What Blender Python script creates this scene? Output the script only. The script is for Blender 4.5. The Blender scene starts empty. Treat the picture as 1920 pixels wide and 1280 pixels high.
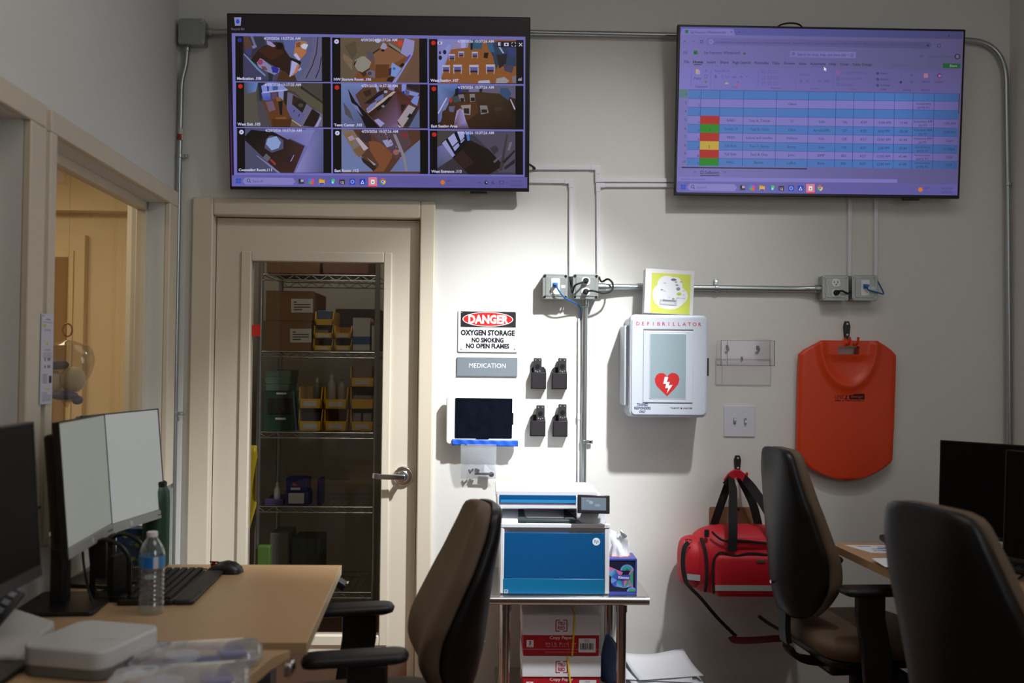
import bpy, bmesh, math, random
import numpy as np
from mathutils import Vector, Matrix, Euler
random.seed(7)
R = math.radians
scene = bpy.context.scene
C = scene.collection

# ------------------------------------------------------------------ camera
FPX = 1800.0                      # focal length in pixels of a 1920 wide frame
CAM = Vector((0.0, 0.0, 1.395))
YAW, PITCH, ROLL = math.atan(0.027), math.atan(0.02), 0.0115
YW = 4.09                         # distance to the back wall
_f = Vector((math.sin(YAW)*math.cos(PITCH), math.cos(YAW)*math.cos(PITCH), math.sin(PITCH)))
_r0 = Vector((math.cos(YAW), -math.sin(YAW), 0))
_u0 = _r0.cross(_f)
_r = _r0*math.cos(ROLL) + _u0*math.sin(ROLL)
_u = _u0*math.cos(ROLL) - _r0*math.sin(ROLL)
cd = bpy.data.cameras.new('camera'); cam = bpy.data.objects.new('camera', cd); C.objects.link(cam)
cam.matrix_world = Matrix(((_r.x, _u.x, -_f.x, CAM.x), (_r.y, _u.y, -_f.y, CAM.y), (_r.z, _u.z, -_f.z, CAM.z), (0, 0, 0, 1)))
cd.sensor_width = 36; cd.lens = FPX/1920*36; cd.clip_start = 0.05
cd.dof.use_dof = True; cd.dof.focus_distance = 3.95; cd.dof.aperture_fstop = 2.4
scene.camera = cam

def ray(px, py):
    return _f + _r*((px-960)/FPX) + _u*((640-py)/FPX)
def P(px, py, Y):                 # point of the place on the plane at depth Y
    d = ray(px, py); t = Y/d.y; return CAM + d*t
def W(px, py, d=0.0):             # on the back wall, d in front of it
    return P(px, py, YW-d)
def D(px, py, z):                 # on a level plane
    d = ray(px, py); t = (z-CAM.z)/d.z; return CAM + d*t

# ------------------------------------------------------------------ world, lights, exposure
wd = bpy.data.worlds.new('world'); scene.world = wd; wd.use_nodes = True
wd.node_tree.nodes['Background'].inputs[0].default_value = (0.9, 0.95, 1.0, 1)
wd.node_tree.nodes['Background'].inputs[1].default_value = 0.01
scene.view_settings.view_transform = 'Standard'; scene.view_settings.look = 'None'
scene.view_settings.exposure = 0.0; scene.view_settings.gamma = 1.0
scene.view_settings.use_curve_mapping = False
def light(name, kind, loc, energy, col, aim=None, **kw):
    l = bpy.data.lights.new(name, kind); l.energy = energy; l.color = col
    for k, v in kw.items(): setattr(l, k, v)
    o = bpy.data.objects.new(name, l); C.objects.link(o); o.location = loc
    if aim is not None: o.rotation_euler = (Vector(aim)-Vector(loc)).to_track_quat('-Z', 'Y').to_euler()
    return o
LAMP = (1.11, 2.64, 3.12)        # one ceiling lamp over the wall: a hot spot and its wide spill
light('wall_lamp_beam', 'SPOT', LAMP, 585, (0.965, 0.985, 1.0), aim=W(775, 1055), spot_size=R(47), spot_blend=1.0, shadow_soft_size=0.05)
light('wall_lamp_spill', 'SPOT', LAMP, 66, (0.97, 0.985, 1.0), aim=W(842, 992), spot_size=R(88), spot_blend=1.0, shadow_soft_size=0.05)
light('ceiling_panel', 'AREA', (0.6, 1.8, 3.36), 17, (1.0, 0.93, 0.85), aim=(0.6, 1.8, 0), shape='RECTANGLE', size=2.4, size_y=1.4)
light('left_wall_fill', 'AREA', (2.2, 0.2, 2.1), 23, (0.88, 0.94, 1.0), aim=(-1.2, 2.6, 1.4), shape='RECTANGLE', size=1.4, size_y=1.4)  # added cool fill for the left wall; no window is modelled here
light('hall_lamp', 'AREA', (-2.3, 3.7, 2.37), 15, (1.0, 0.79, 0.52), aim=(-2.3, 3.7, 0), shape='RECTANGLE', size=0.8, size_y=0.8)
light('store_lamp', 'AREA', (-0.7, 4.5, 2.55), 3.2, (1.0, 0.93, 0.82), aim=(-0.75, 4.75, 0), shape='RECTANGLE', size=0.5, size_y=0.3)

# ------------------------------------------------------------------ materials
def lin(c):
    c = c/255.0
    return c/12.92 if c <= 0.04045 else ((c+0.055)/1.055)**2.4
def rgb(c): return (lin(c[0]), lin(c[1]), lin(c[2]), 1.0)
MATS = {}
def mat(name, col, rough=0.6, metal=0.0, bump=0.0, bscale=60, var=0.0, vscale=6, coat=0.0, emit=None, estr=1.0, spec=0.5, stretch=None):
    if name in MATS: return MATS[name]
    m = bpy.data.materials.new(name); m.use_nodes = True; nt = m.node_tree; b = nt.nodes['Principled BSDF']
    b.inputs['Base Color'].default_value = rgb(col); b.inputs['Roughness'].default_value = rough
    b.inputs['Metallic'].default_value = metal; b.inputs['Coat Weight'].default_value = coat
    b.inputs['Specular IOR Level'].default_value = spec
    tc = nt.nodes.new('ShaderNodeTexCoord'); mp = nt.nodes.new('ShaderNodeMapping'); nt.links.new(tc.outputs['Object'], mp.inputs['Vector'])
    if stretch: mp.inputs['Scale'].default_value = stretch
    if var > 0:
        n = nt.nodes.new('ShaderNodeTexNoise'); n.inputs['Scale'].default_value = vscale; n.inputs['Detail'].default_value = 5
        nt.links.new(mp.outputs[0], n.inputs['Vector'])
        mx = nt.nodes.new('ShaderNodeMix'); mx.data_type = 'RGBA'
        c = rgb(col); mx.inputs[6].default_value = tuple(x*(1-var) for x in c[:3])+(1,); mx.inputs[7].default_value = tuple(min(1, x*(1+var)) for x in c[:3])+(1,)
        nt.links.new(n.outputs['Fac'], mx.inputs[0]); nt.links.new(mx.outputs[2], b.inputs['Base Color'])
    if bump > 0:
        n = nt.nodes.new('ShaderNodeTexNoise'); n.inputs['Scale'].default_value = bscale; n.inputs['Detail'].default_value = 4
        nt.links.new(mp.outputs[0], n.inputs['Vector'])
        bp = nt.nodes.new('ShaderNodeBump'); bp.inputs['Strength'].default_value = bump; bp.inputs['Distance'].default_value = 0.004
        nt.links.new(n.outputs['Fac'], bp.inputs['Height']); nt.links.new(bp.outputs[0], b.inputs['Normal'])
    if emit is not None:
        b.inputs['Emission Color'].default_value = rgb(emit); b.inputs['Emission Strength'].default_value = estr
    MATS[name] = m; return m
def clear(name, tint=(255, 255, 255), refl=1.0, rough=0.02, haze=0.0, hcol=(220, 220, 225)):
    if name in MATS: return MATS[name]
    m = bpy.data.materials.new(name); m.use_nodes = True; nt = m.node_tree; nt.nodes.clear()
    out = nt.nodes.new('ShaderNodeOutputMaterial'); tr = nt.nodes.new('ShaderNodeBsdfTransparent'); tr.inputs[0].default_value = rgb(tint)
    gl = nt.nodes.new('ShaderNodeBsdfGlossy'); gl.inputs['Roughness'].default_value = rough; gl.inputs[0].default_value = (1, 1, 1, 1)
    fr = nt.nodes.new('ShaderNodeFresnel'); fr.inputs['IOR'].default_value = 1.5
    ml = nt.nodes.new('ShaderNodeMath'); ml.operation = 'MULTIPLY'; ml.inputs[1].default_value = refl; ml.use_clamp = True
    ge = nt.nodes.new('ShaderNodeNewGeometry'); iv = nt.nodes.new('ShaderNodeMath'); iv.operation = 'SUBTRACT'; iv.inputs[0].default_value = 1.0
    nt.links.new(ge.outputs['Backfacing'], iv.inputs[1]); m0 = nt.nodes.new('ShaderNodeMath'); m0.operation = 'MULTIPLY'
    nt.links.new(fr.outputs[0], m0.inputs[0]); nt.links.new(iv.outputs[0], m0.inputs[1]); nt.links.new(m0.outputs[0], ml.inputs[0])
    mx = nt.nodes.new('ShaderNodeMixShader'); nt.links.new(ml.outputs[0], mx.inputs[0]); nt.links.new(tr.outputs[0], mx.inputs[1]); nt.links.new(gl.outputs[0], mx.inputs[2])
    res = mx
    if haze > 0:
        df = nt.nodes.new('ShaderNodeBsdfDiffuse'); df.inputs[0].default_value = rgb(hcol)
        m2 = nt.nodes.new('ShaderNodeMixShader'); m2.inputs[0].default_value = haze
        nt.links.new(mx.outputs[0], m2.inputs[1]); nt.links.new(df.outputs[0], m2.inputs[2]); res = m2
    nt.links.new(res.outputs[0], out.inputs[0]); MATS[name] = m; return m
def printmat(name, emit=0.0, rough=0.6, spec=0.3):
    if name in MATS: return MATS[name]
    m = bpy.data.materials.new(name); m.use_nodes = True; nt = m.node_tree; b = nt.nodes['Principled BSDF']
    a = nt.nodes.new('ShaderNodeAttribute'); a.attribute_name = 'Col'; b.inputs['Roughness'].default_value = rough; b.inputs['Specular IOR Level'].default_value = spec
    if emit > 0:
        b.inputs['Base Color'].default_value = (0.004, 0.004, 0.004, 1)
        nt.links.new(a.outputs['Color'], b.inputs['Emission Color']); b.inputs['Emission Strength'].default_value = emit
    else: nt.links.new(a.outputs['Color'], b.inputs['Base Color'])
    MATS[name] = m; return m

wallm = mat('wall_paint', (222, 221, 216), 0.75, bump=0.18, bscale=26, var=0.02, vscale=2)
trimm = mat('cream_trim_paint', (214, 204, 184), 0.45, var=0.015)
doorm = mat('cream_door_paint', (216, 207, 189), 0.42, var=0.015)
steel = mat('galvanised_steel', (176, 182, 182), 0.33, 0.9, var=0.10, vscale=30)
boxsteel = mat('zinc_box_steel', (168, 174, 170), 0.42, 0.75, var=0.12, vscale=45)
chrome = mat('polished_chrome', (225, 228, 232), 0.12, 1.0)
stainless = mat('stainless_sheet', (196, 192, 190), 0.22, 1.0, bump=0.02, bscale=300)
blackp = mat('black_plastic', (22, 21, 21), 0.42, bump=0.02, bscale=300)
darkp = mat('dark_plastic', (34, 32, 33), 0.5)
whitep = mat('white_plastic', (232, 233, 236), 0.35)
pvc = mat('white_pvc', (228, 227, 234), 0.4)
rubber = mat('black_rubber', (14, 14, 14), 0.7)
bluecable = mat('blue_cable', (24, 92, 160), 0.4)
paper = mat('white_paper', (232, 233, 238), 0.8)
PR = printmat('matt_print'); SCR = printmat('lit_screen', emit=0.85, rough=0.3)

# ------------------------------------------------------------------ mesh builder
class MB:
    def __init__(s): s.v = []; s.f = []; s.M = None
    def add(s, vs, fs):
        o = len(s.v)
        for p in vs:
            p = Vector(p); s.v.append(tuple(s.M @ p) if s.M else tuple(p))
        s.f += [tuple(i+o for i in f) for f in fs]; return s
    def box(s, c, d, rot=None):
        x, y, z = d[0]/2, d[1]/2, d[2]/2
        vs = [Vector(p) for p in ((-x,-y,-z),(x,-y,-z),(x,y,-z),(-x,y,-z),(-x,-y,z),(x,-y,z),(x,y,z),(-x,y,z))]
        if rot: e = Euler(rot).to_matrix(); vs = [e @ p for p in vs]
        c = Vector(c)
        return s.add([p+c for p in vs], [(0,3,2,1),(4,5,6,7),(0,1,5,4),(1,2,6,5),(2,3,7,6),(3,0,4,7)])
    def b2(s, a, b):
        return s.box([(a[i]+b[i])/2 for i in range(3)], [abs(b[i]-a[i]) for i in range(3)])
    def cyl(s, p0, p1, r0, r1=None, n=20, caps=True):
        p0, p1 = Vector(p0), Vector(p1); r1 = r0 if r1 is None else r1
        d = (p1-p0).normalized(); a = d.orthogonal().normalized(); b = d.cross(a)
        vs = []
        for p, r in ((p0, r0), (p1, r1)):
            for i in range(n):
                t = 2*math.pi*i/n; vs.append(p + a*(r*math.cos(t)) + b*(r*math.sin(t)))
        fs = [(i, (i+1) % n, n+(i+1) % n, n+i) for i in range(n)]
        if caps: fs += [tuple(range(n-1, -1, -1)), tuple(range(n, 2*n))]
        return s.add(vs, fs)
    def tube(s, pts, r, n=8, caps=True, sq=None):
        pts = [Vector(p) for p in pts]; m = len(pts); rs = r if isinstance(r, (list, tuple)) else [r]*m
        T = []
        for i in range(m):
            a = pts[max(i-1, 0)]; b = pts[min(i+1, m-1)]; T.append((b-a).normalized())
        nrm = T[0].orthogonal().normalized(); vs = []
        for i in range(m):
            nrm = (nrm - T[i]*nrm.dot(T[i])).normalized(); b = T[i].cross(nrm)
            for k in range(n):
                t = 2*math.pi*k/n; vs.append(pts[i] + nrm*(rs[i]*math.cos(t)) + b*(rs[i]*math.sin(t)))
        fs = [(i*n+k, i*n+(k+1) % n, (i+1)*n+(k+1) % n, (i+1)*n+k) for i in range(m-1) for k in range(n)]
        if caps: fs += [tuple(range(n-1, -1, -1)), tuple(range((m-1)*n, m*n))]
        return s.add(vs, fs)
    def ribbon(s, pts, w, t, up):
        pts = [Vector(p) for p in pts]; m = len(pts); up = Vector(up); vs = []
        for i in range(m):
            T = (pts[min(i+1, m-1)]-pts[max(i-1, 0)]).normalized(); a = T.cross(up).normalized(); b = a.cross(T).normalized()
            ww = w[i] if isinstance(w, (list, tuple)) else w
            vs += [pts[i]+a*ww/2+b*t/2, pts[i]-a*ww/2+b*t/2, pts[i]-a*ww/2-b*t/2, pts[i]+a*ww/2-b*t/2]
        fs = [(i*4+k, i*4+(k+1) % 4, (i+1)*4+(k+1) % 4, (i+1)*4+k) for i in range(m-1) for k in range(4)]
        fs += [(3,2,1,0), ((m-1)*4, (m-1)*4+1, (m-1)*4+2, (m-1)*4+3)]
        return s.add(vs, fs)
    def prism(s, poly, y0, y1):                 # polygon in x,z pushed along y
        n = len(poly); vs = [(p[0], y0, p[1]) for p in poly]+[(p[0], y1, p[1]) for p in poly]
        return s.add(vs, [tuple(range(n)), tuple(range(2*n-1, n-1, -1))]+[(i, n+i, n+(i+1) % n, (i+1) % n) for i in range(n)])
    def prismz(s, poly, z0, z1):                # polygon in x,y pushed along z
        n = len(poly); vs = [(p[0], p[1], z0) for p in poly]+[(p[0], p[1], z1) for p in poly]
        return s.add(vs, [tuple(range(n-1, -1, -1)), tuple(range(n, 2*n))]+[(i, (i+1) % n, n+(i+1) % n, n+i) for i in range(n)])
    def lathe(s, prof, c=(0, 0, 0), n=28):
        vs = []; m = len(prof); c = Vector(c)
        for r, z in prof:
            for k in range(n):
                t = 2*math.pi*k/n; vs.append(c+Vector((r*math.cos(t), r*math.sin(t), z)))
        fs = [(i*n+k, i*n+(k+1) % n, (i+1)*n+(k+1) % n, (i+1)*n+k) for i in range(m-1) for k in range(n)]
        fs += [tuple(range(n-1, -1, -1)), tuple(range((m-1)*n, m*n))]
        return s.add(vs, fs)
    def grid(s, fn, nu, nv, closeu=False):
        vs = [fn(i/(nu if closeu else nu-1), j/(nv-1)) for j in range(nv) for i in range(nu)]
        fs = [(j*nu+i, j*nu+(i+1) % nu, (j+1)*nu+(i+1) % nu, (j+1)*nu+i) for j in range(nv-1) for i in range(nu if closeu else nu-1)]
        return s.add(vs, fs)
    def loft(s, loops, caps=True):
        n = len(loops[0]); vs = [p for l in loops for p in l]; m = len(loops)
        fs = [(i*n+k, i*n+(k+1) % n, (i+1)*n+(k+1) % n, (i+1)*n+k) for i in range(m-1) for k in range(n)]
        if caps: fs += [tuple(range(n-1, -1, -1)), tuple(range((m-1)*n, m*n))]
        return s.add(vs, fs)
    def ell(s, c, r, n=16, m=10):
        c = Vector(c); loops = []
        for j in range(1, m):
            t = math.pi*j/m
            loops.append([c+Vector((r[0]*math.sin(t)*math.cos(2*math.pi*k/n), r[1]*math.sin(t)*math.sin(2*math.pi*k/n), -r[2]*math.cos(t))) for k in range(n)])
        return s.loft(loops)

def rrect(w, h, r, n=5, cx=0, cz=0):
    pts = []
    for (sx, sz, a0) in ((1, -1, -90), (1, 1, 0), (-1, 1, 90), (-1, -1, 180)):
        for i in range(n+1):
            a = R(a0+90*i/n); pts.append((cx+sx*(w/2-r)+r*math.cos(a), cz+sz*(h/2-r)+r*math.sin(a)))
    return pts
def obj(name, mb, m, parent=None, bevel=0.0, seg=2, smooth=True, sub=0, loc=None, rot=None, ang=35, label=None, kind=None):
    me = bpy.data.meshes.new(name); me.from_pydata(mb.v, [], mb.f); me.update()
    if smooth:
        me.polygons.foreach_set('use_smooth', [True]*len(me.polygons)); me.set_sharp_from_angle(angle=R(ang))
    bm = bmesh.new(); bm.from_mesh(me); bmesh.ops.recalc_face_normals(bm, faces=bm.faces); bm.to_mesh(me); bm.free()
    o = bpy.data.objects.new(name, me); C.objects.link(o)
    if m: me.materials.append(m)
    if parent: o.parent = parent
    if loc is not None: o.location = loc
    if rot is not None: o.rotation_euler = rot
    if bevel > 0:
        md = o.modifiers.new('bevel', 'BEVEL'); md.width = bevel; md.segments = seg; md.limit_method = 'ANGLE'; md.angle_limit = R(40)
        if hasattr(md, 'harden_normals'): md.harden_normals = False
    if sub:
        md = o.modifiers.new('sub', 'SUBSURF'); md.levels = sub; md.render_levels = sub
    if label: o['label'] = label
    if kind: o['kind'] = kind
    return o
def thing(name, label, cat, loc=(0, 0, 0), rot=(0, 0, 0), group=None):
    o = bpy.data.objects.new(name, None); C.objects.link(o); o.location = loc; o.rotation_euler = rot
    o.empty_display_size = 0.05; o['label'] = label; o['category'] = cat
    if group: o['group'] = group
    return o
def tag(o, label, cat, group=None):
    o['label'] = label; o['category'] = cat
    if group: o['group'] = group
    return o
def struct(o, label=None):
    o['kind'] = 'structure'
    if label: o['label'] = label
    return o
def structE(name, loc=(0, 0, 0), rot=(0, 0, 0)):
    o = bpy.data.objects.new(name, None); C.objects.link(o); o.location = loc; o.rotation_euler = rot; o['kind'] = 'structure'; o.empty_display_size = 0.05
    return o
def copy_tree(o, parent=None):
    c = o.copy(); C.objects.link(c); c.parent = parent
    for ch in o.children: copy_tree(ch, c)
    return c

def adopt(o, parent):             # make a piece built in room coordinates a part of its thing
    o.parent = parent; o.matrix_parent_inverse = (Matrix.Translation(parent.location) @ parent.rotation_euler.to_matrix().to_4x4()).inverted(); return o

# ------------------------------------------------------------------ flat print: lettering and pictures on a face
_G = {}
_tc = bpy.data.curves.new('lettering', 'FONT'); _to = bpy.data.objects.new('lettering', _tc); C.objects.link(_to); _tc.resolution_u = 2
def _eval(body, off):
    _tc.body = body; _tc.offset = off
    bpy.context.view_layer.update(); dg = bpy.context.evaluated_depsgraph_get()
    me = bpy.data.meshes.new_from_object(_to.evaluated_get(dg))
    vs = [(v.co.x, v.co.y) for v in me.vertices]; fs = [tuple(p.vertices) for p in me.polygons]; bpy.data.meshes.remove(me)
    return vs, fs
def glyph(c, off):
    k = (c, off)
    if k not in _G:
        bar = max(p[0] for p in _eval('|', off)[0]); adv = max(p[0] for p in _eval(c+'|', off)[0])-bar
        vs, fs = _eval(c, off) if c != ' ' else ([], [])
        _G[k] = (vs, fs, adv)
    return _G[k]
class Print:
    def __init__(s, mp): s.mp = mp; s.v = []; s.f = []; s.c = []; s.n = 0; s.eps = 0.00006
    def lay(s, n): s.n = n; return s
    def poly(s, pts, col, raw=False):
        o = len(s.v)
        for p in pts:
            q = p if raw else s.mp(*p); s.v.append((q[0], -s.n*s.eps, q[1]))
        s.f.append(tuple(range(o, o+len(pts))))
        s.c.append([rgb(k) for k in col] if isinstance(col[0], (tuple, list)) else [rgb(col)]*len(pts)); s.n += 1
    def rect(s, x0, y0, x1, y1, col): s.poly([(x0, y0), (x1, y0), (x1, y1), (x0, y1)], col)
    def ell(s, cx, cy, rx, ry, col, n=20, a0=0, a1=360):
        s.poly([(cx+rx*math.cos(R(a0+(a1-a0)*i/n)), cy+ry*math.sin(R(a0+(a1-a0)*i/n))) for i in range(n if a1-a0 >= 360 else n+1)], col)
    def line(s, pts, w, col):
        for (x0, y0), (x1, y1) in zip(pts, pts[1:]):
            L = math.hypot(x1-x0, y1-y0) or 1; nx, ny = -(y1-y0)/L*w/2, (x1-x0)/L*w/2
            s.poly([(x0+nx, y0+ny), (x1+nx, y1+ny), (x1-nx, y1-ny), (x0-nx, y0-ny)], col); s.n -= 1
        s.n += 1
    def frame(s, x0, y0, x1, y1, w, col): s.line([(x0, y0), (x1, y0), (x1, y1), (x0, y1), (x0, y0)], w, col)
    def text(s, t, x, y, h, col, al='c', bold=0.0, fit=None, sp=0.0, slant=0.0, rot=0):
        # h = cap height, (x, y) = baseline point, y runs down
        k = h/0.70; gl = [glyph(c, bold) for c in t]; w = sum(g[2]+sp for g in gl)-sp; kx = k
        if fit: kx = fit/w
        x0 = -w*kx/2 if al == 'c' else (0 if al == 'l' else -w*kx)
        ca, sa = math.cos(R(rot)), math.sin(R(rot)); cl = rgb(col)
        for vs, fs, adv in gl:
            o = len(s.v)
            for (gx, gy) in vs:
                dx = x0+gx*kx+slant*gy*k; dy = -gy*k; q = s.mp(x+dx*ca-dy*sa, y+dx*sa+dy*ca); s.v.append((q[0], -s.n*s.eps, q[1]))
            for f in fs: s.f.append(tuple(i+o for i in f)); s.c.append([cl]*len(f))
            x0 += (adv+sp)*kx
        s.n += 1
    def build(s, name, m, parent, y=0.0, loc=None, rot=None):
        me = bpy.data.meshes.new(name); me.from_pydata([(a, b+y, c) for a, b, c in s.v], [], s.f); me.update()
        ca = me.color_attributes.new('Col', 'FLOAT_COLOR', 'CORNER')
        flat = []
        for p, cols in zip(me.polygons, s.c):
            for k in cols: flat += k
        ca.data.foreach_set('color', flat); me.materials.append(m)
        o = bpy.data.objects.new(name, me); C.objects.link(o); o.parent = parent
        if loc is not None: o.location = loc
        if rot is not None: o.rotation_euler = rot
        return o
def affine(cx, cy, S): return lambda x, y: ((x-cx)*S, -(y-cy)*S)
def homog(src, dst):
    A = []
    for (x, y), (u, v) in zip(src, dst):
        A.append([x, y, 1, 0, 0, 0, -u*x, -u*y, -u]); A.append([0, 0, 0, x, y, 1, -v*x, -v*y, -v])
    h = np.linalg.svd(np.array(A))[2][-1]
    return lambda x, y: ((h[0]*x+h[1]*y+h[2])/(h[6]*x+h[7]*y+h[8]), (h[3]*x+h[4]*y+h[5])/(h[6]*x+h[7]*y+h[8]))
def bez(p0, p1, p2, p3, n=12):
    p0, p1, p2, p3 = map(Vector, (p0, p1, p2, p3))
    return [p0*(1-t)**3+p1*3*t*(1-t)**2+p2*3*t*t*(1-t)+p3*t**3 for t in [i/n for i in range(n+1)]]
def smoothpath(pts, n=6):
    pts = [Vector(p) for p in pts]; out = []
    for i in range(len(pts)-1):
        a = pts[max(i-1, 0)]; b = pts[i]; c = pts[i+1]; d = pts[min(i+2, len(pts)-1)]
        for k in range(n):
            t = k/n; out.append(0.5*((2*b)+(c-a)*t+(2*a-5*b+4*c-d)*t*t+(3*b-a-3*c+d)*t**3))
    return out+[pts[-1]]
def interp(tab, s):
    for (a, va), (b, vb) in zip(tab, tab[1:]):
        if s <= b:
            t = (s-a)/(b-a) if b > a else 0; t = t*t*(3-2*t) if False else t
            return va+(vb-va)*t
    return tab[-1][1]

# ================================================================== THE ROOM
XR, YF, ZC, TW = 2.262, -1.3, 3.4, 0.12
XL = W(324, 640).x
dl, dr = W(391, 740).x, W(787, 740).x            # door opening
dtop = W(590, 402).z
mb = MB()
mb.b2((XL-0.2, YW, 0), (dl, YW+TW, ZC)); mb.b2((dr, YW, 0), (XR+0.1, YW+TW, ZC)); mb.b2((dl, YW, dtop), (dr, YW+TW, ZC))
struct(obj('wall_back', mb, wallm, smooth=False))
struct(obj('floor', MB().b2((-3.4, YF, -0.06), (XR+0.1, 5.6, 0)), mat('brown_vinyl_floor', (120, 84, 62), 0.3, var=0.15, vscale=3, stretch=(1, 9, 1)), smooth=False))
struct(obj('ceiling', MB().b2((-1.6, YF-0.1, ZC), (XR+0.1, YW+TW, ZC+0.06)), mat('ceiling_paint', (160, 158, 154), 0.8), smooth=False))
struct(obj('wall_right', MB().b2((XR, YF, 0), (XR+0.1, YW, ZC)), wallm, smooth=False))
struct(obj('wall_front', MB().b2((-1.6, YF-0.1, 0), (XR+0.1, YF, ZC)), mat('dark_rear_wall', (78, 72, 68), .8), smooth=False))

# left wall in its own frame: x runs from the corner towards the viewer, y into the room
LA = math.atan2(-1, 0.055); LLOC = (XL, YW, 0); LROT = (0, 0, LA)
LM = Matrix.Translation(LLOC) @ Euler(LROT).to_matrix().to_4x4()
ZS, ZH, TL = 0.885, 2.022, 0.13
u1, u2, u3, u4 = 0.155, 1.333, 1.512, 2.70
mb = MB()
mb.b2((-0.02, -TL, 0), (u1, 0, ZC)); mb.b2((u1, -TL, 0), (u2, 0, ZS)); mb.b2((u1, -TL, ZH), (u2, 0, ZC)); mb.b2((u2, -TL, 0), (u3, 0, ZC))
mb.b2((u3, -TL, 0), (u4, 0, ZS)); mb.b2((u3, -TL, ZH), (u4, 0, ZC)); mb.b2((u4, -TL, 0), (5.5, 0, ZC))
struct(obj('wall_left', mb, mat('wall_paint_left', (219, 221, 218), 0.75, bump=0.12, bscale=26, var=0.02, vscale=2), smooth=False, loc=LLOC, rot=LROT))
pane = clear('window_glass', (250, 250, 248), 0.5)
def window(name, a, b, ca, cb):
    w = structE(name, LLOC, LROT); T = 0.022; c = 0.064
    obj('casing', MB().b2((a-ca, 0, ZS-0.02), (a, T, ZH)), trimm, w, bevel=0.004)
    obj('casing', MB().b2((b, 0, ZS-0.02), (b+cb, T, ZH)), trimm, w, bevel=0.004)
    obj('casing', MB().b2((a-ca, 0, ZH), (b+cb, T, ZH+c)), trimm, w, bevel=0.004)
    obj('sill', MB().b2((a-.02, -0.07, ZS-0.03), (b+.02, 0.026, ZS)), trimm, w, bevel=0.004)
    for (p, q) in (((a, ZS), (a+0.03, ZH)), ((b-0.03, ZS), (b, ZH)), ((a, ZH-0.035), (b, ZH)), ((a, ZS), (b, ZS+0.03))):
        obj('stop', MB().b2((p[0], -0.105, p[1]), (q[0], -0.065, q[1])), trimm, w, bevel=0.003)
    obj('pane', MB().b2((a+0.02, -0.088, ZS+0.02), (b-0.02, -0.082, ZH-0.02)), pane, w, smooth=False)
window('window_1', u1, u2, 0.115, 0.047); window('window_2', u3, u4, 0.10, 0.07)

# ------------------------------------------------------------------ hall behind the left windows
hallm = mat('hall_wall_paint', (224, 208, 176), 0.7)
struct(obj('wall_hall_end', MB().b2((-3.4, 5.0, 0), (XL-0.13, 5.1, 2.45)), hallm, smooth=False))
struct(obj('wall_hall_far', MB().b2((-3.4, 0.9, 0), (-3.3, 5.0, 2.45)), hallm, smooth=False))
struct(obj('wall_hall_near', MB().b2((-3.4, 0.8, 0), (-1.35, 0.9, 2.45)), hallm, smooth=False))
struct(obj('wall_hall_side', MB().b2((XL-0.13, YW, 0), (XL-0.03, 5.5, 2.75)), hallm, smooth=False))
struct(obj('ceiling_hall', MB().b2((-3.4, 0.8, 2.42), (XL-0.10, 5.1, 2.46)), mat('hall_ceiling_paint', (235, 222, 205), 0.8), smooth=False))
hs = P(160, 600, 4.98)
d2 = structE('door_2', (hs.x, 5.0, 0))
zl = P(120, 483, 4.98).z; zt = P(120, 470, 4.98).z
obj('leaf', MB().b2((-0.84, -0.045, 0), (0, -0.001, zt+0.08)), mat('hall_door_paint', (216, 198, 160), 0.5), d2)
obj('lite_frame', MB().b2((-0.72, -0.055, 0.25), (-0.052, -0.045, zl+0.035)), mat('hall_door_paint', (216, 198, 160), 0.5), d2, bevel=0.003)
obj('lite_glass', MB().b2((-0.68, -0.058, 0.3), (-0.078, -0.0555, zl)), mat('amber_dark_glass', (150, 118, 70), 0.15), d2)
obj('rail', MB().b2((-0.84, -0.10, 2.13), (0.5, -0.001, 2.40)), hallm, d2)

# ------------------------------------------------------------------ store behind the door
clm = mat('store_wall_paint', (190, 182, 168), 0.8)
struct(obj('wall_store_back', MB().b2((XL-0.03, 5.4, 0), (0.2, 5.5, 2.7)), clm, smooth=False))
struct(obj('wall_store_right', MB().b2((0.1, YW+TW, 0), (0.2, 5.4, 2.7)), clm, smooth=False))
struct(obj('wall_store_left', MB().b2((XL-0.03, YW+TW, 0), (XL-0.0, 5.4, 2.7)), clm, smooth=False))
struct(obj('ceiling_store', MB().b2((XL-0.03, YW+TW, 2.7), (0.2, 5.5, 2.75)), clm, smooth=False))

# door frame and door
fl, fr_, ft = W(358, 700).x, W(813, 700).x, W(590, 374).z
tr = structE('trim_1', (0, YW, 0))
for (a, b) in (((fl, 0), (dl+0.012, ft)), ((dr-0.006, 0), (fr_, ft)), ((dl+0.0122, dtop-0.012), (dr-0.0062, ft))):
    obj('frame_face', MB().b2((a[0], -0.022, a[1]), (b[0], 0.0, b[1])), trimm, tr, bevel=0.006)
obj('jamb', MB().b2((dl-0.0005, -0.0005, 0), (dl+0.012, 0.11, dtop)), trimm, tr); obj('jamb', MB().b2((dr-0.006, -0.0005, 0), (dr, 0.11, dtop)), trimm, tr)
obj('head', MB().b2((dl, -0.0005, dtop-0.012), (dr, 0.11, dtop)), trimm, tr)
YD = YW+0.028
dx0, dx1, dz1 = dl+0.016, dr-0.012, dtop-0.017
gl0, gl1 = P(467, 800, YD).x, P(716, 800, YD).x; gz1, gz0 = P(590, 491, YD).z, P(590, 1190, YD).z
d1 = structE('door_1', (0, YD, 0))
for (a, b) in (((dx0, 0.012), (gl0, dz1)), ((gl1, 0.012), (dx1, dz1)), ((gl0, gz1), (gl1, dz1)), ((gl0, 0.012), (gl1, gz0))):
    obj('rail', MB().b2((a[0], 0, a[1]), (b[0], 0.044, b[1])), doorm, d1, smooth=False)
o_ = 0.043
def moulding(x0, x1, z0, z1):
    return MB().b2((x0, -0.010, z0), (x1, 0.002, z1))
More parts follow.
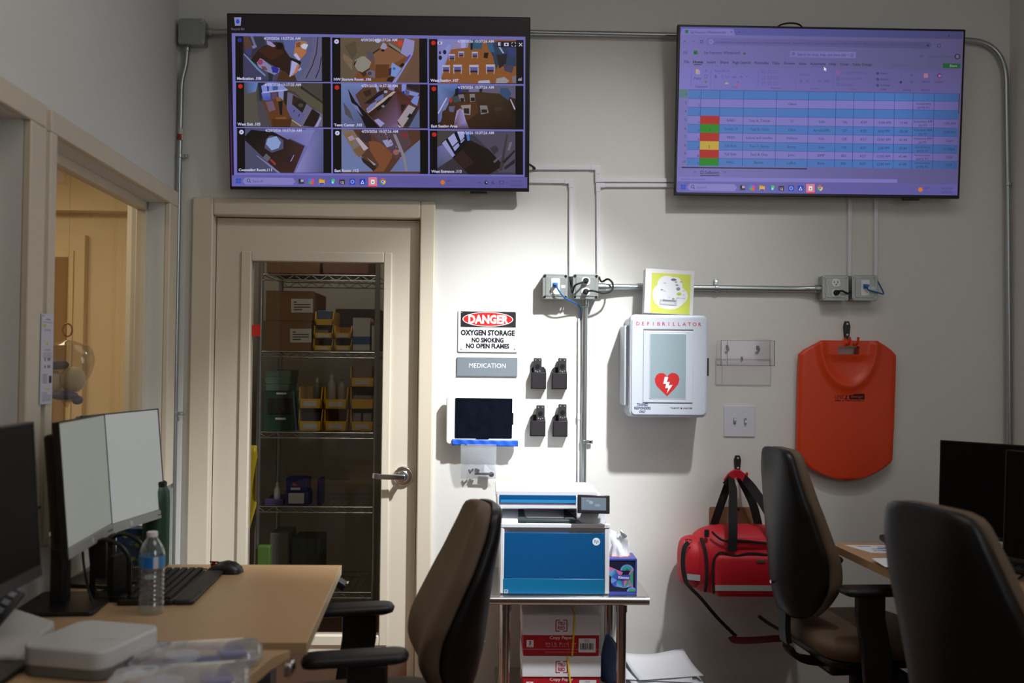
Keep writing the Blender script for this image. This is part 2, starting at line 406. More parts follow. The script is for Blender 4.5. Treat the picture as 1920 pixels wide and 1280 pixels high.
obj('lite_moulding', moulding(gl0-o_, gl0, gz0-o_, gz1+o_), doorm, d1, bevel=0.004); obj('lite_moulding', moulding(gl1, gl1+o_-0.008, gz0-o_, gz1+o_), doorm, d1, bevel=0.004)
obj('lite_moulding', moulding(gl0, gl1, gz1, gz1+o_), doorm, d1, bevel=0.004); obj('lite_moulding', moulding(gl0, gl1, gz0-o_, gz0), doorm, d1, bevel=0.004)
obj('glass', MB().b2((gl0, 0.016, gz0), (gl1, 0.022, gz1)), clear('door_glass', (238, 238, 236), 1.0), d1, smooth=False)
kz = P(590, 1222, YD).z
obj('kick_plate', MB().b2((dx0+0.02, -0.003, 0.015), (dx1-0.03, 0.0005, kz)), mat('brushed_kick_plate', (150, 136, 128), 0.28, 0.9, bump=0.05, bscale=40), d1)
h = P(756, 892, YD); hh = obj('handle_rose', MB().cyl((h.x, 0.0005, h.z), (h.x, -0.012, h.z), 0.043, 0.041, n=36), chrome, d1, bevel=0.003)
lv = MB(); lv.cyl((h.x, -0.011, h.z), (h.x, -0.055, h.z), 0.012); lv.cyl((h.x, -0.0115, h.z), (h.x, -0.02, h.z), 0.027, 0.022, n=28)
lv.ribbon(smoothpath([(h.x+0.012, -0.056, h.z), (h.x-0.03, -0.06, h.z+0.002), (h.x-0.08, -0.06, h.z+0.003), (h.x-0.112, -0.058, h.z+0.006), (h.x-0.122, -0.05, h.z+0.007)], 4), 0.022, 0.011, (0, 1, 0))
obj('lever', lv, mat('satin_nickel', (205, 205, 208), 0.24, 1.0), hh, bevel=0.003)
st = P(479, 619, YD)
tag(obj('sticker', MB().prism(rrect(0.036, 0.048, 0.005), 0.0145, 0.0158), mat('red_sticker', (196, 34, 22), 0.6), None, loc=(st.x, YD, st.z)), 'small red square sticker on the left edge of the door glass', 'sticker')

# ================================================================== TELEVISIONS
tvblack = mat('television_black', (16, 14, 15), 0.35)
def television(label, corners, depth, tilt, roll, Wd, Hd):
    cx = sum(c[0] for c in corners)/4; cy = sum(c[1] for c in corners)/4
    t = thing('television', label, 'television', W(cx, cy, depth), (tilt, roll, 0), 'wall televisions')
    obj('housing', MB().b2((-Wd/2, 0, -Hd/2), (Wd/2, 0.022, Hd/2)), tvblack, t, bevel=0.003)
    obj('rear_housing', MB().b2((-Wd*0.36, 0.02, -Hd*0.42), (Wd*0.36, 0.042, Hd*0.2)), darkp, t, bevel=0.01)
    obj('screen', MB().b2((-Wd/2+0.006, -0.0012, -Hd/2+0.014), (Wd/2-0.006, 0.002, Hd/2-0.006)), mat('dark_screen_glass', (8, 8, 9), 0.2), t, smooth=False)
    obj('wall_bracket', MB().box((0, 0.05, -0.02), (0.4, 0.02, 0.3)), darkp, t)
    obj('sensor_lip', MB().box((Wd*0.33, 0.008, -Hd/2-0.004), (0.07, 0.014, 0.012)), tvblack, t, bevel=0.002)
    h = homog(corners, [(-Wd/2, Hd/2), (Wd/2, Hd/2), (Wd/2, -Hd/2), (-Wd/2, -Hd/2)])
    return t, h
def sub(h, x0, y0, k): return lambda x, y: h(x0+x/k, y0+y/k)
LAV = (112, 108, 178)
def taskbar(p, x0, x1, yl, yr, sx):
    # x0..x1 bar ends in frame pixels, yl/yr top left and right
    def yy(x): return yl+(yr-yl)*(x-x0)/(x1-x0)
    p.lay(4); p.poly([(x0, yy(x0)), (x1, yy(x1)), (x1, yy(x1)+20.5), (x0, yy(x0)+20.5)], [(104, 98, 168), (98, 92, 156), (96, 88, 158), (110, 104, 182)])
    def at(f): x = x0+f*(x1-x0); return x, yy(x)+10.5
    a, b = at(.022)
    for dx in (-4.6, .4):
        for dy in (-4.6, .4): p.lay(5); p.rect(a+dx, b+dy, a+dx+4.2, b+dy+4.2, (40, 80, 190))
    a, b = at(.045); c, d = at(.205)
    p.lay(5); p.poly([(a, b-6.5), (c, d-6.5), (c+5, d), (c, d+6.5), (a, b+6.5), (a-5, b)], (134, 128, 196))
    a, b = at(.056); p.lay(6); p.ell(a, b-1, 3.2, 3.2, (70, 64, 110)); p.ell(a, b-1, 2.1, 2.1, (134, 128, 196)); p.lay(6); p.line([(a+2, b+1), (a+4, b+3.4)], 1.1, (70, 64, 110))
    a, b = at(.070); p.lay(6); p.text('Search', a, b+2.6, 5.0, (92, 86, 140), 'l')
    icons = [.234, .268, .303, .338, .372, .407, .441, .476, .510]
    for i, f in enumerate(icons):
        a, b = at(f); p.lay(5)
        if i == 0: p.rect(a-5, b-3, a+4, b+4.5, (170, 168, 190)); p.rect(a-5, b-4.5, a-1, b+4.5, (40, 36, 40)); p.rect(a-5, b+1, a+5, b+4.5, (60, 54, 60))
        if i == 1: p.ell(a-2, b-2, 4, 4, (60, 130, 210)); p.ell(a+2.5, b-1.5, 3, 3.4, (210, 70, 160)); p.ell(a+1, b+3, 4, 2.6, (230, 90, 60)); p.ell(a-2.5, b+2, 2.6, 2.6, (70, 170, 90))
        if i == 2: p.rect(a-5, b-5, a+1, b+2, (196, 140, 30)); p.rect(a-5, b-3, a+5.5, b+5, (222, 170, 50)); p.rect(a-4, b+2.5, a+4.5, b+5, (50, 80, 200))
        if i == 3: p.ell(a, b, 5.4, 5.4, (40, 110, 200)); p.ell(a+2, b-2, 3.4, 3, (80, 190, 110)); p.ell(a+1.4, b+1.6, 2.2, 2.2, (190, 214, 226))
        if i == 4: p.rect(a-5, b-4, a+5, b+5, (44, 40, 84)); p.rect(a-3, b-1, a-.4, b+1.2, (230, 90, 60)); p.rect(a+.4, b-1, a+3, b+1.2, (110, 190, 80)); p.rect(a-3, b+1.8, a-.4, b+4, (60, 140, 230)); p.rect(a+.4, b+1.8, a+3, b+4, (230, 190, 60))
        if i == 5: p.rect(a-5.4, b-5.4, a+5.4, b+5.4, (38, 72, 190)); p.ell(a, b, 3.6, 3.6, (150, 166, 226)); p.ell(a, b, 2, 2, (38, 72, 190))
        if i == 6: p.rect(a-5.4, b-5.4, a+5.4, b+5.4, (34, 68, 190)); p.poly([(a-3.4, b+3.6), (a, b-3.8), (a+3.4, b+3.6)], (226, 228, 240)); p.ell(a, b+1.4, 1.5, 1.5, (34, 68, 190))
        if i == 7: p.rect(a-8, b-8.5, a+8, b+8.5, (222, 128, 150)); p.rect(a-8, b+7.2, a+8, b+9, (226, 60, 60)); p.rect(a-3.4, b-4, a+3.4, b+4, (236, 236, 240)); p.ell(a, b+.6, 1.4, 1.4, (60, 130, 100))
        if i == 8: p.ell(a, b-.6, 5.4, 5.4, (226, 190, 50)); p.poly([(a, b-.6), (a-4.7, b-3.3), (a-2.5, b-5.3), (a+2.5, b-5.3), (a+4.7, b-3.3)], (214, 60, 50)); p.poly([(a, b-.6), (a-4.9, b-3), (a-5.3, b+.5), (a-3.6, b+3.5), (a, b+4.8)], (60, 150, 80)); p.ell(a, b-.6, 2.7, 2.7, (230, 230, 240)); p.ell(a, b-.6, 2.0, 2.0, (50, 100, 220)); p.rect(a-3, b+8, a+3, b+9.2, (60, 70, 210))
    a, b = at(.713 if sx == 1 else .868); p.lay(5); p.ell(a, b, 4.2, 4.2, (216, 120, 40)); p.text('68°F' if sx == 1 else '68°F', a+7.5, b-.8, 3.8, (70, 62, 110), 'l'); p.text('Sunny', a+7.5, b+6, 3.4, (84, 76, 128), 'l')
    if sx == 1:
        for f in (.838, .861, .884, .913, .932):
            a, b = at(f); p.lay(5)
            if f == .838: p.line([(a-3, b+2), (a, b-1), (a+3, b+2)], 1, (70, 64, 110))
            elif f == .861: p.ell(a, b, 3.6, 3.6, (40, 44, 60)); p.ell(a+.6, b-.4, 1.6, 1.6, (120, 170, 190))
            elif f == .884: p.rect(a-3, b-3, a+1, b+3, (80, 74, 120)); p.rect(a+1, b+1.4, a+4, b+3, (80, 74, 120))
            elif f == .913: p.frame(a-4, b-3.4, a+4, b+2.6, 1, (70, 64, 110))
            else: p.rect(a-3.4, b-2, a+3.4, b+2, (92, 86, 136))
    a, b = at(.982); p.lay(5); p.text('10:37 AM', a, b-1, 3.6, (66, 58, 104), 'r'); p.text('4/29/2026', a, b+6, 3.6, (66, 58, 104), 'r')

# ---- the camera wall on the television over the door
c1 = [(429, 29), (994, 35.5), (990.5, 358), (434, 353)]
tv1, H1 = television('black flat television showing nine camera pictures, above the glazed door', c1, 0.125, R(6.0), -0.008, 1.243, 0.713)
p = Print(H1)
p.lay(1); p.poly([(431.5, 32), (991.5, 38.5), (988, 352), (436.5, 347)], [(24, 19, 22), (30, 24, 26), (26, 22, 26), (20, 16, 24)])
p.lay(2); p.poly([(433, 170), (437, 170), (439, 345), (437, 345)], [(24, 18, 40), (24, 18, 40), (96, 44, 110), (60, 30, 90)])
# recycle bin icon
p.lay(3); p.poly([(443, 37), (456.4, 37), (455, 52.5), (444.6, 52.5)], (136, 140, 178)); p.ell(449.5, 44.5, 3.4, 4.4, (44, 74, 196)); p.text('Recycle Bin', 450, 60.4, 4.2, (120, 116, 134), 'c', fit=25)
BORD = (118, 116, 196)
p.lay(3); p.poly([(438.5, 66), (984.5, 72), (982.5, 331), (442, 327)], [(114, 112, 180), (108, 106, 176), (112, 110, 186), (118, 114, 196)])
cells = [[(445, 71.5, 621.5, 154.5), (624.5, 74, 801.5, 156), (804.5, 76.5, 981, 158)],
         [(446, 156.5, 622, 238.5), (625, 158.5, 802, 240), (805, 161, 980.5, 242)],
         [(447.5, 240.5, 622.5, 322.5), (625.5, 242.5, 802.5, 324), (805.5, 245, 979.5, 325.5)]]
BK = (18, 15, 14)
for row in cells:
    for (x0, y0, x1, y1) in row:
        p.lay(4); p.poly([(x0, y0), (x1, y0+1.6), (x1, y1+1.2), (x0, y1)], BK)
def cell(x0, y0, k, dots, name, stamp, dotcol, polys, clipx, row, col):
    q = Print(sub(H1, x0, y0, k)); q.v, q.f, q.c = p.v, p.f, p.c
    cx0, cy0, cx1, cy1 = cells[row][col]
    def cl(pt):
        X = x0+pt[0]/k; Y = y0+pt[1]/k; X = min(max(X, clipx[0]), clipx[1]); t = (X-cx0)/(cx1-cx0); Y = min(max(Y, cy0+1.6*t), cy1+1.2*t)
        return ((X-x0)*k, (Y-y0)*k)
    n = 5
    for pl in polys:
        pts, colr = pl; q.lay(n); q.poly([cl(a) for a in pts], colr); n += 1
    X = (cx0+cx1)/2; q2 = Print(H1); q2.v, q2.f, q2.c = p.v, p.f, p.c; q2.lay(n+1)
    q2.ell(cx0+8.5, cy0+7.5, 4.2, 4.2, dotcol)
    if dotcol[0] > 150 and dotcol[1] > 120: q2.ell(cx0+8.5, cy0+7.5, 1.6, 1.6, (120, 118, 190))
    q2.text(stamp, X-1.0, cy0+6.8, 4.9, (190, 188, 230), 'c', fit=68, bold=0.03)
    q2.text(name, cx0+3, cy1-2.6, 4.9, (206, 204, 238), 'l', bold=0.03)
    return q2
RED, WHT, BLU = (190, 40, 34), (206, 204, 240), (40, 46, 140)
def rb(x0, y0, x1, y1): return [(x0, y0), (x1, y0), (x1, y1), (x0, y1)]
def E(cx, cy, rx, ry, n=16): return [(cx+rx*math.cos(2*math.pi*i/n), cy+ry*math.sin(2*math.pi*i/n)) for i in range(n)]
# medication room
cell(430, 25, 9.846, 0, 'Medication .108', '4/29/2026 10:37:26 AM', BLU, [
    (rb(290, 440, 1730, 1270), (70, 68, 92)), ([(1000, 440), (1730, 440), (1730, 1270), (1130, 1270), (1150, 900), (1060, 700)], (90, 92, 130)),
    ([(290, 440), (640, 440), (720, 600), (560, 760), (520, 900), (290, 770)], (54, 50, 66)), ([(420, 440), (470, 440), (520, 600), (490, 640)], (110, 104, 140)),
    ([(300, 470), (380, 440), (470, 640), (430, 820), (330, 760)], (84, 62, 52)), (E(395, 740, 50, 60), (60, 60, 130)), ([(450, 640), (530, 610), (540, 660), (470, 690)], (120, 120, 168)),
    ([(420, 900), (560, 720), (660, 640), (900, 560), (1010, 580), (1060, 720), (1160, 860), (1140, 1180), (960, 1060), (640, 880), (540, 980)], (44, 28, 22)),
    ([(560, 720), (760, 630), (980, 640), (1040, 760), (800, 900)], (60, 34, 24)), ([(700, 440), (1040, 440), (1010, 580), (870, 560), (720, 560)], (74, 84, 132)),
    ([(720, 540), (800, 560), (890, 640), (840, 660), (730, 610)], (150, 140, 180)), ([(890, 620), (960, 570), (1020, 620), (1000, 700), (900, 700)], (24, 18, 16)),
    ([(1040, 480), (1200, 440), (1290, 560), (1230, 800), (1050, 700)], (84, 96, 150)), ([(1250, 560), (1340, 540), (1460, 560), (1440, 760), (1330, 890), (1210, 800)], (170, 110, 70)),
    ([(1260, 580), (1340, 560), (1330, 660), (1260, 660)], (120, 76, 48)), ([(1340, 630), (1400, 590), (1480, 610), (1440, 700), (1370, 680)], (188, 200, 220)), ([(1210, 800), (1260, 760), (1340, 880), (1300, 900)], (180, 178, 220)),
    ([(1150, 840), (1350, 920), (1330, 990), (1160, 900)], (30, 20, 14)), ([(1180, 900), (1290, 950), (1310, 1000), (1210, 1160), (1130, 1200), (1160, 1060)], (168, 164, 214)), ([(1290, 950), (1320, 980), (1270, 1120), (1140, 1200), (1210, 1130)], (180, 120, 76)),
    ([(1280, 1080), (1340, 1020), (1360, 1060), (1320, 1090)], (170, 150, 200)), ([(900, 1270), (960, 1100), (1060, 1090), (1140, 1200), (1230, 1160), (1270, 1270)], (70, 46, 30)),
    ([(1560, 440), (1730, 440), (1730, 1270), (1300, 1270), (1480, 1000), (1560, 700)], (98, 96, 128)), ([(1650, 460), (1665, 460), (1640, 760), (1560, 1000), (1440, 1230), (1430, 1210), (1545, 990), (1620, 760)], (44, 40, 62)), ([(1710, 820), (1725, 860), (1690, 1060), (1620, 1230), (1605, 1210), (1680, 1040)], (44, 40, 62)),
    ([(300, 780), (560, 1060), (800, 1270), (300, 1270)], (64, 62, 92)), ([(300, 770), (330, 790), (560, 1030), (700, 1160), (690, 1190), (530, 1050), (310, 800)], (110, 130, 180)), ([(430, 890), (520, 980), (560, 1040), (430, 910)], (60, 150, 120)),
    ([(540, 940), (600, 860), (650, 880), (800, 1000), (960, 1040), (940, 1120), (860, 1160), (700, 1090), (580, 1020)], (130, 130, 170)), (E(605, 930, 50, 50), (150, 60, 90)), ([(800, 1020), (850, 1000), (950, 1050), (920, 1130), (830, 1120)], (50, 44, 140)), ([(620, 1000), (700, 1010), (740, 1080), (650, 1070)], (110, 70, 70)), ([(740, 1120), (840, 1150), (820, 1270), (760, 1270)], (40, 44, 50)),
    ], (459.5, 605.5), 0, 0)
cell(620, 60, 10.105, 0, 'NW Storage Room .106', '4/29/2026 10:37:26 AM', WHT, [
    (rb(200, 130, 1690, 980), (104, 82, 66)), ([(200, 130), (960, 130), (960, 330), (640, 470), (480, 570), (420, 760), (440, 980), (200, 980)], (98, 84, 68)), ([(280, 300), (480, 200), (520, 420), (420, 560)], (84, 74, 58)), ([(260, 440), (430, 560), (420, 760), (240, 520)], (120, 100, 80)),
    ([(440, 980), (540, 760), (780, 560), (960, 330), (1110, 260), (1450, 500), (1210, 980)], (112, 70, 42)), ([(830, 440), (1110, 300), (1420, 500), (1180, 640), (1100, 840), (860, 760)], (128, 86, 60)), ([(860, 640), (1120, 640), (1090, 880), (860, 900)], (92, 56, 30)),
    ([(1110, 230), (1330, 360), (1340, 430), (1110, 290)], (128, 118, 110)), ([(1100, 270), (1340, 430), (1450, 500), (1330, 440), (1110, 310)], (46, 36, 30)), ([(1180, 200), (1370, 180), (1380, 280), (1330, 330), (1200, 250)], (150, 70, 56)), (E(1325, 250, 45, 50), (190, 70, 44)),
    ([(1410, 140), (1640, 210), (1570, 410), (1450, 500), (1330, 430), (1380, 260)], (142, 138, 190)), ([(1600, 160), (1690, 160), (1690, 980), (1380, 980), (1560, 560)], (104, 78, 62)),
    ([(1000, 230), (1060, 260), (1080, 330), (1010, 380), (950, 330)], (150, 144, 170)), (E(1000, 380, 32, 24), (34, 26, 24)), ([(800, 430), (930, 340), (940, 360), (820, 445)], (40, 30, 30)),
    ([(680, 400), (780, 400), (850, 560), (830, 590), (720, 520)], (86, 76, 92)), ([(460, 660), (480, 560), (600, 490), (660, 490), (780, 600), (740, 710), (610, 790), (530, 760)], (140, 134, 124)), ([(450, 620), (520, 550), (470, 660), (460, 690)], (40, 32, 30)), ([(530, 760), (610, 790), (760, 700), (740, 760), (640, 880), (570, 800)], (64, 40, 34)),
    ([(680, 790), (740, 740), (850, 760), (850, 900), (740, 870)], (104, 98, 120)), (E(750, 810, 40, 36), (74, 62, 54)), ([(1170, 600), (1350, 720), (1240, 880), (1130, 840), (1150, 700)], (118, 146, 206)), ([(1110, 720), (1160, 700), (1150, 840), (1100, 850)], (50, 40, 50)), ([(1310, 660), (1370, 610), (1420, 640), (1350, 700)], (34, 24, 22)), (E(1210, 720, 26, 26), (84, 90, 140)),
    ([(1540, 400), (1570, 440), (1240, 980), (1170, 980), (1340, 760)], (140, 136, 208)), ([(1450, 540), (1510, 450), (1520, 480), (1430, 620)], (70, 70, 170)), ([(1100, 880), (1220, 870), (1170, 970), (1060, 950)], (40, 30, 26)), (E(905, 200, 50, 42), (176, 172, 226)),
    ], (640, 786.5), 0, 1)
def chair3(x, y, s, a, b): return [(x-s, y-s*.9), (x+s, y-s*.9), (x+s*.9, y+s), (x-s*.9, y+s)], a
W3 = [(rb(190, 150, 1610, 940), (134, 84, 44)), ([(190, 150), (760, 150), (740, 310), (440, 340), (340, 600), (240, 930), (190, 930)], (130, 128, 190)), ([(440, 250), (640, 190), (760, 180), (740, 300), (480, 330)], (140, 130, 170)), ([(610, 170), (700, 170), (700, 310), (620, 320)], (160, 156, 220)),
    ([(200, 500), (400, 250), (440, 260), (380, 440), (280, 680), (240, 930), (200, 930)], (136, 142, 206)), (E(325, 390, 30, 40), (30, 30, 44)), (E(245, 490, 32, 40), (30, 30, 44)), (E(240, 400, 18, 30), (34, 34, 50)),
    ([(760, 170), (1000, 160), (990, 340), (850, 330), (790, 360)], (50, 84, 110)), ([(790, 230), (830, 230), (820, 350), (790, 350)], (22, 24, 34)), ([(1080, 230), (1260, 210), (1420, 260), (1600, 300), (1600, 640), (1370, 640), (1300, 580), (1250, 700), (1190, 480)], (46, 60, 84)), ([(1080, 240), (1180, 230), (1220, 400), (1120, 380)], (52, 92, 124)), ([(1250, 440), (1440, 420), (1420, 600), (1300, 680)], (40, 36, 38)), ([(1440, 300), (1600, 330), (1590, 480), (1460, 460)], (56, 60, 110)), ([(1280, 290), (1320, 290), (1390, 410), (1360, 410)], (150, 160, 190)), ([(1380, 600), (1560, 640), (1530, 760), (1390, 720)], (70, 62, 84)), ([(1030, 400), (1110, 400), (1090, 500), (1020, 490)], (30, 26, 22))]
for (x, y, s) in ((455, 480, 55), (620, 430, 52), (865, 440, 54), (350, 690, 70), (555, 690, 78), (848, 700, 84), (1140, 690, 80)):
    W3 += [([(x-s, y-s), (x+s, y-s), (x+s, y-s*.5), (x-s, y-s*.5)], (176, 172, 190)), ([(x-s*.95, y-s*.5), (x+s*.95, y-s*.5), (x+s*.85, y+s*.6), (x-s*.85, y+s*.6)], (92, 86, 150)), ([(x-s*.8, y+s*.2), (x+s*.8, y+s*.2), (x+s*.8, y+s*.6), (x-s*.8, y+s*.6)], (40, 34, 60)), ([(x-s, y-s*.4), (x-s*.8, y-s*.4), (x-s*.75, y+s*1.1), (x-s*.92, y+s*1.1)], (170, 166, 190)), ([(x+s, y-s*.4), (x+s*.8, y-s*.4), (x+s*.75, y+s*1.1), (x+s*.92, y+s*1.1)], (170, 166, 190))]
W3 += [([(930, 900), (1120, 885), (1140, 940), (920, 940)], (176, 168, 196)), ([(1250, 860), (1390, 830), (1480, 900), (1430, 940), (1240, 940)], (150, 142, 150)), ([(1520, 830), (1610, 800), (1610, 940), (1540, 940)], (120, 112, 120))]
q = cell(800, 60, 9.6, 0, 'West Seating .107', '4/29/2026 10:37:26 AM', RED, W3, (820.3, 967), 0, 2)
x0, y0 = cells[0][2][0], cells[0][2][1]
q.rect(x0+16, y0+5, x0+25, y0+10, (190, 188, 216)); q.rect(x0+18.5, y0+6.4, x0+21.5, y0+8.8, (20, 18, 20))
q.lay(40); q.rect(x0+127, y0+4.2, x0+174, y0+15, (28, 24, 34)); q.rect(x0+129, y0+6, x0+134, y0+12.5, (200, 200, 226)); q.rect(x0+132.2, y0+6.6, x0+133.6, y0+12, (28, 24, 34))
q.rect(x0+140, y0+7, x0+148.5, y0+13, (200, 200, 226)); q.ell(x0+144.4, y0+10, 1.9, 1.9, (28, 24, 34))
for sx in (-1, 1):
    for sy in (-1, 1): q.line([(x0+158+sx*3.4, y0+10+sy*1.4), (x0+158+sx*3.4, y0+10+sy*3.4), (x0+158+sx*1.4, y0+10+sy*3.4)], 1, (196, 196, 220))
q.line([(x0+168, y0+7.4), (x0+174, y0+13.4)], 1.2, (206, 206, 226)); q.n -= 1; q.line([(x0+174, y0+7.4), (x0+168, y0+13.4)], 1.2, (206, 206, 226))
q.poly([(x0+166, y0+77), (x0+166, y0+74), (x0+169, y0+72), (x0+170, y0+73.6), (x0+173, y0+70), (x0+173, y0+77)], (150, 148, 170))
cell(430, 150, 9.846, 0, 'West Exit .105', '4/29/2026 10:37:25 AM', RED, [
    (rb(300, 60, 1750, 870), (66, 62, 60)), ([(300, 60), (560, 60), (530, 300), (560, 600), (610, 870), (300, 870)], (84, 80, 72)), ([(300, 60), (560, 60), (520, 230), (330, 280)], [(70, 74, 100), (90, 130, 196), (100, 128, 190), (76, 76, 84)]), ([(540, 400), (640, 420), (760, 640), (800, 870), (610, 870), (560, 640)], (74, 70, 76)),
    ([(1100, 60), (1750, 60), (1750, 640), (1420, 420), (1220, 230), (1080, 190)], (86, 80, 66)), ([(1300, 60), (1750, 60), (1750, 420), (1520, 230)], (70, 64, 60)), ([(1340, 110), (1750, 410), (1750, 450), (1330, 170)], (46, 42, 36)),
    ([(640, 420), (860, 340), (1040, 400), (1100, 540), (1160, 720), (1130, 870), (800, 870), (740, 640)], (96, 58, 34)), ([(700, 420), (830, 400), (880, 560), (760, 600)], (110, 86, 110)), ([(800, 730), (1160, 730), (1130, 870), (820, 870)], (78, 44, 22)), ([(880, 700), (1060, 690), (1080, 730), (890, 730)], (124, 84, 40)),
    ([(560, 80), (660, 70), (620, 400), (590, 380)], (34, 40, 60)), ([(620, 130), (740, 70), (960, 80), (1100, 190), (640, 250)], (130, 140, 210)), ([(720, 130), (760, 120), (760, 230), (730, 230)], (40, 70, 130)), ([(820, 90), (930, 90), (920, 200), (830, 210)], (60, 90, 150)), ([(620, 250), (780, 250), (800, 400), (660, 390)], [(96, 120, 200), (96, 120, 200), (60, 70, 160), (80, 90, 180)]), ([(800, 250), (900, 240), (900, 360), (820, 370)], (90, 70, 100)), ([(930, 220), (1030, 220), (1020, 390), (940, 330)], (130, 136, 190)), ([(640, 240), (1100, 190), (1100, 212), (640, 262)], (176, 176, 220)), ([(890, 330), (980, 340), (970, 420), (900, 400)], (130, 86, 50)),
    ([(1040, 230), (1110, 220), (1080, 500), (1030, 420)], (40, 34, 26)), ([(930, 410), (1010, 400), (1000, 660), (960, 650)], (28, 24, 20)), ([(1100, 240), (1210, 280), (1560, 540), (1740, 640), (1740, 870), (1360, 870), (1160, 700), (1080, 540)], (104, 100, 130)), ([(1080, 520), (1180, 480), (1420, 640), (1340, 830), (1160, 690)], (96, 94, 146)), ([(1220, 560), (1240, 570), (1190, 620)], (40, 38, 50)), ([(1310, 640), (1330, 650), (1280, 710)], (40, 38, 50)),
    ([(1200, 290), (1450, 440), (1370, 620), (1180, 460)], (40, 32, 26)), (E(1340, 480, 50, 36), (70, 66, 56)), ([(1210, 300), (1300, 350), (1260, 430), (1190, 440)], (54, 34, 26)), ([(1550, 540), (1690, 640), (1640, 800), (1580, 870), (1380, 850)], (36, 26, 20)), ([(1690, 690), (1720, 710), (1650, 870), (1590, 870)], (150, 150, 196)), ([(1180, 740), (1340, 870), (1150, 870)], (104, 86, 66)), ([(1180, 735), (1360, 860), (1340, 870), (1170, 750)], (170, 156, 140)),
    ], (461, 606.5), 1, 0)
cell(620, 150, 10.105, 0, 'Team Center .103', '4/29/2026 10:37:26 AM', RED, [
    (rb(205, 80, 1690, 910), (84, 56, 50)), ([(205, 80), (700, 80), (480, 300), (640, 640), (690, 910), (205, 910)], [(110, 128, 180), (110, 130, 186), (96, 104, 150), (84, 90, 130), (80, 84, 120), (92, 100, 140)]), ([(250, 430), (380, 600), (450, 790), (290, 660)], (80, 76, 84)), ([(340, 180), (480, 420), (700, 660), (930, 910), (680, 910), (580, 700), (400, 420)], (26, 20, 20)), ([(380, 430), (520, 510), (620, 700), (560, 640)], (116, 120, 168)),
    ([(480, 300), (700, 170), (900, 140), (900, 260), (700, 460), (620, 480)], (82, 56, 44)), ([(620, 240), (760, 190), (780, 290), (680, 340)], (50, 38, 34)), ([(840, 80), (890, 80), (930, 220), (890, 250)], (136, 144, 200)), ([(700, 640), (1240, 180), (1540, 400), (1340, 640), (1270, 800), (1280, 910), (1000, 910), (760, 700)], [(56, 34, 28), (74, 40, 26), (80, 44, 34), (90, 56, 62), (110, 84, 120), (130, 104, 150), (96, 76, 92), (50, 30, 26)]),
    ([(690, 600), (1190, 230), (1240, 240), (1140, 330), (720, 640)], (176, 160, 150)), ([(680, 560), (760, 480), (900, 400), (850, 510), (720, 620)], (120, 122, 176)), ([(810, 340), (900, 290), (1010, 290), (1010, 360), (880, 430)], (96, 104, 160)), ([(640, 460), (900, 260), (1060, 180), (1080, 220), (900, 340), (760, 460)], (34, 28, 32)), (E(1050, 240, 36, 26), (150, 150, 180)), ([(1090, 100), (1230, 100), (1210, 220), (1110, 200)], (136, 134, 190)), ([(860, 540), (960, 470), (1120, 330), (1180, 330), (1060, 480), (900, 600)], (30, 24, 26)), (E(1000, 510, 30, 24), (120, 122, 140)),
    ([(1350, 90), (1440, 90), (1430, 200), (1680, 270), (1640, 330), (1420, 280), (1350, 230)], (126, 140, 206)), (E(1385, 250, 24, 26), (36, 44, 150)), ([(1440, 100), (1680, 110), (1680, 250), (1460, 170)], (40, 36, 44)), ([(1410, 200), (1500, 230), (1480, 320), (1420, 300)], (84, 86, 130)), ([(1520, 420), (1580, 330), (1680, 320), (1640, 500), (1560, 460)], (120, 136, 200)), ([(1480, 480), (1610, 540), (1360, 910), (1270, 780)], (160, 148, 156)), ([(1610, 540), (1680, 500), (1540, 830), (1440, 910), (1400, 880)], (46, 42, 46)), ([(1500, 640), (1560, 680), (1520, 750), (1450, 710)], (30, 26, 36)), ([(1680, 560), (1690, 910), (1480, 910)], (90, 100, 140)), ([(1330, 470), (1440, 480), (1350, 640)], (40, 30, 30)), ([(830, 770), (910, 740), (1030, 830), (950, 900)], (150, 148, 200)), ([(1270, 850), (1350, 900), (1300, 910)], (180, 176, 200)),
    ], (641, 787), 1, 1)
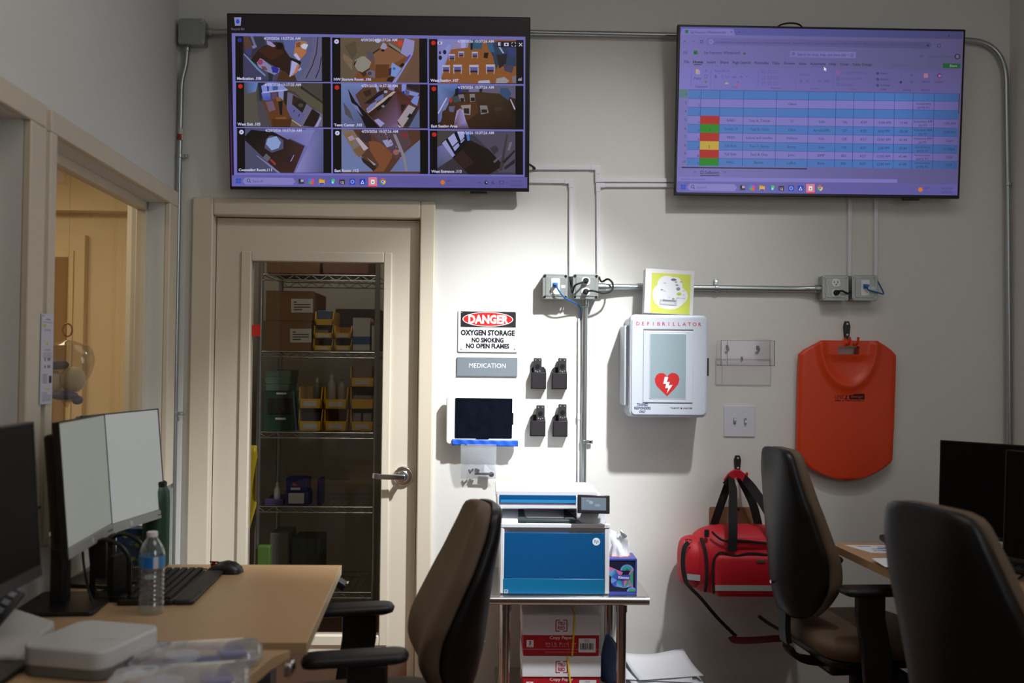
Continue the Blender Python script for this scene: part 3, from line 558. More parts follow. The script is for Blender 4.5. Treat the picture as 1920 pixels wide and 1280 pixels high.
cell(800, 150, 9.6, 0, 'East Seating Area', '4/29/2026 10:37:26 AM', RED, [
    (rb(190, 95, 1590, 880), (52, 38, 26)), ([(190, 100), (560, 100), (500, 270), (330, 500), (250, 760), (200, 780)], [(100, 126, 180), (84, 120, 190), (70, 84, 120), (110, 116, 170), (90, 96, 150), (90, 100, 150)]), ([(540, 110), (1590, 110), (1590, 350), (1300, 260), (900, 230), (640, 240)], (94, 90, 112)), ([(630, 190), (750, 190), (750, 235), (630, 240)], (58, 56, 62)), ([(760, 170), (930, 170), (930, 230), (760, 235)], (110, 108, 150)), ([(510, 180), (560, 170), (570, 290), (510, 300)], (30, 28, 28)), ([(560, 110), (620, 110), (615, 250), (575, 250)], (30, 40, 150)), ([(940, 150), (1000, 150), (990, 240), (950, 245)], (40, 36, 32)), ([(1320, 160), (1450, 160), (1520, 260), (1450, 390), (1400, 330), (1310, 300)], (56, 76, 110)),
    ([(280, 560), (560, 290), (900, 230), (1300, 262), (1590, 480), (1740, 880), (260, 880)], [(56, 42, 28), (70, 50, 32), (58, 44, 28), (62, 46, 30), (38, 28, 20), (34, 24, 18), (60, 40, 24)]), ([(540, 430), (900, 420), (920, 600), (700, 760), (620, 540)], (78, 50, 30)), ([(440, 320), (560, 300), (600, 400), (500, 420)], (60, 72, 84)), (E(432, 380, 30, 46), (150, 54, 36)), ([(330, 430), (400, 420), (340, 540), (280, 580)], (116, 116, 166)), ([(355, 330), (370, 340), (210, 620), (195, 600)], (190, 190, 220)),
    ([(560, 280), (660, 270), (690, 400), (600, 400)], (120, 112, 120)), ([(600, 340), (670, 340), (670, 400), (610, 400)], (40, 32, 34)), ([(770, 270), (860, 265), (870, 400), (780, 410)], (130, 120, 122)), ([(790, 330), (860, 330), (860, 395), (790, 395)], (36, 30, 28)), ([(610, 470), (790, 455), (780, 640), (670, 630)], (140, 132, 130)), ([(660, 520), (760, 520), (760, 620), (670, 610)], (44, 36, 36)), ([(950, 470), (1080, 470), (1110, 600), (970, 630)], (124, 116, 116)), ([(980, 540), (1080, 540), (1080, 600), (980, 600)], (40, 34, 32)), ([(390, 490), (510, 480), (480, 590), (410, 580)], (96, 94, 130)), ([(1200, 500), (1360, 490), (1330, 560), (1220, 580)], (60, 50, 42)), ([(1490, 360), (1510, 360), (1590, 530), (1570, 550)], (176, 164, 190)), ([(540, 560), (600, 520), (650, 560), (700, 740), (760, 880), (480, 880), (510, 700)], [(150, 130, 180), (140, 120, 160), (170, 168, 226), (150, 140, 200), (80, 50, 40), (90, 60, 50), (160, 156, 214)]),
    ], (820.5, 966), 1, 2)
cell(430, 235, 6.857, 0, 'Counseling Room.111', '4/29/2026 10:37:26 AM', WHT, [
    (rb(215, 40, 1225, 600), (78, 80, 116)), ([(1000, 40), (1225, 40), (1225, 600), (850, 600), (990, 280)], [(110, 110, 170), (96, 100, 150), (74, 80, 124), (140, 136, 200), (120, 118, 180)]), ([(300, 60), (600, 90), (980, 270), (860, 600), (640, 600), (225, 200), (220, 140)], [(24, 20, 20), (30, 22, 20), (66, 42, 40), (60, 38, 34), (56, 36, 32), (24, 18, 18), (22, 18, 18)]), ([(560, 60), (1110, 60), (1010, 270), (800, 170), (770, 185), (590, 90)], [(120, 120, 180), (128, 126, 190), (120, 118, 186), (110, 104, 166), (110, 104, 166), (120, 118, 180)]),
    ([(490, 180), (540, 130), (640, 145), (710, 190), (710, 300), (560, 350), (470, 290)], (80, 78, 110)), ([(490, 240), (510, 170), (620, 140), (680, 220), (650, 290), (560, 320)], (136, 160, 206)), ([(230, 200), (660, 600), (215, 600)], (76, 76, 104)), ([(360, 380), (380, 385), (670, 600), (630, 600)], (130, 128, 180)), ([(450, 410), (490, 360), (550, 410), (510, 460)], (96, 94, 110)), ([(530, 440), (560, 430), (620, 490), (600, 510)], (140, 50, 60)), ([(740, 440), (830, 370), (860, 400), (810, 490)], (44, 30, 38)), ([(840, 375), (850, 380), (810, 460), (795, 460)], (140, 130, 170)), ([(980, 270), (1030, 260), (860, 600), (840, 600)], (110, 108, 170)),
    ], (462.5, 607.8), 2, 0)
EXTRA = []
random.seed(11)
for i in range(46):
    a = random.random(); b = random.random()
    x = 1030+a*330+b*60; y = 60+a*270+b*150-30*a; s = random.uniform(10, 26)
    EXTRA.append((rb(x, y, x+s*1.3, y+s), random.choice([(130, 120, 160), (60, 46, 50), (110, 70, 60), (40, 34, 40), (150, 140, 170), (90, 60, 56), (140, 110, 90), (70, 70, 110)])))
sh = lambda pts: [(x+(700-430)*0, y) for x, y in pts]
cell(620, 235, 7.0, 0, 'East Room .112', '4/29/2026 10:37:26 AM', WHT, [
    (rb(140, 40, 1180, 640), (84, 56, 42)), ([(145, 50), (560, 600), (145, 600)], (110, 122, 168)), ([(145, 50), (300, 60), (420, 240), (470, 330), (340, 400), (180, 130)], (120, 108, 104)), ([(190, 130), (270, 90), (330, 170), (280, 260)], (132, 100, 70)), ([(230, 160), (290, 130), (330, 180), (260, 210)], (160, 140, 160)), ([(300, 320), (400, 260), (480, 320), (380, 420)], (116, 88, 60)), ([(330, 170), (370, 160), (500, 300), (440, 330)], (176, 166, 180)), ([(400, 410), (560, 510), (620, 560), (560, 590), (430, 480)], (46, 34, 30)), ([(480, 420), (600, 510), (570, 520)], (150, 140, 160)),
    ([(500, 200), (640, 220), (820, 360), (800, 430), (700, 600), (560, 600), (640, 520), (520, 330)], (122, 74, 48)), ([(380, 90), (520, 60), (540, 200), (470, 230), (400, 180)], (60, 44, 50)), ([(520, 60), (1000, 60), (1060, 240), (960, 350), (860, 440), (780, 340), (640, 220)], (84, 64, 72)), ([(680, 200), (790, 180), (830, 260), (740, 290)], (146, 148, 190)), (E(860, 350, 40, 36), (150, 96, 80)), ([(950, 90), (1020, 120), (990, 170), (930, 140)], (130, 44, 54)), ([(1180, 190), (1180, 600), (780, 600), (960, 360)], [(110, 118, 160), (104, 118, 166), (104, 112, 160), (96, 100, 140)]), ([(820, 120), (860, 120), (980, 400), (1010, 600), (980, 600), (950, 440)], (134, 126, 140)),
    ]+[([(x*0.62+60, y) for x, y in pl], c) for pl, c in EXTRA[:30]], (641.3, 787.5), 2, 1)
cell(700, 235, 6.4, 0, 'West Entrance .113', '4/29/2026 10:37:26 AM', RED, [
    (rb(765, 60, 1700, 590), (62, 58, 72)), ([(765, 60), (1000, 60), (820, 210), (765, 260)], (70, 64, 64)), ([(765, 260), (830, 230), (950, 390), (800, 500), (765, 500)], [(96, 100, 140), (110, 112, 160), (104, 100, 140), (80, 80, 110), (84, 84, 120)]), ([(1150, 70), (1700, 70), (1700, 560), (1500, 560), (1380, 290)], (78, 74, 92)), ([(950, 390), (1160, 180), (1380, 290), (1560, 480), (1380, 590), (1140, 590)], (34, 24, 20)), ([(950, 390), (1060, 290), (1200, 440), (1090, 520)], (48, 34, 32)), ([(765, 510), (950, 390), (1140, 590), (765, 590)], (58, 52, 58)),
    ([(810, 210), (1000, 70), (1150, 70), (1150, 190), (960, 390)], (22, 20, 26)), ([(820, 215), (865, 175), (975, 355), (945, 380)], (150, 150, 204)), ([(890, 155), (965, 95), (1010, 195), (945, 255)], (160, 160, 214)), ([(950, 265), (1015, 210), (1030, 245), (975, 310)], (150, 152, 206)), ([(1000, 75), (1080, 75), (1090, 140), (1045, 190)], (160, 162, 214)), ([(1040, 200), (1085, 160), (1090, 175), (1050, 215)], (150, 152, 206)), ([(1105, 80), (1140, 80), (1155, 180), (1125, 190)], (70, 120, 200)), ([(1390, 270), (1470, 240), (1500, 300), (1440, 350)], (58, 52, 62)), ([(1430, 430), (1540, 340), (1540, 360), (1450, 450)], (92, 86, 100)), ([(1500, 540), (1590, 100), (1610, 120), (1540, 540)], (64, 56, 60)), ([(1540, 430), (1690, 290), (1690, 320), (1560, 460)], (44, 36, 36)), ([(1560, 500), (1690, 400), (1690, 450), (1570, 530)], (44, 36, 36)), ([(1630, 200), (1660, 200), (1630, 300), (1600, 300)], (110, 104, 118)),
    ], (819.5, 965), 2, 2)
taskbar(p, 438, 987, 327.2, 331.3, 1)
p.build('screen_image', SCR, tv1, -0.0015)

# ---- the table sheet on the other television
c2 = [(1265.5, 46.5), (1816, 55.5), (1806.5, 373), (1261, 367)]
tv2, H2 = television('black flat television showing a blue striped table sheet, near the right corner', c2, 0.115, R(4.5), -0.004, 1.215, 0.705)
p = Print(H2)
p.lay(1); p.poly([(1271, 51), (1811.5, 60), (1802, 366), (1265, 360)], [(116, 110, 174), (82, 78, 112), (92, 86, 134), (120, 114, 182)])  # off-axis dimming of the screen painted in: darker to the right, bars below too
q = Print(sub(H2, 1250, 30, 2.954)); q.v, q.f, q.c = p.v, p.f, p.c       # crop pixels of the picture
TX = (52, 46, 92); LT = (84, 78, 134)
q.lay(2); q.poly([(62, 62), (1655, 88), (1652, 130), (62, 102)], [(92, 92, 168), (66, 66, 106), (66, 66, 106), (92, 92, 168)])
q.lay(3); q.poly([(72, 72), (360, 74), (372, 112), (62, 108)], (122, 116, 186)); q.rect(88, 80, 106, 98, (30, 110, 60)); q.text('San Francisco Whiteboard.xlsx', 118, 99, 13, TX, 'l', fit=202); q.text('×', 350, 99, 16, TX); q.text('+', 394, 100, 16, TX)
q.lay(3); q.poly([(62, 106), (1652, 134), (1650, 186), (62, 160)], [(116, 110, 176), (84, 78, 116), (84, 78, 116), (116, 110, 178)])
q.lay(4); q.poly([(218, 124), (1470, 146), (1482, 164), (1470, 184), (218, 162), (206, 142)], [(104, 100, 166), (78, 74, 112), (78, 74, 112), (78, 74, 112), (104, 100, 166), (104, 100, 166)])
q.lay(5); q.ell(234, 145, 14, 14, (126, 120, 190)); q.text('=', 234, 151, 13, TX); q.text('connectionsinc.sharepoint.com/:x:/r/sites/Whiteboard/_layouts/15/Doc.aspx?sourcedoc=%7B83D1A904E-9B6D-4659-B12C-E8D14A60AE7D%7D', 258, 152, 12, (70, 64, 112), 'l', fit=1150, rot=.8)
q.text('←', 88, 150, 14, TX); q.text('→', 136, 150, 14, LT)
q.lay(5); q.ell(181, 145, 9, 9, TX); q.ell(181, 145, 6, 6, (114, 108, 176)); q.lay(5); q.ell(1458, 165, 7, 7, TX); q.frame(1512, 158, 1528, 174, 3, TX); q.ell(1588, 168, 10, 10, (80, 76, 150)); q.ell(1576, 112, 6, 5, (50, 48, 84))
for i in range(3):
    for j in range(3): q.lay(4); q.rect(80+i*8, 197+j*7, 84+i*8, 201+j*7, TX)
q.lay(4); q.rect(138, 194, 160, 216, (36, 112, 58)); q.rect(138, 200, 150, 214, (24, 84, 46)); q.text('San Francisco Whiteboard', 195, 214, 16, TX, 'l', fit=203); q.ell(424, 211, 7, 7, (60, 90, 80))
q.lay(3); q.poly([(680, 196), (1052, 201), (1052, 236), (680, 230)], (118, 112, 176)); q.text('Search for tools, help, and more (Alt + Q)', 722, 222, 15, TX, 'l', fit=318, rot=.8); q.ell(700, 212, 7, 7, TX); q.ell(700, 212, 4.5, 4.5, (118, 112, 176))
q.lay(4); q.ell(1420, 226, 9, 9, (80, 74, 116)); q.text('Customer Demand', 1465, 233, 13, (70, 64, 104), 'l', fit=125); q.ell(1625, 227, 17, 16, (50, 46, 70)); q.ell(1625, 227, 9, 10, (100, 96, 120))
for t, a, b in (('File', 98, 263), ('Insert', 237, 265), ('Share', 310, 266), ('Page Layout', 408, 267), ('Formulas', 521, 269), ('Data', 603, 270), ('Review', 678, 271), ('View', 751, 273), ('Automate', 838, 274), ('Help', 921, 275), ('Draw', 988, 276), ('Table Design', 1088, 278)):
    q.lay(4); q.text(t, a, b, 15, TX if t != 'Table Design' else (28, 60, 50), bold=0.012)
q.text('Home', 161, 265, 16, (24, 40, 40), bold=0.03); q.rect(137, 270, 184, 274, (24, 50, 46)); q.lay(4); q.rect(798, 282, 874, 284, LT)
q.lay(4); q.frame(1253, 268, 1266, 278, 2, LT); q.text('Comments', 1310, 281, 13, LT); q.text('~', 1388, 282, 16, LT); q.text('Editing', 1478, 283, 13, LT)
q.lay(4); q.poly([(1543, 264), (1642, 266), (1642, 292), (1543, 290)], (36, 84, 44)); q.text('Share', 1602, 284, 13, (150, 170, 160))
q.lay(2); q.poly([(60, 284), (1645, 304), (1640, 430), (58, 406)], [(118, 112, 186), (88, 82, 126), (92, 86, 136), (122, 116, 192)])
for x in (125, 236, 503, 715, 928, 1155, 1283, 1412, 1482): q.lay(4); q.line([(x, 300+x*.012), (x-3, 392+x*.012)], 2.5, (96, 90, 156))
q.lay(4); q.rect(150, 298, 166, 324, (206, 160, 90)); q.rect(160, 304, 174, 326, (150, 146, 206)); q.text('Paste', 160, 354, 13, TX); q.text('Clipboard', 180, 399, 12, TX)
q.lay(4); q.text('A', 208, 312, 14, LT); q.frame(200, 330, 214, 346, 2.5, LT); q.poly([(200, 362), (216, 362), (208, 380)], (110, 104, 90)); q.text('Aptos Narrow', 255, 312, 13, LT, 'l', fit=88); q.text('B', 263, 346, 15, LT, bold=.03); q.text('I  U  ab  A  ˅', 295, 346, 14, LT, 'l', fit=150); q.rect(316, 372, 334, 380, (170, 166, 120)); q.text('A', 388, 374, 13, LT); q.rect(379, 377, 397, 383, (214, 70, 90)); q.text('Font', 370, 402, 11, LT)
for i in range(3):
    for j in range(3): q.lay(4); q.frame(523+i*35, 304+j*33, 541+i*35, 318+j*33, 2, (92, 86, 150))
q.lay(4); q.text('Alignment', 606, 406, 11, LT); q.text('General', 735, 332, 12, LT, 'l'); q.text('$  %  ,  .0 .00', 735, 370, 15, LT, 'l', fit=170); q.text('Number', 820, 409, 11, LT); q.poly([(873, 284), (873, 306), (879, 301), (884, 309), (887, 307), (882, 299), (889, 298)], (236, 236, 240))
for i, t in enumerate(('Conditional Formatting', 'Format As Table', 'Cell Styles')): q.lay(4); q.frame(946, 309+i*33, 960, 322+i*33, 3, (170, 80, 130) if i == 0 else LT); q.text(t, 970, 322+i*33, 12, LT, 'l', fit=(150, 118, 70)[i])
for i, t in enumerate(('Insert', 'Delete', 'Format')): q.lay(4); q.ell(1176, 320+i*33, 9, 8, (70, 66, 110)); q.text(t, 1192, 325+i*33, 12, TX, 'l'); q.text('˅', 1250, 325+i*33, 10, LT)
q.lay(4); q.text('Styles', 1037, 411, 11, LT); q.text('Cells', 1211, 413, 11, TX); q.text('Editing', 1343, 416, 11, TX); q.text('Add-ins', 1447, 417, 11, TX); q.text('Σ  ˅', 1318, 342, 14, LT); q.ell(1307, 369, 7, 7, TX); q.ell(1368, 330, 8, 8, LT); q.ell(1368, 368, 7, 7, LT)
q.lay(4); q.rect(1436, 320, 1460, 345, (160, 110, 140)); q.text('Add-ins', 1448, 371, 11, TX); q.ell(1524, 333, 14, 14, (70, 60, 130)); q.ell(1526, 334, 8, 7, (196, 90, 110)); q.text('Copilot', 1523, 372, 11, TX)
# the sheet: rows and columns, left edge and right edge heights
XC = [108, 180, 287, 421, 607, 788, 942, 1043, 1159, 1273, 1377, 1496, 1632]
YL = [411, 461, 508, 555, 602, 649, 696, 743, 789, 832]
YR = [433, 476, 524, 575, 623, 670, 717, 764, 806, 850]
def ry(i, x): return YL[i]+(YR[i]-YL[i])*(x-108)/(1632-108)
def cxs(j, i): return XC[j]-i*0.75 if j < 12 else XC[j]-i*.6
BLA, BLB = (74, 116, 184), (58, 88, 140); LVA, LVB = (124, 118, 190), (96, 90, 142)  # B tones carry the painted off-axis dimming of the right columns
q.lay(3); q.poly([(56, 408), (106, 410), (104, 458), (56, 456)], (88, 118, 128))
for i in range(9):
    a, b = (BLA, BLB) if i % 2 == 0 else (LVA, LVB)
    q.lay(3); q.poly([(cxs(0, i), ry(i, 108)), (cxs(9, i), ry(i, cxs(9, i))), (cxs(9, i+1), ry(i+1, cxs(9, i))), (cxs(0, i+1), ry(i+1, 108))], a)
    q.lay(3); q.poly([(cxs(9, i), ry(i, cxs(9, i))), (cxs(12, i), ry(i, 1632)), (cxs(12, i+1), ry(i+1, 1632)), (cxs(9, i+1), ry(i+1, cxs(9, i)))], [a, b, b, a])
    q.lay(4); q.text(str(i+2) if i else '1', 100-i*.5, (ry(i, 100)+ry(i+1, 100))/2+6, 14, TX, 'r'); q.text(str(i+1), cxs(1, i)-5, ry(i+1, 180)-6, 13, TX, 'r')
    q.lay(4); q.line([(cxs(0, i), ry(i, 108)), (1632, ry(i, 1632))], 2.2, (70, 70, 140))
for j in range(1, 12): q.lay(5); q.line([(cxs(j, 0), ry(0, XC[j])), (cxs(j, 9), ry(9, XC[j]))], 2.4, (52, 54, 118))
for i, cc in ((3, (168, 40, 28)), (4, (38, 130, 30)), (5, (168, 40, 28)), (6, (190, 160, 60)), (7, (168, 36, 28)), (8, (30, 126, 22))):
    q.lay(6); q.poly([(cxs(1, i), ry(i, 180)-1), (cxs(2, i), ry(i, 287)-1), (cxs(2, i+1), ry(i+1, 287)-1), (cxs(1, i+1), ry(i+1, 180)-1)], cc)
q.lay(8); q.text('2', 227, 734, 15, (70, 60, 40)); q.text('3', 230, 640, 13, (30, 70, 40)); q.text('1', 230, 590, 13, (110, 30, 30))
ROWS = {1: {4: 'Glenn', 10: 'Involuntary|(647f) PC'}, 3: {2: 'RAD1', 3: 'Test A, Tristan', 4: 'IT', 5: 'Sells', 6: '126', 7: '4/29', 8: '12:00 AM', 9: '17:44', 10: 'Voluntary 849|(b) PC', 11: '1:00 AM'},
        4: {2: 'Covid 19', 3: 'Test B, Chris', 4: 'Chris', 5: 'Arroyo2Bla', 6: '127', 7: '4/29', 8: '8:00 PM', 9: '-20:28', 10: 'Voluntary 849|(b) PC', 11: '9:00 PM'},
        5: {2: 'FRED', 3: 'helena and sunshiu', 4: 'William', 5: 'Fish', 6: '128', 7: '4/27', 8: '12:00 AM', 9: '41:44', 10: 'Voluntary 849|(b) PC', 11: '12am'},
        6: {2: 'Fall Risk', 3: 'Test 7, Sunny', 4: 'Sunny', 5: 'Sims', 6: '143', 7: '4/27', 8: '2:00 PM', 9: '27:44', 10: 'Involuntary|(647f) PC', 11: '11:30pm'},
        7: {2: 'Fall Risk', 3: 'Test B, Doe', 4: 'John', 5: 'DMP', 6: '403', 7: '4/27', 8: '12:00 AM', 9: '41:44', 10: 'Involuntary|(647f) PC', 11: '1250'},
        8: {2: 'FALL', 3: 'Barker', 4: 'LeBon', 5: 'Bona', 6: '005', 7: '4/27', 8: '12:00 AM', 9: '41:44', 10: 'Involuntary|(647f) PC', 11: '5:00'}}
for i, d in ROWS.items():
    for j, t in d.items():
        x = (cxs(j, i)+cxs(j+1, i))/2+(22 if j == 11 else 0); y = (ry(i, x)+ry(i+1, x))/2; q.lay(8)
        if '|' in t: a, b = t.split('|'); q.text(a, x, y-4, 13, TX); q.text(b, x, y+18, 13, TX)
        else: q.text(t, x, y+6, 14, TX)
q.lay(4); q.line([(72, 842), (780, 849)], 7, (48, 42, 72)); q.line([(1638, 432), (1634, 545)], 6, (60, 54, 84)); q.text('‹', 58, 847, 12, TX)
q.lay(4); q.text('≡', 148, 876, 16, LT); q.frame(181, 862, 194, 876, 3, TX); q.text('Deflection', 203, 877, 16, TX, 'l', fit=82, bold=.015); q.rect(178, 884, 286, 888, (36, 40, 66)); q.text('+', 318, 876, 15, TX)
q.lay(3); q.poly([(55, 894), (1290, 907), (1290, 926), (52, 918)], (126, 120, 196)); q.text('Workbook Statistics', 70, 912, 10, LT, 'l', fit=136)
for i in range(5): q.lay(4); q.rect(1325+i*42, 912, 1340+i*42, 922, (94, 88, 140))
taskbar(p, 1266, 1802, 341.2, 346.5, 2)
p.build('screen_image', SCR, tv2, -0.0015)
cb = W(1480, 50, 0.10)
adopt(obj('cable_loop', MB().tube(smoothpath([W(1455, 55, .09), W(1463, 47, .1), W(1478, 43.5, .1), W(1494, 44.5, .1), W(1503, 50, .09), W(1504, 60, .085)], 5), 0.0035), rubber), tv2)
adopt(obj('power_cord', MB().tube(smoothpath([W(975, 300, .08), W(990, 307, .06), W(997, 311, .03), W(1003, 316, .012)], 5), 0.005), rubber), tv1)

# ================================================================== CONDUIT, BOXES, RACEWAY
S = YW/FPX                                     # metres per picture pixel on the wall
def conduit(label, pts, r, straps=(), couplings=(), group='metal conduits on the back wall'):
    o = Vector(pts[0]); t = thing('conduit', label, 'conduit', o, group=group)
    obj('pipe', MB().tube([Vector(p)-o for p in pts], r, n=14), steel, t)
    for (c, d) in couplings:
        c = Vector(c)-o; d = Vector(d).normalized()
        obj('coupling', MB().cyl(c-d*0.02, c+d*0.02, r*1.32, n=18), steel, t, bevel=0.002)
    for (c, d, side) in straps:
        c = Vector(c)-o; d = Vector(d).normalized(); sd = Vector(side).normalized(); m = MB()
        m.cyl(c-d*0.008, c+d*0.008, r*1.25, n=16); m.box(c+sd*(r+0.013)+Vector((0, r*0.6, 0)), [0.028 if abs(sd[i]) > .5 else (0.016 if abs(d[i]) > .5 else 0.005) for i in range(3)])
        k = obj('strap', m, steel, t, bevel=0.0015)
        sc = c+sd*(r+0.017); obj('screw', MB().cyl(sc+Vector((0, r*.6-.002, 0)), sc+Vector((0, r*.6-.006, 0)), 0.004, n=10), chrome, k)
    return t
def vx(px, py, d=0.026): return W(px, py, d)
a = [vx(351, 82), vx(350.5, 98), vx(349.5, 112)]+bez(vx(349.5, 112), vx(348, 132), vx(341, 138), vx(340, 165), 8)[1:]+[vx(336.5, 290), vx(328, 775), Vector((vx(321, 1200).x, YW-.026, 0.0))]
c1t = conduit('steel conduit running down the left corner beside the door frame', a, 0.0112, [(vx(336.5, 292), (0, 0, 1), (1, 0, 0)), (vx(328, 775), (0, 0, 1), (1, 0, 0))], [(vx(351, 88), (0, 0, 1))])
b0 = vx(338.5, 252); pr = Print(affine(0, 0, 1)); 
obj('label_band', MB().cyl((b0-a[0])-Vector((0, 0, .026)), (b0-a[0])+Vector((0, 0, .026)), 0.0118, n=16), mat('pale_tag', (206, 200, 192), 0.6), c1t)
obj('label_band', MB().cyl((b0-a[0])-Vector((0.0012, 0.0012, .026)), (b0-a[0])+Vector((-0.0012, -0.0012, .0)), 0.0118, n=16), mat('red_tag', (150, 46, 40), 0.6), c1t)
# top run: along the wall, round the bend and down the right corner
top = [vx(384, 59.5), vx(700, 60), vx(990, 61), vx(1260, 66), vx(1810, 75)]+bez(vx(1815, 75.5), vx(1858, 76), vx(1884, 100), vx(1886.5, 150), 10)+[vx(1889, 345), vx(1891, 640), Vector((vx(1893, 1200).x, YW-.026, 0))]
conduit('steel conduit along the wall top bending down the right corner', top, 0.0118, [(vx(1889.2, 345), (0, 0, 1), (1, 0, 0))], [(vx(390, 59.5), (1, 0, 0))])
mid = [vx(1118, 538, .034)]+bez(vx(1130, 538, .034), vx(1160, 537, .03), vx(1160, 538, .022), vx(1200, 538.5, .02), 6)+[vx(1345, 540, .02), vx(1480, 541.5, .02)]+bez(vx(1490, 541.5, .02), vx(1515, 542, .022), vx(1520, 541, .034), vx(1545, 541, .036), 6)
conduit('level steel conduit passing behind the box above the defibrillator cabinet', mid, 0.0128, [(vx(1343, 540, .02), (1, 0, 0), (0, 0, 1))], [(vx(1127, 538, .034), (1, 0, 0)), (vx(1536, 541, .035), (1, 0, 0))])
dn = [vx(1097.5, 555, .034), vx(1097, 575, .032), vx(1096.5, 600, .024), vx(1096, 700, .022), vx(1094.5, 828, .022), Vector((vx(1092, 1250).x, YW-.022, 0.0))]
conduit('steel conduit dropping from the plug box to behind the printer', dn, 0.0118, [(vx(1094.5, 828, .022), (0, 0, 1), (1, 0, 0))], [(vx(1097.3, 567, .032), (0, 0, 1))])

def zbox(name, label, px, py, w, h, kind, depth=0.058):
    c = W(px, py, depth); c.y = YW; t = thing(name, label, 'electrical box', c, group='metal electrical boxes'); w *= S; h *= S
    obj('body', MB().b2((-w/2, -depth+0.004, -h/2), (w/2, -0.0005, h/2)), boxsteel, t, bevel=0.006)
    cv = obj('cover', MB().prism(rrect(w*1.04, h*1.04, 0.01), -depth-0.004, -depth+0.004), boxsteel, t, bevel=0.002)
    if kind != 'blank': obj('cover_rim', MB().prism(rrect(w*.80, h*.80, 0.008), -depth-0.0065, -depth-0.004), boxsteel, t, bevel=0.002)
    for sx in (-1, 1):
        for sz in (-1, 1):
            x, z = sx*w*.43, sz*h*.43
            m = MB(); m.cyl((x, -depth-.004, z), (x, -depth-.0075, z), .0055, n=12); sk = obj('screw', m, chrome, t)
            obj('slot', MB().box((x, -depth-.0076, z), (.009 if kind == 'blank' else .0075, .001, .0018), rot=(0, sx*sz*R(45), 0)), darkp, sk)
    return t, -depth-0.0066
zbox('junction_box', 'blank square steel junction box high in the left corner', 359.5, 59, 47, 46, 'blank')
jA, yA = zbox('data_box', 'steel data box with blue plug, left of the black plug box', 1041, 537, 45, 45, 'data')
jB, yB = zbox('outlet_box', 'steel outlet box with two black plugs above the printer', 1098, 537, 46, 45, 'outlet')
jC, yC = zbox('outlet_box', 'steel outlet box with one black plug above the orange board', 1566, 540, 48, 46, 'outlet')
jD, yD = zbox('data_box', 'steel data box with blue plug above the orange board', 1621, 540, 47, 46, 'data')
def dataplate(t, y):
    obj('data_plate', MB().b2((-.018, y-.003, -.034), (.018, y+.001, .034)), whitep, t, bevel=.001)
    obj('jack', MB().b2((-.010, y-.009, -.002), (.010, y-.002, .016)), mat('blue_jack', (60, 120, 190), .4), t, bevel=.001)
    pr = Print(affine(0, 0, 1)); pr.lay(0); pr.rect(.025, -.006, .042, .006, (214, 216, 214)); pr.build('tag_print', PR, t, y-.0002)
dataplate(jA, yA); dataplate(jD, yD)
def outlet(t, y, plugged):
    m = MB()
    for z in (.022, -.022): m.prism(rrect(.036, .034, .014, cz=z), y-.003, y+.001)
    k = obj('receptacle', m, whitep, t)
    if plugged == 1:
        s = MB(); s.box((-.007, y-.0035, .025), (.0025, .001, .009)); s.box((.007, y-.0035, .025), (.0025, .001, .011)); s.cyl((0, y-.003, .014), (0, y-.004, .014), .0028, n=10); obj('slots', s, rubber, k)
outlet(jB, yB, 2); outlet(jC, yC, 1)
pr = Print(affine(0, 0, 1)); pr.lay(0); pr.rect(-.044, -.008, -.030, .022, (206, 208, 206)); pr.lay(1); pr.text('DATA', -.035, .007, .007, (90, 90, 90), rot=-90); pr.build('tag_print', PR, jC, yC-.0002)
def plug(label, t, y, z, path, r=.0042):
    o = Vector(t.location)+Vector((0, y, z)); k = thing('power_plug', label, 'plug', o, group='black power plugs')
    obj('plug_body', MB().cyl((0, -.002, 0), (0, -.026, 0), .0125, .010, n=14), rubber, k, bevel=.003)
    obj('cord', MB().tube(smoothpath([(0, -.018, 0)]+[Vector(p)-o for p in path], 6), r), rubber, k)
plug('black plug in the upper socket with cord curving left', jB, yB, .024, [W(1090, 530, .105), W(1078, 535, .10), W(1073, 548, .07), W(1070, 528, .03), W(1069, 520, .006)])
plug('black plug in the lower socket with cord looping right', jB, yB, -.022, [W(1112, 545, .10), W(1130, 549, .09), W(1146, 545, .075), W(1149, 532, .06), W(1140, 523, .055), W(1128, 528, .03), W(1123, 518, .006)])
plug('black plug on the outlet box over the orange board', jC, yC, -.020, [W(1578, 545, .10), W(1590, 550, .085), W(1595, 545, .03), W(1593, 525, .004)])
def patch(label, t, y, path):
    o = Vector(t.location)+Vector((0, y-.009, .007)); k = thing('patch_cable', label, 'cable', o, group='blue patch cables')
    obj('plug_end', MB().b2((-.006, -.022, -.004), (.006, -.001, .006)), mat('clear_blue_plug', (70, 120, 180), .3), k, bevel=.001)
    obj('cord', MB().tube(smoothpath([(0, -.02, .001)]+[Vector(p)-o for p in path], 6), .0032), bluecable, k)
patch('blue cable drooping from data box to the white raceway below', jA, yA, [W(1048, 545, .09), W(1060, 559, .075), W(1078, 568, .05), W(1088, 578, .028), W(1089, 596, .015), W(1087, 602, .008)])
patch('blue cable loop at the right side of the far data box', jD, yD, [W(1628, 543, .09), W(1645, 548, .08), W(1656, 551, .06), W(1655, 545, .045), W(1647, 530, .02), W(1643, 522, .008)])

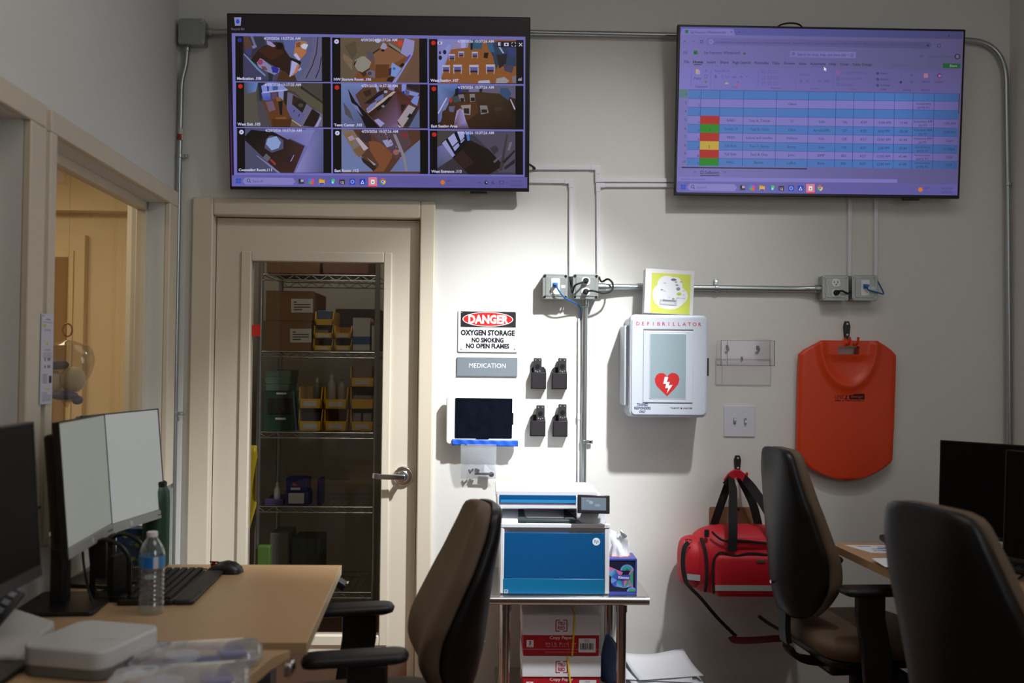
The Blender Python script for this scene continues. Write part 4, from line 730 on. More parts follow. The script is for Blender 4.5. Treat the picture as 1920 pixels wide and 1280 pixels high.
def raceway(label, segs, joints):
    a = segs[0]; o = W(a[0], a[1]); t = thing('raceway', label, 'raceway', o, group='white cable raceways')
    for (x0, y0, x1, y1) in segs:
        p, q = W(x0, y0)-o, W(x1, y1)-o; m = MB()
        if abs(x1-x0) > abs(y1-y0): m.box(((p.x+q.x)/2, -.0065, (p.z+q.z)/2), (abs(q.x-p.x), .013, .0165), rot=(0, math.atan2(-(q.z-p.z), q.x-p.x), 0))
        else: m.box(((p.x+q.x)/2, -.0065, (p.z+q.z)/2), (.0165, .013, abs(q.z-p.z)), rot=(0, math.atan2(q.x-p.x, q.z-p.z)-math.pi, 0))
        obj('channel', m, pvc, t, bevel=.002)
    for (x, y, kind) in joints:
        c = W(x, y)-o; m = MB(); r = .0098; L = .028
        if kind == 'i': m.box((c.x, -.0075, c.z), (2*r, .015, .026))
        else:
            hx = -1 if 'l' in kind else 1; vz = -1 if 'd' in kind else 1
            m.prism([(c.x-hx*r, c.z-vz*r) , (c.x+hx*L, c.z-vz*r), (c.x+hx*L, c.z+vz*r), (c.x+hx*r, c.z+vz*r), (c.x+hx*r, c.z+vz*L), (c.x-hx*r, c.z+vz*L)], -.015, -.0003)
        obj('fitting', m, pvc, t, bevel=.0015)
raceway('white raceway stepping from the left television to the right one', [(1001, 315.5, 1119.5, 315.5), (1119.5, 313, 1119.5, 338), (1119.5, 338.5, 1262, 339)], [(1119.5, 315.5, 'ld'), (1119.5, 338.2, 'ru')])
raceway('white raceway from right television dropping to the plug box', [(1121, 348, 1262, 348), (1121, 346, 1122, 519)], [(1121, 348, 'rd')])
raceway('white raceway from left television dropping between the two steel boxes', [(990, 340, 1070, 341), (1070, 339, 1070, 519)], [(1070, 341, 'ld')])
raceway('white raceway drop under right television, ending at the outlet box', [(1592, 360, 1591, 518)], [])
raceway('white raceway drop under right television, ending at the data box', [(1641, 360, 1640, 518)], [])
raceway('thin white raceway beside the steel drop conduit, going down behind the printer', [(1087, 597, 1085, 1150)], [(1086.5, 781, 'i')])

# ================================================================== SIGNS
def flat(px0, py0, px1, py1, d=0): return W((px0+px1)/2, (py0+py1)/2, d), (px1-px0)*S*(YW-d)/YW, (py1-py0)*S*(YW-d)/YW
c, w, hgt = flat(859, 581, 971, 660)
sg = thing('danger_sign', 'white danger sign about oxygen storage with red oval', 'sign', c)
obj('plate', MB().prism(rrect(w, hgt, .006), -.0055, -.003), mat('white_sign', (246, 246, 244), .4), sg, bevel=.0008)
obj('standoff', MB().b2((-.1, -.003, -.05), (.1, -.0004, .05)), mat('white_sign', (246, 246, 244), .4), sg)
p = Print(affine(915, 620.5, S)); INK = (28, 30, 40)
p.rect(863.5, 584, 967, 613.5, (36, 34, 38)); p.ell(914.5, 598.5, 47.5, 13.6, (240, 240, 240), 40); p.ell(914.5, 598.5, 46, 12.4, (222, 34, 34), 40)
p.text('DANGER', 914.5, 606, 15, (245, 245, 245), fit=74, bold=.045)
p.lay(1); p.text('OXYGEN STORAGE', 914.5, 628.5, 9.4, INK, fit=101, bold=.055); p.text('NO SMOKING', 914.5, 641.6, 8.2, INK, fit=60, bold=.055); p.text('NO OPEN FLAMES', 914.5, 652.6, 8.2, INK, fit=81, bold=.055)
p.lay(1); p.text('SIGN DEPOT', 866.5, 657.3, 2.0, INK, 'l', fit=15); p.text('S-4174', 960, 657.3, 1.8, (110, 110, 116), 'r', fit=12)
p.build('lettering', PR, sg, -.0057)
for (x, y) in ((866, 586, ), (966, 586), (865, 654), (965, 654)):
    q = W(x, y)-c; obj('screw', MB().ell((q.x, -.0075, q.z), (.003, .002, .003), 10, 6), chrome, sg)
c, w, hgt = flat(857, 670, 970, 705)
ms = thing('room_sign', 'grey sign plate reading MEDICATION under the danger sign', 'sign', c)
obj('plate', MB().b2((-w/2, -.007, -hgt/2), (w/2, -.0005, hgt/2)), mat('grey_sign', (122, 132, 140), .5), ms, bevel=.001)
p = Print(affine(913.5, 687.5, S)); p.text('MEDICATION', 914, 689.3, 8.6, (240, 242, 244), fit=70); p.build('lettering', PR, ms, -.0072)

# wall tablet
c, w, hgt = flat(838, 741, 974, 831)
tb = thing('wall_tablet', 'dark wall tablet in a white rounded mount below the grey sign', 'tablet', c)
obj('mount', MB().b2((-w*.36, -.03, -hgt*.36), (w*.36, -.0005, hgt*.36)), whitep, tb)
obj('frame', MB().prism(rrect(w, hgt, .014), -.052, -.03), mat('white_mount', (238, 238, 236), .4), tb, bevel=.004)
p = affine(906, 786, S); x0, z1 = p(854, 745.5); x1, z0 = p(959.5, 819.5)
sc = obj('screen', MB().prism(rrect(x1-x0, z1-z0, .004, cx=(x0+x1)/2, cz=(z0+z1)/2), -.0535, -.051), mat('tablet_glass', (16, 20, 30), .12, var=.5, vscale=30), tb)
m = MB(); a_, b_ = p(905, 819); m.prism(rrect(.055, .008, .003, cx=a_, cz=b_-.001), -.0533, -.051); a_, b_ = p(960, 783); m.prism(rrect(.008, .05, .003, cx=a_, cz=b_), -.0533, -.051); obj('tab', m, mat('tablet_glass', (16, 20, 30), .12), tb)
c = W(909.5, 830.5, .0545)
tp = tag(obj('tape_strip', MB().grid(lambda u, v: ((u-.5)*.277, -.0012*math.sin(u*37+v*3)-.001, (v-.5)*.0255+.003*math.sin(u*3.1+1.2)*(1-u)), 60, 5), mat('blue_tape', (28, 92, 205), .5, bump=.2, bscale=50), None, loc=c), 'blue masking tape strip along the bottom edge of the tablet', 'tape')
md = tp.modifiers.new('solid', 'SOLIDIFY'); md.thickness = .0006
c = W(897.5, 836, .056)
zb = thing('zip_bag', 'clear zip bag holding a small wrench, hung under blue tape', 'bag', c)
bw, bh = .150, .148
def bagf(s): return lambda u, v: ((u-.5)*bw*(1-.02*v), .03*v*v+s*(.002+.012*math.sin(math.pi*min(1, v))*math.sin(math.pi*u))+.0015*math.sin(9*u+5*v), -v*bh+.008)
obj('bag_film', MB().grid(bagf(-1), 14, 14).grid(bagf(1), 14, 14), clear('zip_film', (248, 250, 252), .6, .15, haze=.24, hcol=(222, 226, 234)), zb)
m = MB(); m.ribbon([(-.015, .02, -.118), (.05, .02, -.119)], .009, .003, (0, 1, 0)); m.cyl((.055, .018, -.12), (.055, .022, -.12), .011, n=14); obj('wrench', m, mat('wrench_steel', (120, 124, 128), .3, 1), zb)
m = MB(); m.box((-.006, .02, -.105), (.02, .008, .016), (0, .4, 0)); m.cyl((-.035, .02, -.112), (-.02, .02, -.098), .004); m.cyl((-.04, .02, -.10), (-.034, .02, -.118), .0035); obj('fixings', m, mat('dark_fixing', (110, 114, 120), .35, .9), zb)
obj('card', MB().box((.045, .022, -.098), (.042, .002, .03), (0, .08, 0)), paper, zb)

# remote holders and remotes
hold = mat('holder_plastic', (40, 36, 39), .45, bump=.05, bscale=120)
remo = mat('remote_grey', (52, 50, 54), .4)
desc = [('upper left', (996, 698, 1024, 729), (1000.5, 671, 1015.5)), ('upper right', (1035, 699, 1063, 729.5), (1046.5, 671, 1062)), ('lower left', (994, 788.5, 1022.5, 817.5), (1005.5, 759.5, 1021)), ('lower right', (1036.5, 789, 1064, 818.5), (1047, 757.5, 1062))]
for nm, (x0, y0, x1, y1), (r0, rt, r1) in desc:
    c, w, hgt = flat(x0, y0, x1, y1, .03); c.y = YW; dp = .034
    t = thing('remote_holder', 'black remote holder on the wall, '+nm+' of the four', 'holder', c, group='black remote holders')
    m = MB(); m.b2((-w/2, -dp, -hgt/2), (w/2, -dp+.003, hgt/2)); obj('front_panel', m, hold, t, bevel=.001)
    bp = [(-w/2, -hgt/2), (w/2, -hgt/2), (w/2, hgt/2+.012), (w*.35, hgt/2+.024), (-w*.35, hgt/2+.024), (-w/2, hgt/2+.012)]
    obj('back_panel', MB().prism(bp, -.004, -.0005), hold, t)
    for s in (-1, 1):
        q = [(-dp, -hgt/2), (-.001, -hgt/2), (-.001, hgt/2+.012), (-dp, hgt/2)]; sx = s*(w/2-.0015); m = MB()
        m.add([(sx-.0015, a, b) for a, b in q]+[(sx+.0015, a, b) for a, b in q], [(0, 1, 2, 3), (7, 6, 5, 4), (0, 4, 5, 1), (1, 5, 6, 2), (2, 6, 7, 3), (3, 7, 4, 0)]); obj('side_panel', m, hold, t)
    obj('bottom_panel', MB().b2((-w/2, -dp, -hgt/2), (w/2, -.001, -hgt/2+.003)), hold, t)
    rw = (r1-r0)*S*.99; rc = W((r0+r1)/2, (rt+y0)/2, .018); top = W(r0, rt, .025).z; bot = c.z-hgt/2+.006
    k = thing('remote_control', 'dark grey remote standing in the '+nm+' holder', 'remote', (rc.x, YW-.018, bot), group='remotes in the black holders')
    L = top-bot; obj('body', MB().prism(rrect(rw, L, .004, cz=L/2), -.008, .008), remo, k, bevel=.002)
    ring = MB(); ring.lathe([(.008, 0), (.010, 0), (.010, .0015), (.008, .0015)], n=20); obj('ring', ring, mat('button_dark', (20, 19, 20), .4), k, loc=(0, -.008, L-.035), rot=(R(90), 0, 0))
    for (bx, bz) in ((-.009, -.008), (.009, -.008), (-.009, -.055), (.009, -.055), (0, -.058)):
        obj('button', MB().cyl((bx, -.008, L+bz), (bx, -.0095, L+bz), .0026, n=10), mat('button_pale', (150, 148, 150), .4), k)

# ================================================================== DEFIBRILLATOR CABINET
dp = .17
c, w, hgt = flat(1180, 589.5, 1327.5, 782, dp); c.y = YW
ad = thing('defibrillator_cabinet', 'white defibrillator wall cabinet with a red heart on its window', 'cabinet', c)
cab = mat('cabinet_white', (198, 205, 217), .35)
obj('body', MB().prism(rrect(w*.985, hgt*.985, .018, cx=0, cz=-.004), -dp+.05, -.0005), cab, ad, bevel=.004)
obj('base_rim', MB().prism(rrect(w*.96, hgt*.97, .015, cz=-.012), -dp*.55, -.0006), cab, ad, bevel=.003)
dr_ = obj('door', MB().prism(rrect(w, hgt, .022, 8), -dp, -dp+.048), cab, ad, bevel=.008, seg=4)
SA = (YW-dp)/FPX; af = affine(1253.75, 685.75, SA)
def arect(x0, y0, x1, y1): a = af(x0, y0); b = af(x1, y1); return (a[0]+b[0])/2, (a[1]+b[1])/2, b[0]-a[0], a[1]-b[1]
x, z, ww, hh_ = arect(1183.5, 594, 1324, 778); obj('door_face', MB().prism(rrect(ww, hh_, .018, 8, cx=x, cz=z), -dp-.004, -dp), cab, dr_, bevel=.003)
x, z, ww, hh_ = arect(1205, 620, 1299.5, 755); obj('panel', MB().prism(rrect(ww, hh_, .003, cx=x, cz=z), -dp-.008, -dp-.003), cab, dr_, bevel=.0035)
x, z, ww, hh_ = arect(1205, 616.5, 1299.5, 620); obj('slot', MB().prism(rrect(ww, hh_, .001, cx=x, cz=z), -dp-.0046, -dp-.003), mat('slot_grey', (120, 116, 122), .5), dr_)
x, z, ww, hh_ = arect(1218, 626, 1285.5, 746); obj('window_rim', MB().prism(rrect(ww*1.05, hh_*1.03, .006, cx=x, cz=z), -dp-.0095, -dp-.004), cab, dr_, bevel=.001)
wn = obj('window', MB().prism(rrect(ww, hh_, .004, cx=x, cz=z), -dp-.0099, -dp-.004), mat('cabinet_window', (150, 168, 176), .12), dr_)
p = Print(af); p.lay(1)
hp = [(1250.3, 742.8), (1240, 733), (1231, 724), (1227.4, 717), (1227, 709.5), (1230, 703), (1236, 699.3), (1243, 699.5), (1248, 703), (1250.2, 707), (1253, 702), (1259, 698.6), (1266, 699.5), (1271.5, 704), (1273.4, 711), (1271.5, 719), (1264, 729)]
p.poly(hp, (196, 44, 44)); p.poly([(1245.8, 706), (1252.3, 707), (1249.6, 716), (1255.2, 715.4), (1253.4, 722), (1260.5, 721.4), (1249.8, 737.5), (1252.4, 727), (1246.6, 727.6), (1248.4, 719.6), (1242.8, 719.4)], (236, 238, 242)); p.build('heart', PR, dr_, -dp-.0101)
p = Print(af); p.lay(1)
for i, ch in enumerate('DEFIBRILLATOR'): p.lay(1); p.text(ch, 1194.5+i*9.75, 610.2, 6.8, (200, 40, 76), bold=.012)
p.lay(1); p.text('TRAINED', 1204.5, 761.5, 5.0, (50, 44, 90), fit=21, bold=.03); p.text('RESPONDERS', 1204.5, 768, 5.0, (50, 44, 90), fit=31, bold=.03); p.text('ONLY', 1204.5, 774.6, 5.0, (50, 44, 90), fit=12, bold=.03)
p.lay(1); p.text('TALMONT', 1266, 766.2, 2.7, (40, 40, 56), fit=17, bold=.03); p.ell(1278, 765, 1.8, 1.4, (40, 40, 56)); p.text('ANALYZER', 1290, 766.2, 2.7, (40, 40, 56), fit=17, bold=.03)
p.build('lettering', PR, dr_, -dp-.0042)
x, z, ww, hh_ = arect(1326.5, 670, 1331, 704); obj('latch', MB().b2((x-ww/2, -dp+.01, z-hh_/2), (x+ww/2, -dp+.035, z+hh_/2)), blackp, ad, bevel=.002)
x, z, ww, hh_ = arect(1171, 610, 1182, 762); obj('hinge_side', MB().b2((x-ww/2+.002, -dp*.8, z-hh_/2), (x+ww/2, -.002, z+hh_/2)), cab, ad, bevel=.004)
# carton leaning on top
top = c.z+hgt/2
bx = thing('carton', 'white carton with yellow-green face standing on the defibrillator cabinet', 'box', (W(1251, 580, .09).x, YW-.09, top+.0045), (R(-3), R(2.4), 0))
cw, chh = .205, .186
obj('body', MB().b2((-cw/2, -.028, 0), (cw/2, .028, chh)), mat('carton_white', (226, 226, 230), .6), bx, bevel=.001)
p = Print(lambda x, y: ((x-.5)*cw, (1-y)*chh)); LG = (210, 219, 96)
p.lay(0); p.rect(.13, .09, .93, .99, LG); 
cl = []
p.lay(1); p.ell(.45, .34, .20, .20, (232, 234, 240), 26); p.ell(.62, .36, .14, .2, (232, 234, 240), 26); p.ell(.5, .62, .33, .28, (232, 234, 240), 30); p.ell(.68, .58, .2, .2, (232, 234, 240), 26); p.ell(.36, .56, .2, .24, (232, 234, 240), 26)
random.seed(3)
for i in range(16):
    a, b = random.uniform(.28, .8), random.uniform(.24, .7); p.lay(8+i); p.ell(a, b, random.uniform(.01, .035), random.uniform(.008, .022), random.choice([(196, 198, 206), (206, 214, 150), (150, 152, 160), (214, 216, 222)]), 10)
p.lay(26); p.ell(.58, .22, .055, .025, (110, 112, 120)); p.lay(27); p.ell(.68, .42, .04, .035, (140, 142, 150)); p.lay(28); p.ell(.70, .53, .05, .03, (190, 206, 60)); p.lay(29); p.rect(.31, .68, .66, .80, (196, 198, 204)); p.lay(30); p.rect(.37, .69, .64, .715, (120, 122, 128)); p.lay(30); p.rect(.33, .74, .6, .765, (226, 228, 232)); p.lay(31); p.text('ADULT PADS', .64, .64, .02, (150, 152, 160), 'l', fit=.2)
p.build('picture', PR, bx, -.0284)

# acrylic pocket
dpt = .07; c, w, hgt = flat(1351, 637.5, 1453.5, 686, dpt); c.y = YW
ac = thing('acrylic_pocket', 'empty clear acrylic pocket on the wall between cabinet and orange board', 'holder', c)
acm = clear('acrylic', (253, 252, 253), .35, .05, haze=.01, hcol=(150, 146, 152))
obj('front_pane', MB().b2((-w/2, -dpt, -hgt/2), (w/2, -dpt+.003, hgt/2)), acm, ac, smooth=False); obj('back_pane', MB().b2((-w/2, -.004, -hgt/2), (w/2, -.001, hgt/2+.01)), acm, ac, smooth=False)
edge = mat('acrylic_edge', (128, 120, 128), .25)
for s in (-1, 1): obj('side_pane', MB().b2((s*(w/2)-.0015, -dpt, -hgt/2), (s*(w/2)+.0015, -.001, hgt/2)), acm, ac, smooth=False)
obj('bottom_pane', MB().b2((-w/2, -dpt, -hgt/2), (w/2, -.001, -hgt/2+.003)), acm, ac, smooth=False)
for (a, b) in (((-w/2, -hgt/2), (-w/2+.0025, hgt/2)), ((w/2-.0025, -hgt/2), (w/2, hgt/2)), ((-w/2, hgt/2-.002), (w/2, hgt/2)), ((-w/2, -hgt/2), (w/2, -hgt/2+.003)), ((-w*.385, -hgt/2), (-w*.385+.002, hgt/2))):
    obj('edge', MB().b2((a[0], -dpt-.0004, a[1]), (b[0], -dpt+.0034, b[1])), edge, ac)
for s, x in ((-1, -.072), (1, .060)):
    for i, (dz, L) in enumerate(((.028, .010), (.017, .013), (.004, .006))):
        obj('tape_pad', MB().box((x+.004*math.sin(i*2), -.0052, dz), (.012, .0015, L)), mat('tape_grey', (96, 92, 96), .6), ac)
obj('keyhole', MB().prism(rrect(.008, .02, .004, cx=-.008, cz=-.024), -.0056, -.004), mat('tape_grey', (96, 92, 96), .6), ac)
# light switch
c, w, hgt = flat(1356.5, 760, 1416, 818.5)
sw = thing('light_switch', 'white double light switch plate under the acrylic pocket', 'light switch', c)
obj('plate', MB().prism(rrect(w, hgt, .004), -.006, -.0004), mat('switch_white', (214, 216, 226), .35), sw, bevel=.002)
for x, up in ((-.022, 1), (.024, -1)):
    obj('slot', MB().b2((x-.006, -.0066, -.013), (x+.006, -.0055, .013)), mat('slot_grey2', (150, 148, 156), .5), sw)
    obj('toggle', MB().box((x, -.012, .004*up), (.008, .016, .010), rot=(up*.5, 0, 0)), mat('toggle_ivory', (206, 202, 196), .4), sw, bevel=.001)
    for z in (-.03, .03): obj('screw', MB().cyl((x, -.006, z), (x, -.0068, z), .003, n=10), whitep, sw)

# ================================================================== HOOKS, ORANGE BOARD
def hook(label, px, py0, py1):
    c = W(px, (py0+py1)/2); hh = (py1-py0)*S
    t = thing('wall_hook', label, 'hook', c, group='black wall hooks with orange prongs')
    obj('plate', MB().prism([(-.010, -hh/2), (.010, -hh/2), (.015, hh*.2), (.009, hh/2), (-.009, hh/2), (-.015, hh*.2)], -.012, -.0005), blackp, t, bevel=.002)
    for z in (hh*.34, -hh*.3): obj('screw', MB().cyl((0, -.012, z), (0, -.0145, z), .0045, n=12), chrome, t)
    for s in (-1, 1):
        pts = smoothpath([(s*.010, -.008, -hh*.5), (s*.011, -.03, -hh*.55-.012), (s*.016, -.062, -hh*.55-.024), (s*.018, -.082, -hh*.55-.018), (s*.018, -.090, -hh*.55+.006)], 5)
        obj('prong', MB().tube(pts, .0052, n=10), mat('orange_prong', (210, 60, 26), .4), t)
    return t
hook('black wall hook holding the orange board', 1586.5, 602, 634)
S5 = (YW-.05)/FPX; cbx, cbz = 1589, 770; cB = W(cbx, cbz, .05); af5 = affine(cbx, cbz, S5)
LE = [(637, 1541), (645, 1527), (655, 1508), (664, 1498), (700, 1496.5), (800, 1495), (845, 1494.5), (856, 1497), (868, 1506), (880, 1520), (890, 1539), (897, 1561), (900.5, 1580), (901.8, 1588)]
RE = [(637, 1646), (645, 1661), (655, 1675), (664, 1683), (700, 1682.5), (800, 1679.5), (845, 1677.5), (862, 1676.5), (868, 1673), (880, 1658), (890, 1640), (897, 1618), (900.5, 1600), (901.8, 1592)]
sl = (1570.5, 647.5, 1611, 663)
rows = sorted(set([637+i*3.5 for i in range(76)]+[901.8, sl[1], sl[3]])); rows = [r for r in rows if r <= 901.9]
NC = 54
def bh_(x, y):
    h = 0.0
    # raised horseshoe and the dish inside it
    ux, uy = (x-1590)/60.0, (y-640)/92.0
    if uy >= -.05:
        d = math.hypot(ux, max(uy, 0)*.98)
        ridge = math.exp(-((d-.88)/.11)**2); h += .013*ridge
        if d < .88: h -= .010*max(0, 1-(d/.86)**4)*min(1, max(0, (y-664)/14.0))
    return h
grid = []
for y in rows:
    a, b = interp(LE, y), interp(RE, y); row = [a+(b-a)*(j/NC) for j in range(NC+1)]
    if sl[1] <= y <= sl[3]:
        for tx in (sl[0], sl[2]):
            k = min(range(NC+1), key=lambda j: abs(row[j]-tx)); row[k] = tx
    grid.append(row)
m = MB(); vs = []; idx = {}
T = .034
for side in (0, 1):
    for i, y in enumerate(rows):
        for j in range(NC+1):
            x = grid[i][j]; lx, lz = af5(x, y)
            e = min(j, NC-j, i*1.2, (len(rows)-1-i)*1.5); rd = .007*(1-min(1, e/2.5))**2
            yy = (-bh_(x, y)+rd) if side == 0 else (T-rd)
            idx[(side, i, j)] = len(vs); vs.append((lx, yy, lz))
fs = []; nr = len(rows)
def hole(i, j): 
    xm = (grid[i][j]+grid[i][j+1]+grid[i+1][j]+grid[i+1][j+1])/4; ym = (rows[i]+rows[i+1])/2
    return sl[0] < xm < sl[2] and sl[1] < ym < sl[3]
for i in range(nr-1):
    for j in range(NC):
        if hole(i, j): continue
        fs.append((idx[0, i, j], idx[0, i, j+1], idx[0, i+1, j+1], idx[0, i+1, j])); fs.append((idx[1, i, j], idx[1, i+1, j], idx[1, i+1, j+1], idx[1, i, j+1]))
        for (di, dj, a, b) in ((-1, 0, (i, j), (i, j+1)), (1, 0, (i+1, j), (i+1, j+1)), (0, -1, (i, j), (i+1, j)), (0, 1, (i, j+1), (i+1, j+1))):
            ni, nj = i+di, j+dj
            if ni < 0 or nj < 0 or ni >= nr-1 or nj >= NC or hole(ni, nj): fs.append((idx[0, a[0], a[1]], idx[0, b[0], b[1]], idx[1, b[0], b[1]], idx[1, a[0], a[1]]))
m.add(vs, fs)
bd = thing('rescue_board', 'orange plastic rescue board with a hand slot hanging on the wall', 'board', cB)
obj('panel', m, mat('orange_plastic', (214, 62, 14), .42, bump=.03, bscale=160, var=.04), bd, ang=50)
p = Print(af5); p.lay(1); BKc = (26, 18, 16)
p.text('LINE', 1564.5, 746.8, 7.2, BKc, 'l', fit=17); p.text('2', 1586, 748, 9.5, BKc, bold=.02); p.rect(1592, 737.5, 1621.5, 748, BKc); p.text('design', 1606.8, 745.2, 5.4, (206, 64, 20), fit=25); p.lay(1); p.text('EMS & FIRE SUPPLY', 1593, 752, 2.8, BKc, fit=56, bold=.02)
p.build('lettering', PR, bd, -.0006)

# ================================================================== RED BAG, CLIPBOARD
hook('black wall hook carrying the red bag', 1382, 853, 882)
redf = mat('red_nylon', (196, 22, 40), .55, bump=.45, bscale=22, var=.08, vscale=9); webb = mat('black_webbing', (20, 18, 19), .8, bump=.2, bscale=200)
refl = mat('reflective_tape', (170, 172, 170), .35)
c = W(1355, 1112, .13); bagY = YW-.13; SB = bagY/FPX
rbag = thing('duffel_bag', 'red nylon duffel bag with black straps hanging from the hook', 'bag', (W(1372, 1112, .13).x, bagY, W(1372, 1112, .13).z))
XB = W(1372, 1112, .13).x
def bxp(px): return (px-1372)*SB
def bzp(py): return (1112-py)*SB
def sect(x, w0, d, z0, z1, top, n=28):       # rounded dome section in y,z
    pts = []
    for k in range(n):
        t = 2*math.pi*k/n; cy, sz = math.cos(t), math.sin(t)
        yy = d*math.copysign(abs(cy)**.62, cy); zz = (z0+z1)/2+(z1-z0)/2*math.copysign(abs(sz)**.7, sz)
        pts.append(Vector((x, yy*(1-.25*max(0, sz)**2*top), zz)))
    return pts
loops = []
for (px, zt, zb, d) in ((1292, 1020, 1085, .05), (1297, 1004, 1098, .085), (1310, 992, 1106, .105), (1330, 985, 1109, .115), (1372, 982, 1111, .118), (1420, 982, 1111, .118), (1462, 986, 1110, .115), (1484, 994, 1106, .1), (1496, 1010, 1096, .07)):
    loops.append(sect(bxp(px), 0, d, bzp(zb), bzp(zt), 1))
obj('body', MB().loft(loops), redf, rbag, sub=1, ang=80)
lp = []
for (px, zt, zb, d) in ((1271, 1030, 1080, .03), (1274, 1012, 1092, .07), (1284, 1005, 1097, .09), (1300, 1003, 1099, .095), (1314, 1004, 1099, .09)):
    lp.append(sect(bxp(px), 0, d, bzp(zb), bzp(zt), 1))
ep = obj('end_pocket', MB().loft(lp), redf, rbag, sub=1, ang=80)
def yb(x, z): return -.122
fpk = []
for k, (grow, yy) in enumerate(((0, -.098), (0, -.128), (-.006, -.143), (-.02, -.150))):
    a, b = bxp(1323)-grow, bxp(1478)+grow; z0, z1 = bzp(1104)-grow, bzp(1026)+grow
    q = rrect(b-a, z1-z0, max(.012, .028+grow), 5, cx=(a+b)/2, cz=(z0+z1)/2); fpk.append([Vector((x, yy, z)) for x, z in q])
pk = obj('front_pocket', MB().loft(fpk), redf, rbag, ang=60)
flp = []
for k, (grow, yy) in enumerate(((0, -.085), (0, -.104), (-.01, -.116))):
    a, b = bxp(1345)-grow, bxp(1478)+grow; z0, z1 = bzp(1022)-grow, bzp(1001)+grow
    flp.append([Vector((x, yy, z)) for x, z in rrect(b-a, z1-z0, .008, 4, cx=(a+b)/2, cz=(z0+z1)/2)])
obj('top_flap', MB().loft(flp), redf, rbag, ang=60)
obj('piping', MB().tube(smoothpath([(bxp(1323), -.135, bzp(1098)), (bxp(1321), -.135, bzp(1050)), (bxp(1326), -.138, bzp(1030)), (bxp(1337), -.14, bzp(1023)), (bxp(1360), -.142, bzp(1029)), (bxp(1390), -.142, bzp(1024)), (bxp(1440), -.142, bzp(1029)), (bxp(1476), -.14, bzp(1028))], 5), .0045, n=6), webb, rbag)
obj('piping', MB().tube(smoothpath([(bxp(1323), -.10, bzp(989)), (bxp(1331), -.112, bzp(997)), (bxp(1345), -.12, bzp(1004)), (bxp(1375), -.12, bzp(1003)), (bxp(1430), -.12, bzp(1008)), (bxp(1476), -.118, bzp(1008))], 5), .0045, n=6), webb, rbag)
obj('piping', MB().tube(smoothpath([(bxp(1305), -.075, bzp(1003)), (bxp(1310), -.10, bzp(1020)), (bxp(1313), -.112, bzp(1050)), (bxp(1312), -.112, bzp(1080)), (bxp(1311), -.10, bzp(1098))], 5), .006, n=6), webb, rbag)
obj('reflective_stripe', MB().b2((bxp(1324), -.1525, bzp(1091)), (bxp(1477), -.1495, bzp(1081))), refl, rbag)
obj('reflective_stripe', MB().add([Vector(q) for q in ((bxp(1279), -.088, bzp(1078)), (bxp(1302), -.101, bzp(1079)), (bxp(1302), -.101, bzp(1068)), (bxp(1279), -.086, bzp(1067)))], [(0, 1, 2, 3)]), refl, rbag)
obj('badge', MB().box((bxp(1407), -.1518, bzp(1038)), (.034, .003, .011), rot=(0, .05, 0)), mat('badge_grey', (84, 78, 74), .5), rbag, bevel=.001)
obj('buckle', MB().b2((bxp(1310), -.10, bzp(999)), (bxp(1318), -.085, bzp(986))), webb, rbag, bevel=.002)
hk = Vector((W(1382, 893, .13).x-XB, YW-.075-bagY, W(1382, 893, .08).z-rbag.location.z))
def zz(py): return bzp(py)
for (x0, x1, off) in ((1355, 1373, -.02), (1436, 1397, -.01)):
    obj('handle', MB().ribbon(smoothpath([(bxp(x0), -.147, zz(1021)), (bxp(x0+(2 if x0 < 1400 else 0)), -.14, zz(985)), (bxp(x0*.7+x1*.3), -.105, zz(950)), (bxp(x0*.25+x1*.75), -.04, zz(915)), (bxp(x1), hk.y+off, zz(897))], 6), .036, .004, (0, 1, 0.3)), webb, rbag)
for (x0, x1) in ((1346, 1376), (1432, 1394)):
    obj('handle', MB().ribbon(smoothpath([(bxp(x0), .08, zz(990)), (bxp(x0*.6+x1*.4), .055, zz(945)), (bxp(x1), hk.y+.01, zz(898))], 6), .034, .004, (0, 1, 0.3)), webb, rbag)
obj('grip_wrap', MB().ribbon(smoothpath([(bxp(1365), hk.y-.018, zz(906)), (bxp(1374), hk.y-.016, zz(894)), (bxp(1384), hk.y-.014, zz(889)), (bxp(1396), hk.y-.016, zz(895)), (bxp(1408), hk.y-.018, zz(910))], 4), [.03]*17, .012, (0, 1, 0.2)), redf, rbag)
obj('grip_patch', MB().ribbon(smoothpath([(bxp(1363), hk.y-.026, zz(912)), (bxp(1371), hk.y-.026, zz(902))], 3), .036, .006, (0, 1, .2)), webb, rbag)
obj('grip_patch', MB().ribbon(smoothpath([(bxp(1401), hk.y-.026, zz(906)), (bxp(1411), hk.y-.026, zz(916))], 3), .036, .006, (0, 1, .2)), webb, rbag)
obj('ring', MB().tube([Vector((bxp(1281)+.014*math.cos(t), -.085, zz(1008)+.008*math.sin(t))) for t in [k*math.pi/6 for k in range(13)]], .0025, n=6), chrome, rbag)
obj('shoulder_strap', MB().ribbon(smoothpath([(bxp(1281), -.09, zz(1010)), (bxp(1272), -.10, zz(1020)), (bxp(1270), -.10, zz(1050)), (bxp(1275), -.10, zz(1078)), (bxp(1285), -.10, zz(1092)), (bxp(1305), -.085, zz(1112)), (bxp(1340), -.06, zz(1152)), (bxp(1376), -.04, zz(1187))], 6), [.018]*20+[.014]*23, .003, (0, 1, 0)), webb, rbag)
obj('strap_pad', MB().ribbon(smoothpath([(bxp(1367), -.04, zz(1187)), (bxp(1372), -.045, zz(1193)), (bxp(1400), -.05, zz(1193)), (bxp(1440), -.05, zz(1190)), (bxp(1480), -.05, zz(1184)), (bxp(1500), -.04, zz(1150)), (bxp(1495), -.02, zz(1080))], 5), .026, .010, (0, 1, 0)), mat('dark_red_pad', (90, 22, 26), .8), rbag)
c = W(1373, 985, .006)
